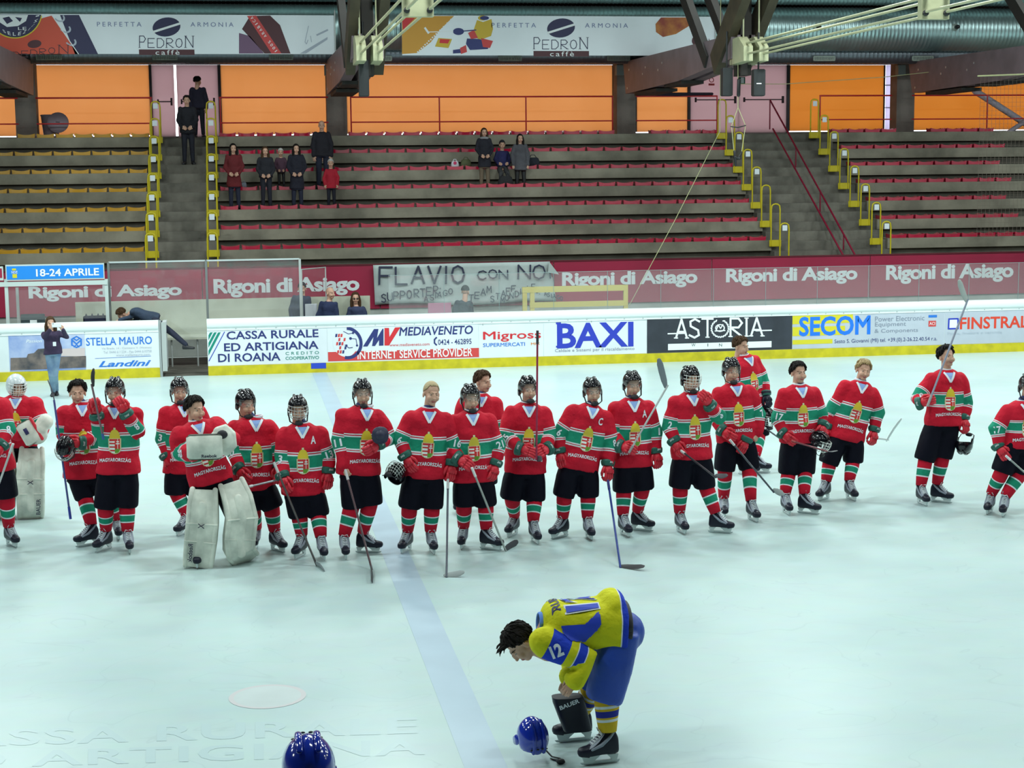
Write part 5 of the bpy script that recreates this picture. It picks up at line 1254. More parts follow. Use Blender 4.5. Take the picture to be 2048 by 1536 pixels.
FW0 = A(0, -1, 0)
def figure(name, label, Y0, head, neck, hem, arms, knees, feet, hy=0, hp=5, top=None, spec=None, group=None, **o):
    """arms: ((elbow, wrist, hand) left, right) ; knees (l, r) ; feet ((ground pixel, yaw) l, r). Pixels are turned into places at depth Y0-dy."""
    sc = o.get('sc', 1.0); kind = o.get('kind', 'player'); zf = o.get('zf', 0.0)
    def J(p):
        if p is None: return None
        if isinstance(p, np.ndarray): return p
        return PY(p[0], p[1], Y0-(p[2] if len(p) > 2 else 0))
    N, B, H = J(neck), J(hem), J(head)
    if kind in ('player', 'goalie') and not o.get('plain'): N = N-nrm(B-N)*.045
    fw = A(math.sin(math.radians(o.get('by', 0))), -math.cos(math.radians(o.get('by', 0))), 0) if 'fw' not in o else A(*o['fw'])
    G = []
    for p, yw in feet:
        g = p.copy() if isinstance(p, np.ndarray) else (PZ(p[0], p[1], zf) if o.get('gz', True) else PY(p[0], p[1], Y0))
        G.append((g, math.radians(yw)))
    base = (G[0][0]+G[1][0])/2; base[2] = min(G[0][0][2], G[1][0][2])
    root = thing(name, label, 'person', base, group)
    if kind in ('player', 'goalie'): prof = [(0, .082, .075), (.035, .125, .095), (.10, .185, .125), (.18, .215, .145), (.35, .225, .155), (.6, .225, .155), (.85, .24, .160), (1.0, .25, .165)]
    else: prof = [(0, .06, .055), (.04, .10, .075), (.10, .155, .10), (.20, .175, .115), (.45, .165, .12), (.7, .18, .13), (1.0, .20, .14)]
    if 'prof' in o: prof = o['prof']
    rings, a, s, f, L = torso_rings(N, B, fw, prof, sc)
    shw = o.get('shw', .19 if kind in ('player', 'goalie') else .15)*sc; drop = o.get('drop', .135 if kind in ('player', 'goalie') else .07)*sc
    sj = [N+a*drop-s*shw, N+a*drop+s*shw]
    if 'sj' in o:
        for i in (0, 1):
            if o['sj'][i] is not None: sj[i] = J(o['sj'][i])
    AR_ = []
    for i in (0, 1):
        e, w, h = (J(q) if q is not None else None for q in arms[i]); h = h if h is not None else w+nrm(w-e)*.09*sc
        AR_.append((sj[i], e, w, h))
    r1, r2, r3 = o.get('sr', (.098, .094, .066) if kind in ('player', 'goalie') else (.065, .056, .046)); r1 *= sc; r2 *= sc; r3 *= sc
    kn = [J(k) for k in knees]; ank = []
    for (g, yw) in G: ank.append(g-A(math.sin(yw), -math.cos(yw), 0)*.05+A(0, 0, .21) if kind in ('player', 'goalie') else g+A(0, 0, .08*sc))
    hip = [B-a*.10*sc-s*.095*sc, B-a*.10*sc+s*.095*sc] if 'hip' not in o else [J(q) for q in o['hip']]
    # body
    hs = o.get('hs', 1.04)*1.03; yw, pt = math.radians(hy), math.radians(hp)
    HM = Matrix.Translation(tuple(H)) @ Matrix.Rotation(yw, 4, 'Z') @ Matrix.Rotation(pt, 4, 'X') @ Matrix.Rotation(math.radians(o.get('hr', 0)), 4, 'Y') @ Matrix.Scale(hs, 4)
    nk = np.array(HM @ Vector((0, .024, -.15)))
    pr = [tube([N+(nk-N)*.0+a*.05, N*.5+nk*.5, nk], [.06*sc, .054*hs, .053*hs], 12), loft(torso_rings(N, B, fw, [(u, w*.82, d*.82) for u, w, d in prof], sc)[0])]
    for i in (0, 1): pr += [tube([AR_[i][0], AR_[i][1], AR_[i][2]], [.052*sc, .042*sc, .029*sc], 10), tube([hip[i], kn[i], ank[i]], [.085*sc, .056*sc, .034*sc], 10)]
    V, F = fuse(pr, .017 if sc > .8 else .013, 3)
    hv = tr((HEAD[0], HEAD[1]), HM)[0]; parts = [((V, F), [0]*len(F)), ((hv, HEAD[1]), HEAD[2])]
    gl = o.get('gl', ('glove', 'glove') if kind == 'player' else ('hand', 'hand'))
    hfront = o.get('hfront', (None, None))
    HB = []
    for i in (0, 1):
        d = AR_[i][3]-AR_[i][2]; fr = hfront[i] if hfront[i] is not None else FW0+A((-1, 1)[i]*.5, 0, 0)
        if abs(np.dot(nrm(d), nrm(fr))) > .92: fr = A(0, 0, 1.0)
        x, y, z = basis(d, nrm(fr)); HB.append((x, y, z))
        if gl[i] == 'hand':
            k = 1.0*sc; mir = 1 if i == 0 else -1; P = HV*A(mir, 1, 1)*k; P = P[:, :1]*x+P[:, 1:2]*y+P[:, 2:]*z+AR_[i][2]; parts.append(((P, HF if mir == 1 else [tuple(reversed(q)) for q in HF]), [0]*len(HF)))
    bV, bF = join(*[p[0] for p in parts]); bm = sum([p[1] for p in parts], [])
    bmats = list(HMATS)
    if o.get('hc') in ('blond', 'cropblond'): bmats[4] = mat('brow_light', (.25, .16, .08), .8)
    if 'skin' in o: bmats[0] = o['skin']
    add('body', (bV, bF), bmats, root, mi=bm)
    # upper garment
    tl = loft(rings); pr = [tl]
    for i in (0, 1):
        if o.get('noarm') == i: continue
        w2 = AR_[i][2] if gl[i] == 'hand' else AR_[i][2]-nrm(AR_[i][2]-AR_[i][1])*.045
        pr.append(tube([AR_[i][0], AR_[i][1], w2], [r1, r2, r3], 14)); 
    if 'extra' in o: pr += o['extra'](J)
    jV, jF = fuse(pr, (.016 if kind in ('player', 'goalie') else .016*max(sc, .8)), 5)
    rnd = np.random.RandomState(len(label)); ph = rnd.rand(6)*6.28
    nz = .5*np.sin(jV[:, 0]*21+jV[:, 2]*9+ph[0])+.5*np.sin(jV[:, 0]*13-jV[:, 2]*17+ph[1])+.4*np.sin(jV[:, 2]*33+jV[:, 0]*7+ph[2])
    ctr = N+np.clip(((jV-N)@a), 0, L)[:, None]*a; dv = jV-ctr; dv /= np.linalg.norm(dv, axis=1)[:, None]+1e-9; jV = jV+dv*(nz*.010*sc)[:, None]
    ut = (jV-N)@a/L; ua = np.zeros(len(jV)); dm = np.full(len(jV), 1e9)
    tt = np.clip(ut, 0, 1); q = jV-(N+(tt*L)[:, None]*a); ds = (np.abs(q@s)/np.interp(tt, [p[0] for p in prof], [p[1]*sc for p in prof]))
    for i in (0, 1):
        u_, d_ = arm_attr(jV, [AR_[i][0], AR_[i][1], AR_[i][2]]); rr = d_/np.interp(np.clip(u_, 0, 1), [0, .5, 1], [r1, r2, r3]); k = rr < dm; dm[k] = rr[k]; ua[k] = u_[k]
    din = np.sqrt((q@s)**2/np.interp(tt, [p[0] for p in prof], [p[1]*sc for p in prof])**2+(q@f)**2/np.interp(tt, [p[0] for p in prof], [p[2]*sc for p in prof])**2)
    mk = np.clip(.5+(din-dm)*1.5, 0, 1)
    ut2 = ut if 'utmap' not in o else o['utmap'](ut, q@s, q@f)
    tm = top if top is not None else jersey_m
    jn = add(o.get('tname', 'jersey'), (jV, jF), tm, root, attrs={'ut': np.clip(ut2, 0, 1), 'ua': np.clip(ua, 0, 1), 'mk': mk})
    pj = Proj(jV, jF, tl if o.get('inner', True) else None)
    if kind in ('player', 'goalie') and not o.get('plain'):
        C0 = N+s*o.get('cx', 0.0)
        # collar and V neck
        an = np.linspace(0, 2*math.pi, 17)[:-1]
        ct = [C0+a*.012+s*.070*math.cos(t)+f*.062*math.sin(t)-a*.012*math.cos(t)**2 for t in an]; ct.append(ct[0])
        add('collar', tube(ct, [(.018, .008)]*len(ct), 8, xdir=a, cap='flat'), [collar_m], jn)
        add('neck_guard', tube([N+a*.05, N*.62+nk*.38, N*.30+nk*.70], [.071, .066, .060], 14), [neck_navy], root)
        def ribbon(p, q_, w, n=8):
            p, q_ = A(*p), A(*q_); d = nrm(q_-p); m = A(-d[1], d[0]); uv = []
            for i in range(n+1):
                c = p+(q_-p)*i/n; uv += [c+m*w/2, c-m*w/2]
            return uv, [(2*i, 2*i+1, 2*i+3, 2*i+2) for i in range(n)]
        vp = []; dwn = -a
        for p, q_ in (((-.068, -.030), (0, -.150)), ((.068, -.030), (0, -.150))):
            uv, rf = ribbon(p, q_, .026); vp.append((pj.put(uv, C0, s, -a, f, .006), rf))
        add('v_neck_trim', join(*vp), [collar_m], jn, smooth=False)
        uv = [(-.052, -.04), (0, -.125), (.052, -.04)]; uv = [(x*k1, -.04+(y+.04)*k1) for k1 in (1.0,) for x, y in uv]
        tri = [(x0, y0) for x0, y0 in ((-.05, -.035), (-.025, -.035), (0, -.035), (.025, -.035), (.05, -.035), (-.03, -.07), (0, -.07), (.03, -.07), (-.012, -.105), (.012, -.105), (0, -.13))]
        add('v_neck_insert', (pj.put(tri, C0, s, -a, f, .004), [(0, 5, 1), (1, 5, 6), (1, 6, 2), (2, 6, 3), (3, 6, 7), (3, 7, 4), (5, 8, 6), (6, 8, 9), (6, 9, 7), (8, 10, 9)]), [vblue], jn, smooth=False)
        # crest, country name, letters
        cw, chh = .150, .300; cc = N+a*L*.50+s*o.get('cx', 0.0)
        uv = [((x-.5)*cw, (.5-y)*chh) for x, y in CREST[0]]
        add('crest', (pj.put(uv, cc, s, -a, f, .006), CREST[1]), crest_mats, jn, mi=CREST[2], smooth=False, label='gold-crowned shield crest')
        P, F2, _ = glyphs('MAGYARORSZÁG', .07, 0, 1.05)
        P2 = [((x-.5)*.34, (y-.5)*.050-.018*(2*x-1)**2-.0) for x, y in P]
        add('lettering', (pj.put(P2, N+a*L*.765+s*o.get('cx', 0.0), s, -a, f, .006), F2), [collar_m], jn, smooth=False)
        if o.get('letter'):
            P, F2, _ = glyphs(o['letter'], .06); P2 = [((x-.5)*.055, (y-.5)*.085) for x, y in P]
            add('captain_letter', (pj.put(P2, N+a*L*.22+s*.115, s, -a, f, .006), F2), [collar_m], jn, smooth=False)
        pj2 = Proj(jV, jF)
        for i in (0, 1):
            n_ = o.get('num', ('', ''))[i]
            if n_:
                p0, e0 = AR_[i][0], AR_[i][1]; L1 = np.linalg.norm(e0-p0); L2 = np.linalg.norm(AR_[i][2]-e0); t = .53*(L1+L2)
                c = p0+(e0-p0)*t/L1 if t < L1 else e0+(AR_[i][2]-e0)*(t-L1)/L2
                ua_ = nrm(p0-e0) if t < L1 else nrm(e0-AR_[i][2]); fr = nrm(FW0+A((-.35, .35)[i], 0, .1)); ri = nrm(np.cross(ua_, fr))*(1); ri = ri if ri[0] > 0 else -ri
                P, F2, asp = glyphs(n_, .07); w_ = .022 if n_ == '1' else .045 if len(n_) == 1 else .085
                add('sleeve_number', (pj2.put([((x-.5)*w_, (y-.5)*.085) for x, y in P], c, ri, ua_, fr, .006), F2), [collar_m], jn, smooth=False)
    # gloves
    for i in (0, 1):
        if gl[i] in ('glove', 'blackglove'):
            x, y, z = HB[i]; mir = 1 if i == 0 else -1
            g_ = inst('glove', (glove_me if gl[i] == 'glove' else blk_glove)[mir], root, M4(AR_[i][2], x, y, z, 1.10))
            if gl[i] == 'glove': inst('cuff_lettering', gtx_me, parent=g_)
    # legs
    if kind in ('player', 'goalie'):
        pr = []; pr.append(loft(torso_rings(B-a*.20, B+a*.04, fw, [(0, .19, .13), (1, .21, .15)], 1.0)[0]) if 'hip' not in o else tube([hip[0]*.5+hip[1]*.5-A(.0, 0, 0), hip[0]*.5+hip[1]*.5+A(.01, 0, 0)], .16, 12))
        pz = o.get('pz', .10)
        for i in (0, 1):
            e = kn[i]-(kn[i]-hip[i])*0.0; d = nrm(e-hip[i]); xx = nrm(s-d*np.dot(s, d)); yy = np.cross(d, xx)
            pr.append(loft([oval(hip[i]-d*.02, xx, yy, .105, .13, 16), oval(hip[i]*.5+e*.5, xx, yy, .130, .145, 16), oval(e-d*.02, xx, yy, .128, .138, 16), oval(e+d*.02, xx, yy, .122, .130, 16)]))
        V, F = fuse(pr, .018, 3)
        pn = add('shorts', (V, F), o.get('shmat', shorts_m), root)
        for i in (0, 1):
            g, yw = G[i]
            Ms = Matrix.Translation(tuple(g-A(math.sin(yw), -math.cos(yw), 0)*.03)) @ Matrix.Rotation(yw, 4, 'Z') @ Matrix.Rotation(math.radians(o.get('tilt', (0, 0))[i]), 4, 'Y')
            if 'skates' not in o or o['skates'][i]: put_skate(root, Ms)
            k0 = kn[i]+nrm(hip[i]-kn[i])*.05; an_ = np.array(Ms @ Vector((0, .028, .235)))
            if o.get('socks', (1, 1))[i]:
                mid = k0*.62+an_*.38+A(0, -.012, 0)
                ps = [k0, k0*.85+an_*.15+A(0, -.015, 0), mid, k0*.3+an_*.7, an_]
                sg = 20; V, F = tube(ps, [.084, .090, .088, .077, .064], sg, cap='flat'); u_, _d = arm_attr(V, [kn[i], an_])
                add('sock', (V, F), o.get('sockm', sock_m), root, attrs={'ut': np.clip(u_, 0, 1)})
    else:
        tm2 = o.get('legm', navy_c)
        pr = [loft(torso_rings(B-a*.18*sc, B+a*.02, fw, [(0, .15, .11), (1, .165, .12)], sc)[0])]
        for i in (0, 1): pr.append(tube([hip[i], kn[i], ank[i]+A(0, 0, .02)], [.085*sc, .066*sc, .052*sc], 12))
        V, F = fuse(pr, .016*max(sc, .75), 3); add(o.get('lname', 'trousers'), (V, F), tm2, root)
        for i in (0, 1):
            g, yw = G[i]; Ms = Matrix.Translation(tuple(g)) @ Matrix.Rotation(yw, 4, 'Z') @ Matrix.Scale(sc, 4)
            sh = loft([oval((0, y, z), A(1, 0, 0), A(0, 0, 1), w, h, 12) for y, z, w, h in ((.075, .045, .025, .04), (.05, .05, .038, .05), (-.02, .05, .042, .05), (-.08, .035, .045, .033), (-.15, .03, .042, .028), (-.185, .025, .02, .018))])
            add('shoe', tr(sh, Ms), o.get('shoem', mat('shoe_dark', (.02, .02, .025), .5)), root)
    # hair, hats, helmets
    if o.get('hel'):
        put_helmet(HM, root, o.get('helm', helm_k), o['hel'], o.get('cagem'))
    elif o.get('mask'):
        o['mask'](root, HM)
    elif o.get('hat'):
        sh, m = beanie(o['hat']); add('knit_hat', tr(sh, HM), m, root)
        if o.get('hk') == 'long': inst('hair', hair_mesh('long', o.get('hc', 'dark')), root, HM @ Matrix.Scale(.97, 4))
    elif o.get('hk'):
        inst('hair', hair_mesh(o['hk'], o.get('hc', 'dark')), root, HM)
    root['_k'] = 0; del root['_k']
    return dict(root=root, HM=HM, J=J, N=N, B=B, a=a, s=s, f=f, L=L, arms=AR_, G=G, kn=kn, ank=ank, proj=pj, jersey=jn, jv=(jV, jF), HB=HB)

# --- sticks
def stick(label, butt, heel, toe, sh=(.02, .02, .03), bl=(.02, .02, .025), grip=None, name='hockey_stick'):
    """3-D points: butt end, heel and blade tip"""
    butt, heel, toe = A(*butt), A(*heel), A(*toe); mid = (butt+heel)/2
    t = thing(name, label, 'hockey stick', heel)
    add('shaft', tube([butt, heel], [(.0155, .0115)]*2, 8, cap='flat', xdir=(0, 1, 0)), mat('shaft_%d_%d_%d' % tuple(int(c*100) for c in sh), sh, .3, coat=.3), t, angle=50)
    d = nrm(heel-butt); L = toe-heel; e = nrm(L-d*np.dot(L, d)*.2); up = -nrm(d-nrm(L)*np.dot(d, nrm(L))); th = nrm(np.cross(L, up))
    pts = [heel-nrm(L)*.01, heel+L*.2+th*.003, heel+L*.55+th*.012, heel+L*.85+th*.028, heel+L+th*.036]
    w = [.022, .034, .037, .036, .024]
    rg = [oval(p+up*.022, nrm(L), nrm(L), 0, 0, 4) for p in pts]
    V = tube([p+up*.03 for p in pts], [(w_, .006) for w_ in w], 10, xdir=up)
    add('blade', V, mat('blade_%d_%d_%d' % tuple(int(c*100) for c in bl), bl, .5), t, angle=60)
    if grip is None: grip = (.7, .7, .72)
    g = butt+(heel-butt)*.10
    add('grip_tape', tube([butt-d*.005, g], [(.019, .015)]*2, 8, cap='flat', xdir=(0, 1, 0)), mat('grip_%d_%d_%d' % tuple(int(c*100) for c in grip), grip, .7), t, angle=50)
    return t
# ================================================================ the red team in line
PT = lambda x, y, Y, dy=0: PY(x, y, Y-dy)
def held_helmet(label, c, yaw, pitch, roll=0, cm=None, kind='cage', shell_mat=None):
    M = Matrix.Translation(tuple(c)) @ Matrix.Rotation(math.radians(yaw), 4, 'Z') @ Matrix.Rotation(math.radians(pitch), 4, 'X') @ Matrix.Rotation(math.radians(roll), 4, 'Y')
    t = thing('hockey_helmet', label, 'helmet', c)
    put_helmet(M, t, shell_mat or helm_k, kind, cm, True, 'shell')
    return t
def leg_pad(root, pts, w, dep, front, txt=None, label=None, outer=1):
    """goalie leg pad swept along points; front = direction it faces"""
    pts = [A(*p) for p in pts]; n = len(pts); rg = []; W = w
    for i, p in enumerate(pts):
        t = nrm(pts[min(i+1, n-1)]-pts[max(i-1, 0)]); f = nrm(front-t*np.dot(front, t)); x = np.cross(t, f); x = x if x[0] > 0 else -x
        k = (.84, .95, 1, 1.0, .96, .92, 1.0)[min(i, 6)]
        rg.append((p, x, f, W/2*k, dep/2*(.7 if i == 0 else 1)))
    ps = [(loft([oval(p, x, f, a, b, 22, 5) for p, x, f, a, b in rg]), 0)]
    for s_ in (-1, 1):
        ps.append((tube([p+x*s_*a*.86+f*b*.75 for p, x, f, a, b in rg], .030, 10), 0))
    ps.append((tube([p+x*.0+f*b*.98 for p, x, f, a, b in rg[1:-1]], [(.045, .012)]*(n-2), 10, xdir=rg[1][1]), 0))
    for j in (2, 3): p, x, f, a, b = rg[j]; ps.append((tube([p-x*a*.95+f*b*.95, p+x*a*.95+f*b*.95], .012, 6), 0))
    V, F, mi = joinm(*ps)
    o = add('leg_pad', (V, F), [pad_m], root, mi=mi, angle=50, label=label)
    p, x, f, a, b = rg[-1]; add('pad_strap', tube([p-x*a*.8-f*b*.9, p+x*a*.8-f*b*.9], .014, 6), strap_m, o)
    if txt:
        P, F2, _ = glyphs(txt, .05); p0, x, f, a, b = rg[n//2+1]; t = nrm(pts[-1]-pts[0]); up = x*(-1 if outer > 0 else 1)
        c = p0+f*(b+.030)+x*a*.55*outer-t*.04
        add('lettering', (np.array([c+(-t if outer > 0 else t)*(u-.5)*.20*(1)+(-x if outer > 0 else -x)*(v-.5)*-.05*(-1) for u, v in P]), F2), mat('pad_print', (.03, .03, .06), .6), o, smooth=False)
        c = rg[2][0]+f*(b+.032); add('pad_mark', join(tube([c+x*.03+t*.02, c-x*.03-t*.02], .005, 5), tube([c-x*.03+t*.02, c+x*.03-t*.02], .005, 5)), mat('pad_print', (0, 0, 0)), o)
    return o

# --- leftmost: goalkeeper in white mask, and the skater cut by the edge in front of him
def goalie_mask(root, HM):
    sh = shell((0, .012, .02), (.112, .140, .135), lambda a: (66 if min(a, 360-a) < 36 else 66+(min(a, 360-a)-36)*3.6 if min(a, 360-a) < 58 else 146), th=.008, na=40, ne=12)
    lo = shell((0, .0, -.01), (.105, .140, .150), lambda a: 165, az=(-75, 75), top=120, th=.008, na=24, ne=6)
    a = add('mask', tr(join(sh, lo), HM), [helm_w], root)
    add('mask_cage', tr(CAGE, HM), [wire_w], a); add('throat_guard', tr(loft([oval((0, -.105, z), A(1, 0, 0), A(0, 1, 0), w, .012, 14) for z, w in ((-.12, .075), (-.20, .065), (-.25, .035))]), HM), [helm_w], a)
r = figure('goalkeeper', 'person in white goalie mask and red jersey holding a white catching glove, left edge', 20.7, (33, 775), (33, 797), (35, 893), (((2, 850, .1), (35, 868, .3), (50, 872, .35)), ((86, 852, .1), (80, 868, .28), (62, 866, .34))),
    ((8, 935), (62, 935)), (((5, 1030), -15), ((60, 1030), 10)), hy=25, hp=12, kind='goalie', mask=goalie_mask, hs=1.06, shw=.21, num=('', ''), sr=(.12, .11, .09))
leg_pad(r['root'], [PT(64, 897, 20.7, .1), PT(63, 925, 20.7, .13), PT(61, 955, 20.7, .14), PT(61, 985, 20.7, .13), PT(62, 1010, 20.7, .13), PZ(62, 1026, .06)], .33, .20, A(.1, -1, 0), 'BAUER', outer=1)
leg_pad(r['root'], [PT(5, 897, 20.7, .1), PT(5, 925, 20.7, .13), PT(4, 955, 20.7, .14), PT(3, 985, 20.7, .13), PT(3, 1010, 20.7, .13), PZ(3, 1026, .06)], .33, .20, A(-.1, -1, 0))
c = PT(58, 865, 20.7, .40); x_, y_, z_ = basis(A(.5, 0, -1), A(0, -1, .2))
bl = add('blocker', (lambda q: (q[0][:, :1]*x_+q[0][:, 1:2]*y_+q[0][:, 2:]*z_+c, q[1]))(rbox((0, 0, 0), (.21, .07, .30), .03)), [pad_m], r['root']); add('blocker_edge', tube([c+x_*.10+z_*.14-y_*.03, c+x_*.10-z_*.14-y_*.03], .02, 8), gl_red, bl)
add('blocker_badge', (lambda q: (q[0][:, :1]*x_+q[0][:, 1:2]*y_+q[0][:, 2:]*z_+c, q[1]))(rbox((-.02, -.04, .03), (.045, .01, .08), .01)), [mat('badge_navy', (.02, .02, .1), .5)], bl)
c2 = PT(74, 868, 20.7, .36)
add('catching_glove', fuse([ell(c2, (.13, .08, .13)), ell(c2+A(.05, -.02, .07), (.09, .07, .08)), tube([c2+A(.02, 0, .05), c2+A(.10, .02, .14)], [.08, .10], 12)], .012, 3), [pad_m], r['root'])
figure('hockey_player', 'person in red jersey, cut off by the left edge of the picture', 18.95, (-28, 775), (-30, 800), (-12, 942), (((-72, 870), (-70, 915), (-68, 935)), ((14, 862, .1), (2, 892, .25), (-8, 905, .3))),
    ((-30, 1000), (14, 992)), (((-35, 1098), -10), ((24, 1093), 32)), hel='visor', num=('', '8'))
stick('dark stick held by the player cut off at the left edge', PT(26, 888, 18.5), PT(-40, 1075, 18.6), PT(-80, 1082, 18.6), sh=(.5, .5, .5), grip=(.6, .6, .6))

# a
Ya = 19.1
r = figure('hockey_player', 'person in red jersey, with tousled dark hair, holding a helmet low', Ya, (155, 785), (163, 810), (170, 955), (((128, 872), (130, 885, .1), (134, 893, .25)), ((190, 872, .05), (160, 886, .28), (143, 886, .32))),
    ((171, 993), (222, 985)), (((175, 1092), -62), ((236, 1078), 10)), hy=5, hp=3, hk='tousled', hc='dark', gl=('blackglove', 'glove'), num=('', '7'), cx=.02)
held_helmet('black helmet with face cage held low against the jersey of the tousled player, left', PT(131, 898, Ya, .38), -30, 60, 20)
stick('long dark blue stick held blade up by the tousled player', PT(141, 1037, Ya, .30), PT(108, 800, Ya, .30), PT(103, 762, Ya, .28), sh=(.06, .08, .28), bl=(.05, .05, .07), grip=(.03, .05, .35))
# b
Yb_ = 18.55
r = figure('hockey_player', 'person in red jersey and visored black helmet, glove at the mouth', Yb_, (230, 783), (236, 815), (238, 946), (((196, 862, .05), (193, 828, .12), (190, 806, .15)), ((276, 862, .08), (250, 824, .22), (240, 808, .24))),
    ((210, 1013), (254, 1010)), (((207, 1102), -35), ((258, 1105), 10)), hy=-5, hp=6, hel='visor', letter='', num=('', '8'), cx=-.03, hfront=(A(.5, -1, 0), A(0, -1, .2)))
stick('dark stick pointing up beside the player touching his mouth', PT(207, 878, Yb_, .22), PT(183, 768, Yb_, .20), PT(178, 742, Yb_, .2), sh=(.16, .10, .12), grip=(.03, .10, .30))
# c
figure('hockey_player', 'person in red jersey number 3 and black helmet standing behind the bareheaded goalkeeper', 19.35, (359, 782), (366, 812), (368, 945), (((326, 880), (334, 915, .05), (344, 935, .1)), ((414, 880), (404, 915, .1), (392, 925, .15))),
    ((350, 985), (395, 985)), (((368, 1070), -38), ((398, 1060), 20)), hy=8, hp=4, hel='visor', num=('3', ''), cx=.02)
# goalkeeper, bareheaded
Yg = 17.75
r = figure('goalkeeper', 'person in red goalkeeper jersey and big white leg pads, bareheaded, looking right', Yg, (390, 818), (393, 848), (422, 965), (((362, 905, .05), (388, 905, .30), (410, 898, .36)), ((455, 880, .1), (462, 880, .25), (448, 878, .30))),
    ((404, 1040), (478, 1040)), (((398, 1134), -8), ((482, 1112), 50)), hy=38, hp=2, kind='goalie', hk='short', hc='dark', gl=('hand', 'hand'), num=('25', ''), socks=(0, 0), shw=.20, sr=(.125, .115, .10), hs=1.08, by=12)
leg_pad(r['root'], [PT(409, 980, Yg, .13), PT(407, 1010, Yg, .17), PT(406, 1045, Yg, .18), PT(403, 1080, Yg, .17), PT(400, 1108, Yg, .16), PZ(398, 1128, .03)], .335, .20, A(-.12, -1, 0), 'Reebok', outer=-1)
leg_pad(r['root'], [PT(462, 968, Yg, .10), PT(474, 1000, Yg, .18), PT(482, 1035, Yg, .22), PT(477, 1075, Yg, .18), PT(476, 1095, Yg, .2), PZ(486, 1112, .05)], .33, .20, A(.22, -1, 0), '', outer=1)
c = PT(409, 894, Yg, .50); x_, y_, z_ = basis(A(-.25, 0, -1), A(0, -1, .35)); x_, z_ = x_*.97+z_*.25, z_*.97-x_*.25
TB = lambda q: (q[0][:, :1]*x_+q[0][:, 1:2]*y_+q[0][:, 2:]*z_+c, q[1])
bl = add('blocker', TB(rbox((0, 0, 0), (.37, .07, .27), .035)), [pad_m], r['root']); P, F2, _ = glyphs('Reebok', .05); add('lettering', TB((np.stack([(P[:, 0]-.5)*.16+.05, np.full(len(P), -.038), P[:, 1]*.035-.11], 1), F2)), [mat('pad_print', (0, 0, 0))], bl, smooth=False)
c2 = PT(447, 880, Yg, .34)
cg = add('catching_glove', fuse([ell(c2, (.12, .09, .15)), tube([c2+A(-.06, 0, .10), c2+A(.02, 0, .13), c2+A(.09, 0, .06), c2+A(.10, 0, -.06), c2+A(.03, 0, -.13)], .045, 10), rbox(c2+A(-.07, .0, .02), (.12, .09, .16), .03)], .012, 3), [pad_m], r['root'])
add('glove_webbing', fuse([ell(c2+A(-.01, -.075, .07), (.06, .03, .05))], .01, 2), [strap_m], cg)
# d
Yd = 18.15
r = figure('hockey_player', 'person in red jersey number 0, black helmet, beside the big leg pads', Yd, (492, 808), (503, 840), (506, 978), (((470, 905, .05), (478, 940, .18), (492, 958, .25)), ((556, 900), (558, 935, .05), (556, 955, .1))),
    ((506, 1018), (545, 1012)), (((512, 1098), -10), ((556, 1103), 32)), hy=28, hp=8, hel='visor', num=('0', ''), cx=.05)
stick('pale-taped stick end held across the body by the player number 0', PT(499, 973, Yd, .42), PT(562, 958, Yd, .30), PT(585, 950, Yd, .25), sh=(.25, .25, .28), grip=(.7, .7, .72))
# e
Ye = 17.9
r = figure('hockey_player', 'person in red jersey with letter A and caged helmet, beside player number 0', Ye, (596, 820), (604, 853), (606, 988), (((566, 918, .03), (566, 955, .15), (572, 972, .20)), ((655, 915), (656, 945, .05), (655, 966, .08))),
    ((599, 1030), (637, 1028)), (((600, 1115), -28), ((645, 1118), 8)), hy=3, hp=8, hel='both', letter='A', num=('3', '13'), hs=1.06)
stick('thin dark stick slanting to the ice before the caged player with letter A', PT(548, 925, Ye, .30), PZ(634, 1132), PZ(655, 1142), sh=(.06, .05, .05), bl=(.25, .28, .3), grip=(.55, .55, .55))
# f
Yf = 17.8
r = figure('hockey_player', 'person in red jersey number 11 and black helmet, bare hand on stick', Yf, (725, 787), (722, 818), (717, 948), (((679, 878, .02), (688, 930, .10), (695, 950, .16)), ((782, 882, .05), (755, 888, .25), (738, 900, .30))),
    ((706, 1012), (743, 1005)), (((690, 1116), 2), ((737, 1106), 74)), hy=3, hp=5, hel='visor', num=('11', ''), gl=('hand', 'glove'), cx=.06)
c = PT(760, 870, Yf, .32)
solo('hockey_glove', join(loft([oval(c+A(0, y, 0), A(1, 0, 0), A(0, 0, 1), a, a*1.05, 16) for y, a in ((.0, .085), (-.03, .092), (-.045, .088))], closed=True), tube([c+A(0, .0, 0), c+A(.02, .10, -.04)], [.075, .05], 12)), [mat('glove_dark', (.02, .02, .05), .5)], 'dark loose glove clamped under the arm of player number 11', 'glove')
stick('dark stick slanting down from the bare hand of player number 11', PT(691, 940, Yf, .22), PZ(744, 1140), PZ(752, 1166), sh=(.10, .05, .06), bl=(.03, .03, .035), grip=(.6, .6, .6))
# h
Yh = 17.75
r = figure('hockey_player', 'person in red jersey number 16, bareheaded with cropped blond hair, between two helmeted teammates', Yh, (863, 787), (857, 823), (848, 955), (((801, 885, .03), (812, 915, .12), (826, 938, .16)), ((908, 885), (903, 930, .06), (900, 955, .10))),
    ((818, 1012), (864, 1012)), (((812, 1104), -30), ((864, 1106), 6)), hy=12, hp=2, hr=6, hk='crop', hc='cropblond', num=('6', '16'), hs=1.06)
held_helmet('black helmet with pale wire cage dangling from the glove of the cropped blond player', PT(789, 950, Yh, .18), -20, -65, 15)
stick('dark stick standing on the ice below the glove of the cropped blond player', PT(896, 960, Yh, .18), PZ(893, 1155), PZ(925, 1154), sh=(.08, .09, .12), bl=(.25, .28, .28), grip=(.5, .5, .5))
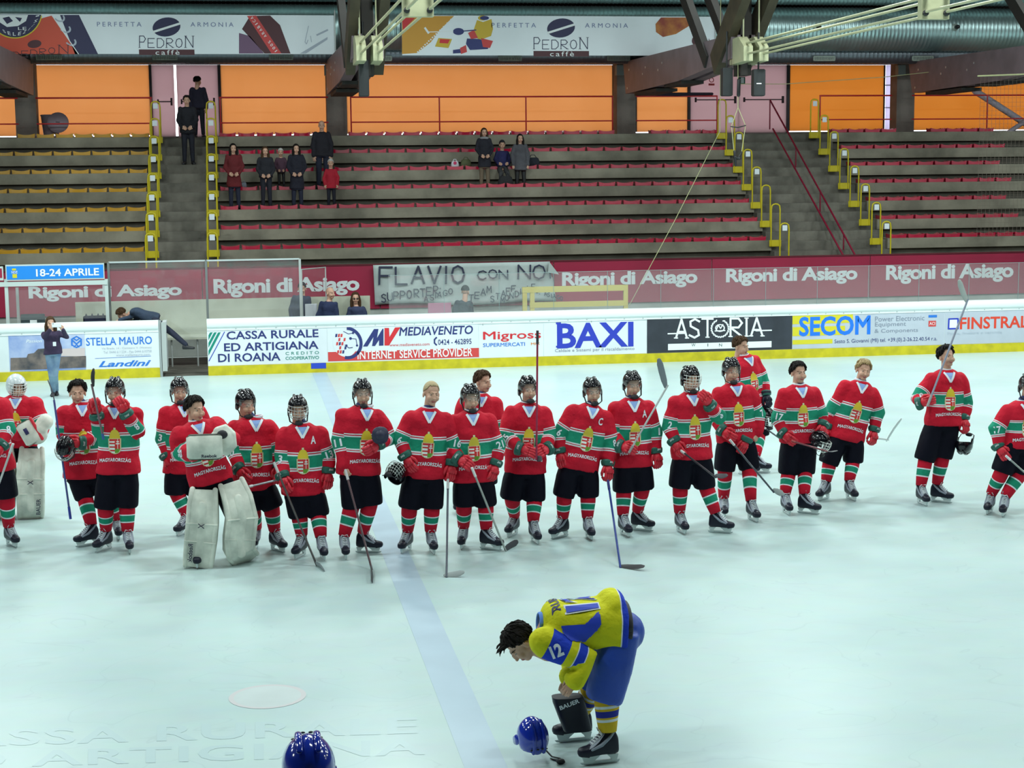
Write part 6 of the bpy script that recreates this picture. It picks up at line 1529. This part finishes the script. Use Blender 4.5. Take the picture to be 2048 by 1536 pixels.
# back (behind i)
figure('hockey_player', 'person in red jersey, bareheaded with brown hair, standing behind a helmeted teammate, looking right', 19.75, (966, 763), (960, 793), (955, 920), (((914, 860), (918, 895), (920, 912)), ((1000, 860), (1000, 895), (998, 912))),
    ((930, 965), (975, 965)), (((916, 1026), -15), ((968, 1022), 18)), hy=38, hp=3, hk='short', hc='brown', num=('', ''))
# i
Yi = 17.8
r = figure('hockey_player', 'person in red jersey number 21, black helmet, in front of the brown-haired teammate', Yi, (941, 797), (943, 828), (946, 962), (((906, 900, .05), (918, 918, .18), (936, 930, .24)), ((995, 898, .02), (990, 930, .08), (984, 952, .12))),
    ((928, 1008), (972, 1008)), (((926, 1096), -18), ((982, 1100), 50)), hy=10, hp=5, hel='visor', num=('', '21'), hfront=(A(0, -1, .3), None))
stick('pale-shafted stick slanting right across the legs of player number 21', PT(944, 936, Yi, .34), PZ(1012, 1103), PZ(1030, 1090), sh=(.35, .38, .36), bl=(.05, .05, .06), grip=(.7, .7, .7))
# j
Yj = 18.15
r = figure('hockey_player', 'person in red jersey holding a dark red stick upright with both gloves', Yj, (1056, 780), (1055, 812), (1050, 945), (((1012, 875, .06), (1042, 898, .26), (1066, 906, .32)), ((1098, 872, .05), (1094, 898, .22), (1076, 908, .32))),
    ((1021, 995), (1069, 998)), (((1025, 1072), -35), ((1070, 1086), 8)), hy=8, hp=-3, hel='visor', num=('25', ''), hfront=(A(0, -1, .3), A(0, -1, .3)))
stick('dark red stick held bolt upright in front of the chest, butt end up', PT(1075, 662, Yj, .40), PT(1073, 920, Yj, .40), PT(1073, 921, Yj, .40)+A(.02, .0, -.01), sh=(.30, .01, .05), bl=(.03, .03, .04), grip=(.03, .03, .04))
# k
Yk = 18.15
r = figure('hockey_player', 'person in red jersey with letter C, black helmet, dark blue stick', Yk, (1185, 783), (1182, 815), (1155, 938), (((1117, 870), (1120, 905, .04), (1124, 928, .08)), ((1222, 888, .02), (1216, 930, .08), (1216, 954, .12))),
    ((1127, 990), (1176, 990)), (((1119, 1076), -55), ((1178, 1078), 4)), hy=2, hp=6, hel='visor', letter='C', num=('6', '8'), hr=-4)
stick('dark blue stick with black blade on the ice, held by the captain', PT(1216, 962, Yk, .20), PZ(1241, 1136), PZ(1285, 1142), sh=(.02, .05, .25), bl=(.015, .015, .02), grip=(.03, .04, .2))
# l
Yl = 18.25
r = figure('hockey_player', 'person in red jersey with letter A, black visored helmet, next to the captain', Yl, (1265, 770), (1264, 802), (1264, 932), (((1225, 870, .04), (1243, 893, .18), (1260, 898, .24)), ((1309, 862), (1312, 905, .04), (1316, 930, .08))),
    ((1247, 980), (1287, 975)), (((1250, 1072), 10), ((1284, 1062), 52)), hy=5, hp=5, hel='visor', letter='A', num=('', '1'), hfront=(A(0, -1, .3), None))
stick('grey stick raised blade up by the player right of the captain', PT(1258, 905, Yl, .30), PT(1336, 770, Yl, .35), PT(1322, 718, Yl, .35), sh=(.45, .48, .48), bl=(.20, .22, .25), grip=(.3, .3, .3))
# m
Ym = 18.15
r = figure('hockey_player', 'person in red jersey, white wire cage, one glove raised to the chin', Ym, (1381, 760), (1382, 790), (1384, 917), (((1340, 855, .02), (1350, 885, .10), (1360, 902, .16)), ((1440, 836, .05), (1418, 808, .22), (1404, 788, .26))),
    ((1359, 972), (1409, 972)), (((1363, 1066), 8), ((1441, 1066), 62)), hy=15, hp=5, hel='cage', cagem=wire_w, num=('2', '9'), hfront=(None, A(.2, -1, 0)))
stick('short-looking dark stick pointing at the ice from the glove of the white-caged player', PT(1363, 902, Ym, .20), PT(1432, 955, Ym, .75), PT(1452, 960, Ym, .85), sh=(.03, .03, .04), bl=(.03, .03, .04), grip=(.6, .6, .6))
# n
Yn = 18.85
r = figure('hockey_player', 'person in red jersey number 7, black helmet, bare left hand holding an empty glove', Yn, (1463, 742), (1468, 772), (1472, 884), (((1428, 836), (1446, 862, .14), (1460, 872, .2)), ((1517, 830), (1516, 865, .05), (1510, 880, .1))),
    ((1449, 938), (1498, 935)), (((1448, 1034), -12), ((1506, 1042), 8)), hy=6, hp=5, hel='visor', num=('', '7'), gl=('glove', 'hand'))
x, y, z = basis(A(-.5, 0, -1), FW0)
o = inst('hockey_glove', glove_me[-1], None, M4(PT(1492, 882, Yn, .18), x, y, z)); tag(o, 'red glove hanging empty from the bare hand of player number 7', 'glove')
stick('dark stick slanting right over the shorts of player number 7', PT(1460, 880, Yn, .30), PT(1548, 985, Yn, .35), PT(1560, 992, Yn, .35), sh=(.04, .05, .07), bl=(.3, .33, .33), grip=(.6, .6, .6))
# skater gliding behind n
Yx = 21.9
r = figure('hockey_player', 'person in plain red jersey, bareheaded, skating past behind player number 7', Yx, (1482, 692), (1488, 716), (1500, 815), (((1462, 765), (1480, 790), (1490, 800)), ((1528, 765, -.05), (1532, 790, .05), (1536, 805, .1))),
    ((1480, 880), (1520, 870)), (((1497, 950), 60), ((1520, 946), 75)), hy=40, hp=5, hk='short', hc='brown', by=25, gl=('blackglove', 'blackglove'), num=('', ''))
stick('thin dark stick held low by the skater gliding behind player number 7', PT(1524, 852, Yx, .2), PT(1600, 905, Yx, .3), PT(1630, 905, Yx, .3), sh=(.05, .06, .07), bl=(.3, .3, .32))
held_helmet('black helmet carried by the skater gliding behind player number 7', PT(1534, 838, Yx, .15), 30, 10)
# o
Yo = 19.05
r = figure('hockey_player', 'person in red jersey number 17, bareheaded with short black hair, holding helmet and stick', Yo, (1597, 745), (1598, 775), (1598, 884), (((1557, 842), (1568, 868, .08), (1582, 880, .14)), ((1643, 838), (1646, 852, .10), (1642, 868, .15))),
    ((1577, 945), (1609, 943)), (((1573, 1028), 0), ((1617, 1028), 48)), hy=10, hp=-2, hk='short', hc='dark', num=('17', ''))
held_helmet('black helmet with white cage held at the hip by player number 17', PT(1638, 888, Yo, .22), 50, 20, cm=wire_w)
stick('dark red stick held level to the right by player number 17', PT(1584, 882, Yo, .25), PT(1655, 903, Yo, .45), PT(1672, 908, Yo, .45), sh=(.18, .04, .05), bl=(.04, .04, .05), grip=(.3, .05, .05))
# p
Yp = 19.7
r = figure('hockey_player', 'person in red jersey, bareheaded with blond hair, smiling, head tilted', Yp, (1727, 740), (1722, 768), (1690, 880), (((1660, 828, -.05), (1652, 855, -.02), (1648, 872, 0)), ((1756, 826), (1748, 862, .05), (1745, 880, .08))),
    ((1657, 925), (1706, 922)), (((1647, 1000), -50), ((1702, 1000), 5)), hy=-3, hp=4, hr=10, hk='short', hc='blond', num=('', ''), cx=-.02)
stick('white-bladed stick pointing away behind the smiling blond player', PT(1748, 876, Yp, .05), PT(1776, 880, Yp, -.3), PT(1798, 838, Yp, -.3), sh=(.5, .55, .55), bl=(.6, .65, .65), grip=(.5, .5, .5))
# q
Yq = 19.15
r = figure('hockey_player', 'person in red jersey, dark hair, laughing with raised stick, apart from the line', Yq, (1893, 713), (1892, 745), (1888, 850), (((1833, 800, .05), (1842, 806, .20), (1856, 802, .26)), ((1932, 808), (1928, 838, .06), (1930, 855, .1))),
    ((1849, 918), (1884, 912)), (((1845, 1010), 2), ((1882, 1005), 45)), hy=12, hp=-8, hk='tousled', hc='dark', num=('9', ''), hfront=(A(0, -1, .3), None))
held_helmet('shiny black helmet hanging upside down from the glove of the laughing player', PT(1930, 885, Yq, .12), -50, 165, kind='visor')
stick('grey-blue stick raised past the face of the laughing player, blade over the banner', PT(1855, 812, Yq, .34), PT(1936, 598, Yq, .30), PT(1920, 560, Yq, .30), sh=(.22, .24, .32), bl=(.45, .48, .46), grip=(.3, .3, .3))
# r
Yr_ = 18.3
r = figure('hockey_player', 'person in red jersey and dark helmet, cut by the right edge, stick in hand', Yr_, (2056, 775), (2045, 808), (2042, 895), (((1993, 858), (1998, 895, .05), (2012, 915, .12)), ((2090, 860), (2092, 895), (2092, 915))),
    ((2004, 942), (2043, 945)), (((1979, 1027), -40), ((2008, 1032), -35)), hy=-10, hp=10, hel='visor', num=('17', ''))
stick('grey stick pointing right from the glove of the player cut by the right edge', PT(2012, 912, Yr_, .25), PT(2100, 990, Yr_, .4), PT(2125, 992, Yr_, .4), sh=(.25, .27, .25))

# ================================================================ player in yellow and blue, bending over
Yy = 11.15
yshort = mat('royal_shorts', (.012, .06, .42), .5, bump=.25, bscale=6, var=.15, vscale=3)
yprof = [(0, .10, .095), (.05, .155, .13), (.14, .20, .155), (.35, .225, .165), (.60, .235, .18), (.85, .25, .20), (1.0, .26, .205)]
FWD = nrm(A(-.10, 0, -1))
r = figure('hockey_player', 'person in yellow and royal blue kit, number 12, bending double to his skate', Yy, (1040, 1285), (1082, 1247), (1243, 1248), (((1150, 1330, -.22), (1138, 1352, -.10), (1126, 1380, -.06)), ((1176, 1325, .24), (1150, 1360, .28), (1129, 1388, .30))),
    ((1186, 1375, -.16), (1208, 1396, .14)), ((PZ(1148, 1483), -86), (PZ(1200, 1528), -84)), hy=-78, hp=58, hr=-10, kind='player', top=yjersey_m, plain=True, fw=(-.10, 0, -1), prof=yprof, hip=((1243, 1262, -.12), (1243, 1266, .12)),
    sj=(None, (1088, 1284, .20)), shw=.17, gl=('hand', 'hand'), hk='short', hc='dark', sockm=ysock_m, shmat=yshort, inner=False, sr=(.110, .098, .078), hs=1.06, tname='jersey', hfront=(A(-.3, -1, .4), A(-.3, -1, .4)),
    extra=lambda J: [ell(J((1222, 1205)), (.10, .20, .10))])
ja, js, jn = r['a'], r['s'], r['jersey']; pj = Proj(*r['jv']); UPV = -r['f']
def back_print(s, c_px, w, h, m, bold=.05, lift=.006, name='lettering'):
    P, F2, _ = glyphs(s, bold); c = PY(*c_px, Yy); c = r['N']+ja*np.dot(c-r['N'], ja)
    rr = -js; uu = -ja; return add(name, (pj.put([((x-.5)*w, (y-.5)*h) for x, y in P], c, rr, uu, nrm(UPV+A(0, -.75, 0)*0), lift), F2), [m], jn, smooth=False)
royal = mat('royal_print2', (.012, .045, .50), .6)
back_print('RUBIS', (1106, 1210), .28, .065, mat('name_navy', (.03, .03, .12), .6), name='player_name')
o_ = back_print('12', (1156, 1205), .34, .255, collar_m, bold=.13, lift=.006, name='number_outline'); back_print('12', (1156, 1205), .325, .235, royal, bold=.04, lift=.010, name='back_number')
# side panels and cuffs
def side_patch(pts, m, lift=.006, frm=A(0, -1, .35)):
    """print on the camera side of the jersey: fan of pixel points projected along its own side direction"""
    c = np.mean([PY(x, y, Yy-.2) for x, y in pts], 0); f = nrm(frm); rt = nrm(np.cross(A(0, 0, 1), f)); rt = rt if rt[0] > 0 else -rt; up = np.cross(f, rt); up = up if up[2] > 0 else -up
    uv = []
    for x, y in pts:
        d = _ray(x, y); n = f; t = np.dot(c-A(0, 0, EYE), n)/np.dot(d, n); p = A(0, 0, EYE)+d*t-c; uv.append((p@rt, p@up))
    poly = uv; n = len(poly); import mathutils
    V2 = [mathutils.Vector((a, b)) for a, b in poly]
    # fill with a fine grid clipped to the outline
    xs = [p[0] for p in poly]; ys = [p[1] for p in poly]; st = .006; G = []; F = []; idx = {}
    def inside(a, b):
        c_ = False; j = n-1
        for i in range(n):
            if (poly[i][1] > b) != (poly[j][1] > b) and a < (poly[j][0]-poly[i][0])*(b-poly[i][1])/(poly[j][1]-poly[i][1]+1e-12)+poly[i][0]: c_ = not c_
            j = i
        return c_
    nx = int((max(xs)-min(xs))/st)+1; ny = int((max(ys)-min(ys))/st)+1
    for i in range(nx):
        for j in range(ny):
            if inside(min(xs)+(i+.5)*st, min(ys)+(j+.5)*st):
                q = []
                for di, dj in ((0, 0), (1, 0), (1, 1), (0, 1)):
                    k = (i+di, j+dj)
                    if k not in idx: idx[k] = len(G); G.append((min(xs)+k[0]*st, min(ys)+k[1]*st))
                    q.append(idx[k])
                F.append(tuple(q))
    return pj.put(G, c, rt, up, f, lift), F
add('blue_side_panel', side_patch([(1122, 1252), (1168, 1250), (1196, 1222), (1200, 1250), (1192, 1262), (1170, 1284), (1140, 1282), (1126, 1268)], royal), [royal], jn, smooth=False)
P, F2, _ = glyphs('12', .10); c = PY(1113, 1302, Yy-.32); f = nrm(A(-.1, -1, .2)); rt = nrm(A(.92, -.05, .38)); up = nrm(np.cross(f, rt)); up = up if up[2] > 0 else -up
add('sleeve_number', (pj.put([((x-.5)*.085, (y-.5)*.095) for x, y in P], c, rt, up, f, .010), F2), [collar_m], jn, smooth=False)
add('collar', tube([r['N']+r['s']*.075*math.cos(t)+r['f']*.075*math.sin(t) for t in np.linspace(0, 2*math.pi, 17)], [(.024, .010)]*17, 8, xdir=ja, cap='flat'), [mat('collar_azure', (.10, .25, .75), .7)], jn)
add('waist_belt', tube([r['B']+ja*.01+r['s']*.225*math.cos(t)+r['f']*.165*math.sin(t) for t in np.linspace(0, 2*math.pi, 25)], [(.022, .008)]*25, 8, xdir=ja, cap='flat'), [strap_m], r['root'])
for i in (0, 1):
    w, h = r['arms'][i][2], r['arms'][i][3]; d = nrm(h-w); add('wrist_band', tube([w-d*.05, w+d*.025], [.046, .041], 14, cap='flat'), [mat('wristband', (.012, .015, .03), .8)], r['root'])
# wet strands hanging from the brow
st_ = []
for i in range(16):
    p = np.array(r['HM'] @ Vector((-.05+.10*(i/15), -.070-.012*math.sin(i*1.7), .085+.012*math.cos(i*2.1)))); q_ = p+A(-.03-.012*math.sin(i*3), .01*math.sin(i), -.035-.025*((i*7) % 5)/4)
    st_.append(tube([p-A(-.02, 0, -.01), p, (p+q_)/2+A(-.008, 0, 0), q_], [.009, .009, .006, .0025], 6))
add('hair_strands', join(*st_), [hairs['dark']], r['root'])
# tall stiff cuff of the far boot, with its maker's name
ca, cb = PY(1150, 1442, Yy+.12), PY(1134, 1392, Yy+.10)
cuff = add('boot_cuff', loft([oval(ca+(cb-ca)*u+A(0, 0, 0), A(1, 0, 0), A(0, 1, 0), w, w*.62, 18, 3) for u, w in ((-.35, .105), (.2, .112), (.8, .118), (1.0, .112))]), [boot_m], r['root'], angle=50)
P, F2, _ = glyphs('BAUER', .06); up_ = nrm(A(-.30, 0, 1)); rt_ = nrm(A(1, 0, .34)); c = PY(1139, 1409, Yy-.02)+A(0, -.0, 0)
add('lettering', (np.array([c+rt_*(u-.5)*.15+up_*(v-.5)*.032+A(0, -.0, 0) for u, v in P]), F2), [collar_m], cuff, smooth=False)
# the helmet on the ice
c = PZ(1068, 1524)+A(0, .10, .132)
t = thing('hockey_helmet', 'royal blue helmet lying on the ice at the feet of the bending player', 'helmet', (c[0], c[1], 0))
M = Matrix.Translation(tuple(c+A(0, 0, .0))) @ Matrix.Rotation(math.radians(12), 4, 'Z') @ Matrix.Rotation(math.radians(66), 4, 'X') @ Matrix.Scale(1.13, 4)
put_helmet(M, t, helm_b, 'none', None, False, 'shell')
add('chin_strap', tube([c+A(.09, .0, -.07), c+A(.14, -.05, -.12), c+A(.19, -.08, -.125), c+A(.20, -.12, -.128), c+A(.17, -.12, -.128), c+A(.13, -.07, -.125)], [(.010, .004)]*6, 6), [strap_m], t)
add('chin_cup', rbox(c+A(.18, -.17, -.115), (.06, .05, .03), .01), [strap_m], t)
add('clip', tube([c+A(.05, -.06, .115), c+A(.075, -.09, .09), c+A(.06, -.12, .05)], .014, 8), [strap_m], t)
# player whose helmet just shows at the bottom edge
YN = 6.42; hp_ = PY(617, 1545, YN)
def W3p(dx, dy, z): return A(hp_[0]+dx, YN+dy, z)
zt = hp_[2]
figure('hockey_player', 'person in shiny blue helmet, only its crown showing at the bottom edge', YN, A(hp_[0], YN, zt), W3p(0, .02, zt-.20), W3p(0, .02, zt-.92), ((W3p(-.30, 0, zt-.55), W3p(-.28, .1, zt-.80), W3p(-.27, .15, zt-.90)), (W3p(.30, 0, zt-.55), W3p(.28, .1, zt-.80), W3p(.27, .15, zt-.90))),
    (W3p(-.13, 0, .58), W3p(.13, 0, .58)), ((W3p(-.14, 0, -zt+zt), 170), (W3p(.14, 0, 0), 190)), hy=180, hp=0, top=yjersey_m, plain=True, by=180, hel='none', helm=helm_b, sockm=ysock_m, shmat=yshort, gl=('blackglove', 'blackglove'), hs=1.06)

# ================================================================ woman with phone, man at the gate, people at the bench
cloth = lambda n, c, v=.2: mat('cloth_'+n, c, .85, bump=.35, bscale=14, var=v, vscale=5)
jeans = mat('jeans', (.10, .17, .30), .8, bump=.2, bscale=30, col2=(.22, .32, .42), vscale=4); jeansd = mat('jeans_dark', (.010, .014, .035), .8, bump=.2, bscale=30)
Yw = 32.0
r = figure('woman', 'person in dark jacket and jeans on the ice photographing with a white phone', Yw, (101, 646), (102, 662), (107, 708), (((88, 675, .05), (100, 660, .28), (104, 653, .32)), ((133, 674, .05), (126, 660, .28), (121, 653, .32))),
    ((103, 750), (110, 750)), (((107, 792), -5), ((113, 790), 10)), hy=12, hp=5, kind='civil', plain=True, top=cloth('plum_navy', (.035, .02, .06)), legm=jeans, lname='jeans', hk='long', hc='brown', sc=.92, hs=.95, tname='jacket', drop=.06)
p = PT(113, 650, Yw, .345); t = thing('mobile_phone', 'white phone held up by the woman on the ice', 'phone', p); add('case', rbox(p, (.17, .012, .09), .01), [mat('phone_white', (.8, .82, .85), .3)], t, smooth=False); add('lens', tube([p+A(-.06, -.007, .025), p+A(-.06, -.010, .025)], .008, 8), [black], t)
add('name_badge', rbox(PT(109, 688, Yw, .19), (.06, .006, .08), .005), [white_p], r['root'], smooth=False)
# man climbing over at the gate
Ym_ = 36.0
q = lambda x, y, d=0: PY(x, y, Ym_-d)
r = figure('man', 'person in dark jacket bending low, one leg through the open gate', Ym_, (243, 628), (262, 622), (316, 640), (((262, 634, .1), (240, 640, .15), (232, 645, .15)), ((275, 640, -.1), (255, 645, -.1), (248, 648, -.1))),
    ((315, 690), (347, 668, .5)), ((A(q(312, 720)[0], Ym_, .0), -60), (q(372, 694, .75)-A(0, 0, .05), 80)), hy=-70, hp=50, kind='civil', plain=True, top=cloth('slate', (.03, .05, .09)), legm=jeansd, lname='jeans', hk='short', hc='brown', fw=(-.2, 0, -1), gz=False, shw=.15, tname='jacket', drop=.04, hs=.98)
bench = [('man', 'person in dark jacket and black cap behind the glass post at the bench', 37.0, (604, 577), (603, 590), (600, 640), 'brown', ('black', (.01, .01, .015)), (.02, .03, .07), -10),
 ('man', 'person with bald head and navy jacket over pale collar at the bench, looking right', 36.7, (661, 586), (657, 602), (655, 650), None, None, (.015, .025, .08), 40),
 ('woman', 'person with long fair hair and dark glasses, right of the bald man', 37.2, (711, 596), (713, 612), (714, 655), 'brown', None, (.03, .04, .10), 0),
 ('man', 'person in hooded dark jacket in front of the hand-painted sheet', 37.2, (931, 583), (928, 600), (925, 650), 'dark', ('black', (.01, .01, .015)), (.015, .03, .05), 150)]
for nm, lab, Yv, hd, nk, hm, hc, hat, cc, hy in bench:
    o = dict(hk='long' if nm == 'woman' else 'short' if hc and not hat else None, hc=hc or 'dark')
    if hat: o['hat'] = hat; o['hk'] = None
    N_ = PY(*nk, Yv); hx = (hm[0]); dx = 16
    r = figure(nm, lab, Yv, hd, nk, hm, (((hx-dx-3, nk[1]+32, .05), (hx-dx+2, nk[1]+52, .2), (hx-dx+6, nk[1]+60, .25)), ((hx+dx+3, nk[1]+32, .05), (hx+dx-2, nk[1]+52, .2), (hx+dx-6, nk[1]+60, .25))),
        (A(N_[0]-.10, Yv, .48), A(N_[0]+.10, Yv, .48)), ((A(N_[0]-.12, Yv, 0.0), -10), (A(N_[0]+.12, Yv, 0.0), 10)), hy=hy, hp=3, kind='civil', plain=True, top=cloth(lab[12:22].replace(' ', '_'), cc), legm=navy_c, gz=False, tname='jacket', **o)
    if nm == 'woman':
        g_ = add('sunglasses', tr(join(ell((-.032, -.098, -.004), (.024, .008, .016)), ell((.032, -.098, -.004), (.024, .008, .016)), tube([(-.075, -.03, 0), (-.05, -.095, 0), (.05, -.095, 0), (.075, -.03, 0)], .003, 5)), r['HM']), [black], r['root'])

# ================================================================ spectators on the terrace
def tread(k, Yv): return A(0, Yv, zk(k)+.002)
def stander(nm, lab, k, Yv, x, ytop, cc, coat=.55, sc=.95, hs=1.0, legc=None, legs=.5, arms_=0, zf=None, hy=0, group=None, **o):
    """upright person on the tread of row k: x pixel, pixel height of the crown"""
    z0 = zk(k)+.002 if zf is None else zf; top_ = PY(x, ytop, Yv); X = top_[0]; Ht = top_[2]-z0; hd = Ht-.125*hs; nk = hd-.155*hs; hem = Ht*(1-coat); 
    P = lambda dx, dy, z: A(X+dx, Yv-dy, z0+z)
    w = .155*sc
    if arms_ == 0: ar = ((P(-w-.07, .0, nk-.33*sc), P(-w+.02, .16, nk-.50*sc), P(-.06, .20, nk-.54*sc)), (P(w+.07, .0, nk-.33*sc), P(w-.02, .16, nk-.50*sc), P(.06, .20, nk-.54*sc)))
    else: ar = ((P(-w-.07, 0, nk-.32*sc), P(-w-.05, .03, nk-.56*sc), P(-w-.04, .05, nk-.64*sc)), (P(w+.07, 0, nk-.32*sc), P(w+.05, .03, nk-.56*sc), P(w+.04, .05, nk-.64*sc)))
    return figure(nm, lab, Yv, P(0, .01, hd), P(0, 0, nk), P(0, 0, hem), ar, (P(-.09*sc, .01, Ht*.27), P(.09*sc, .01, Ht*.27)), ((P(-.10*sc, 0, 0), -12), (P(.10*sc, 0, 0), 12)), hy=hy, hp=4, kind='civil', plain=True, gz=False,
        top=cloth(o.pop('cn'), cc), legm=legc or navy_c, sc=sc, hs=hs*.98, tname='coat', drop=.06, hip=(P(-.085*sc, 0, Ht*.50), P(.085*sc, 0, Ht*.50)), **o)
stander('woman', 'person with long dark hair in a dark red coat, leftmost of the standing spectators', 2, 41.92, 466, 287, (.13, .008, .012), coat=.66, cn='wine', hk='long', hc='dark', legc=jeansd, hy=10, hs=.95)
stander('woman', 'person in black clothes with glasses, next to the dark red coat on the terrace', 2, 41.92, 530, 293, (.012, .012, .02), coat=.50, cn='ink', hk='long', hc='brown', hs=.93, sc=.9, hy=5)
stander('child', 'person, small child in patterned mauve coat and white hat standing on a seat', 3, 42.36, 561, 297, (.10, .045, .075), coat=.62, sc=.62, hs=.80, cn='mauve', hat=('white', (.55, .52, .5)), legc=black, zf=zk(3)+.075)
stander('woman', 'person in long black coat with folded hands, right of the small child', 2, 41.92, 592, 288, (.008, .008, .02), coat=.70, cn='raven', hk='long', hc='dark', legc=jeansd, hs=.93, hy=5)
stander('man', 'person with bald head in black jacket, tallest of the left spectators', 3, 42.62, 643, 241, (.012, .010, .018), coat=.52, cn='coal', legc=jeansd, sc=1.1, arms_=1, hk=None)
stander('child', 'person, child in bright red jacket and white hat below the bald man', 2, 41.92, 661, 318, (.45, .01, .03), coat=.60, cn='scarlet', hat=('white', (.6, .6, .55)), sc=.72, hs=.86, legc=navy_c, arms_=1)
r = stander('woman', 'person in black coat and pale scarf with curly hair, left of the seated pair', 3, 42.62, 968, 256, (.012, .012, .022), coat=.66, cn='jet', hk='long', hc='brown', legc=cloth('beige', (.16, .12, .08)), hs=.92, sc=.9)
add('scarf', tube([r['N']+A(.09*math.cos(t), -.01+.08*math.sin(t), .0) for t in np.linspace(0, 2*math.pi, 15)], .032, 8), [cloth('scarf_grey', (.30, .30, .32))], r['root'])
r = stander('woman', 'person in long grey coat on the terrace, beside the black bag', 3, 42.62, 1040, 268, (.085, .085, .10), coat=.68, cn='ash', hk='long', hc='dark', legc=black, hs=.92, sc=.95, arms_=1)
# seated child
Yc = 42.95; c0 = PY(1004, 281, Yc); zs = zk(3)
Pc = lambda dx, dy, z: A(c0[0]+dx, Yc-dy, z)
figure('child', 'person, seated youngster in blue jacket with dark hood between two standing women', Yc, Pc(0, .02, c0[2]-.11), Pc(0, 0, c0[2]-.26), Pc(0, .02, c0[2]-.68), ((Pc(-.2, .03, c0[2]-.5), Pc(-.14, .2, c0[2]-.6), Pc(-.08, .25, c0[2]-.62)), (Pc(.2, .03, c0[2]-.5), Pc(.14, .2, c0[2]-.6), Pc(.08, .25, c0[2]-.62))),
    (Pc(-.09, .30, zs+.36), Pc(.09, .30, zs+.36)), ((Pc(-.10, .33, zs+.002), -8), (Pc(.10, .33, zs+.002), 8)), kind='civil', plain=True, gz=False, sc=.85, hs=.9, top=cloth('indigo', (.02, .02, .10)), legm=cloth('slategrey', (.05, .05, .055)), hat=('black', (.01, .01, .015)), tname='jacket', hip=(Pc(-.08, .05, zs+.46), Pc(.08, .05, zs+.46)))
# man on the narrow stair, man on the landing
zst = 1.92+.2325*11
stander('man', 'person in black jacket standing on the narrow stair, facing the rink', 0, 43.53, 373, 191, (.008, .008, .014), coat=.54, cn='night', hk='short', hc='dark', legc=navy_c, zf=zst+.002, sc=1.05, hs=1.0, arms_=0)
r = stander('man', 'person in dark jacket on the upper landing, turning away', 0, 45.4, 395, 153, (.012, .010, .03), coat=.52, cn='dusk', hk='short', hc='dark', legc=navy_c, zf=Z6+.002, sc=1.0, arms_=1, hy=140)
# bags
def bag(lab, x0, y0, x1, y1, k, Yv, m, cat='bag', zoff=.0, handle=True):
    X0, X1 = PY(x0, y1, Yv)[0], PY(x1, y1, Yv)[0]; zb = zk(k)+zoff; zt = PY((x0+x1)/2, y0, Yv)[2]; cx = (X0+X1)/2; w = X1-X0; h = max(.12, zt-zb)
    t = thing('bag', lab, cat, (cx, Yv, zb))
    add('body', loft([oval((cx, Yv, zb+h*u), A(1, 0, 0), A(0, 1, 0), w/2*k_, .09*k_, 16, 3.2) for u, k_ in ((0, .92), (.08, 1), (.6, .92), (.9, .78), (1, .6))]), m, t, angle=50)
    if handle: add('handle', tube([(cx-w*.25, Yv, zb+h*.95), (cx-w*.12, Yv, zb+h*1.3), (cx+w*.12, Yv, zb+h*1.3), (cx+w*.25, Yv, zb+h*.95)], .010, 6), m, t)
    return t
bag('black bag slumped on the bench to the right of the grey coat', 1052, 315, 1080, 338, 4, 43.15, cloth('bagblack', (.012, .014, .025)), zoff=.08)
bag('olive shopping bag on the seats beside the small white bag', 921, 319, 943, 340, 4, 43.10, cloth('bagolive', (.10, .11, .05)), zoff=.08)
tb = bag('small white paper bag with pink and blue print standing on the seats', 902, 322, 918, 340, 4, 43.05, cloth('bagwhite', (.75, .72, .80)), zoff=.08)
add('bag_print', disc_px(910, 326, 3.4, 3.4, 42.94, n=10), [mat('bag_pink', (.5, .02, .1), .6)], tb, smooth=False)
bag('black bag at the feet of the seated youngster', 995, 352, 1027, 371, 3, 42.5, cloth('bagcoal', (.015, .015, .018)), zoff=.0)
bag('pale shopping bag beside the legs of the dark red coat', 482, 366, 494, 380, 3, 42.35, cloth('bagpale', (.25, .27, .33)), zoff=.08)
bpy.data.objects.remove(_tmpm)
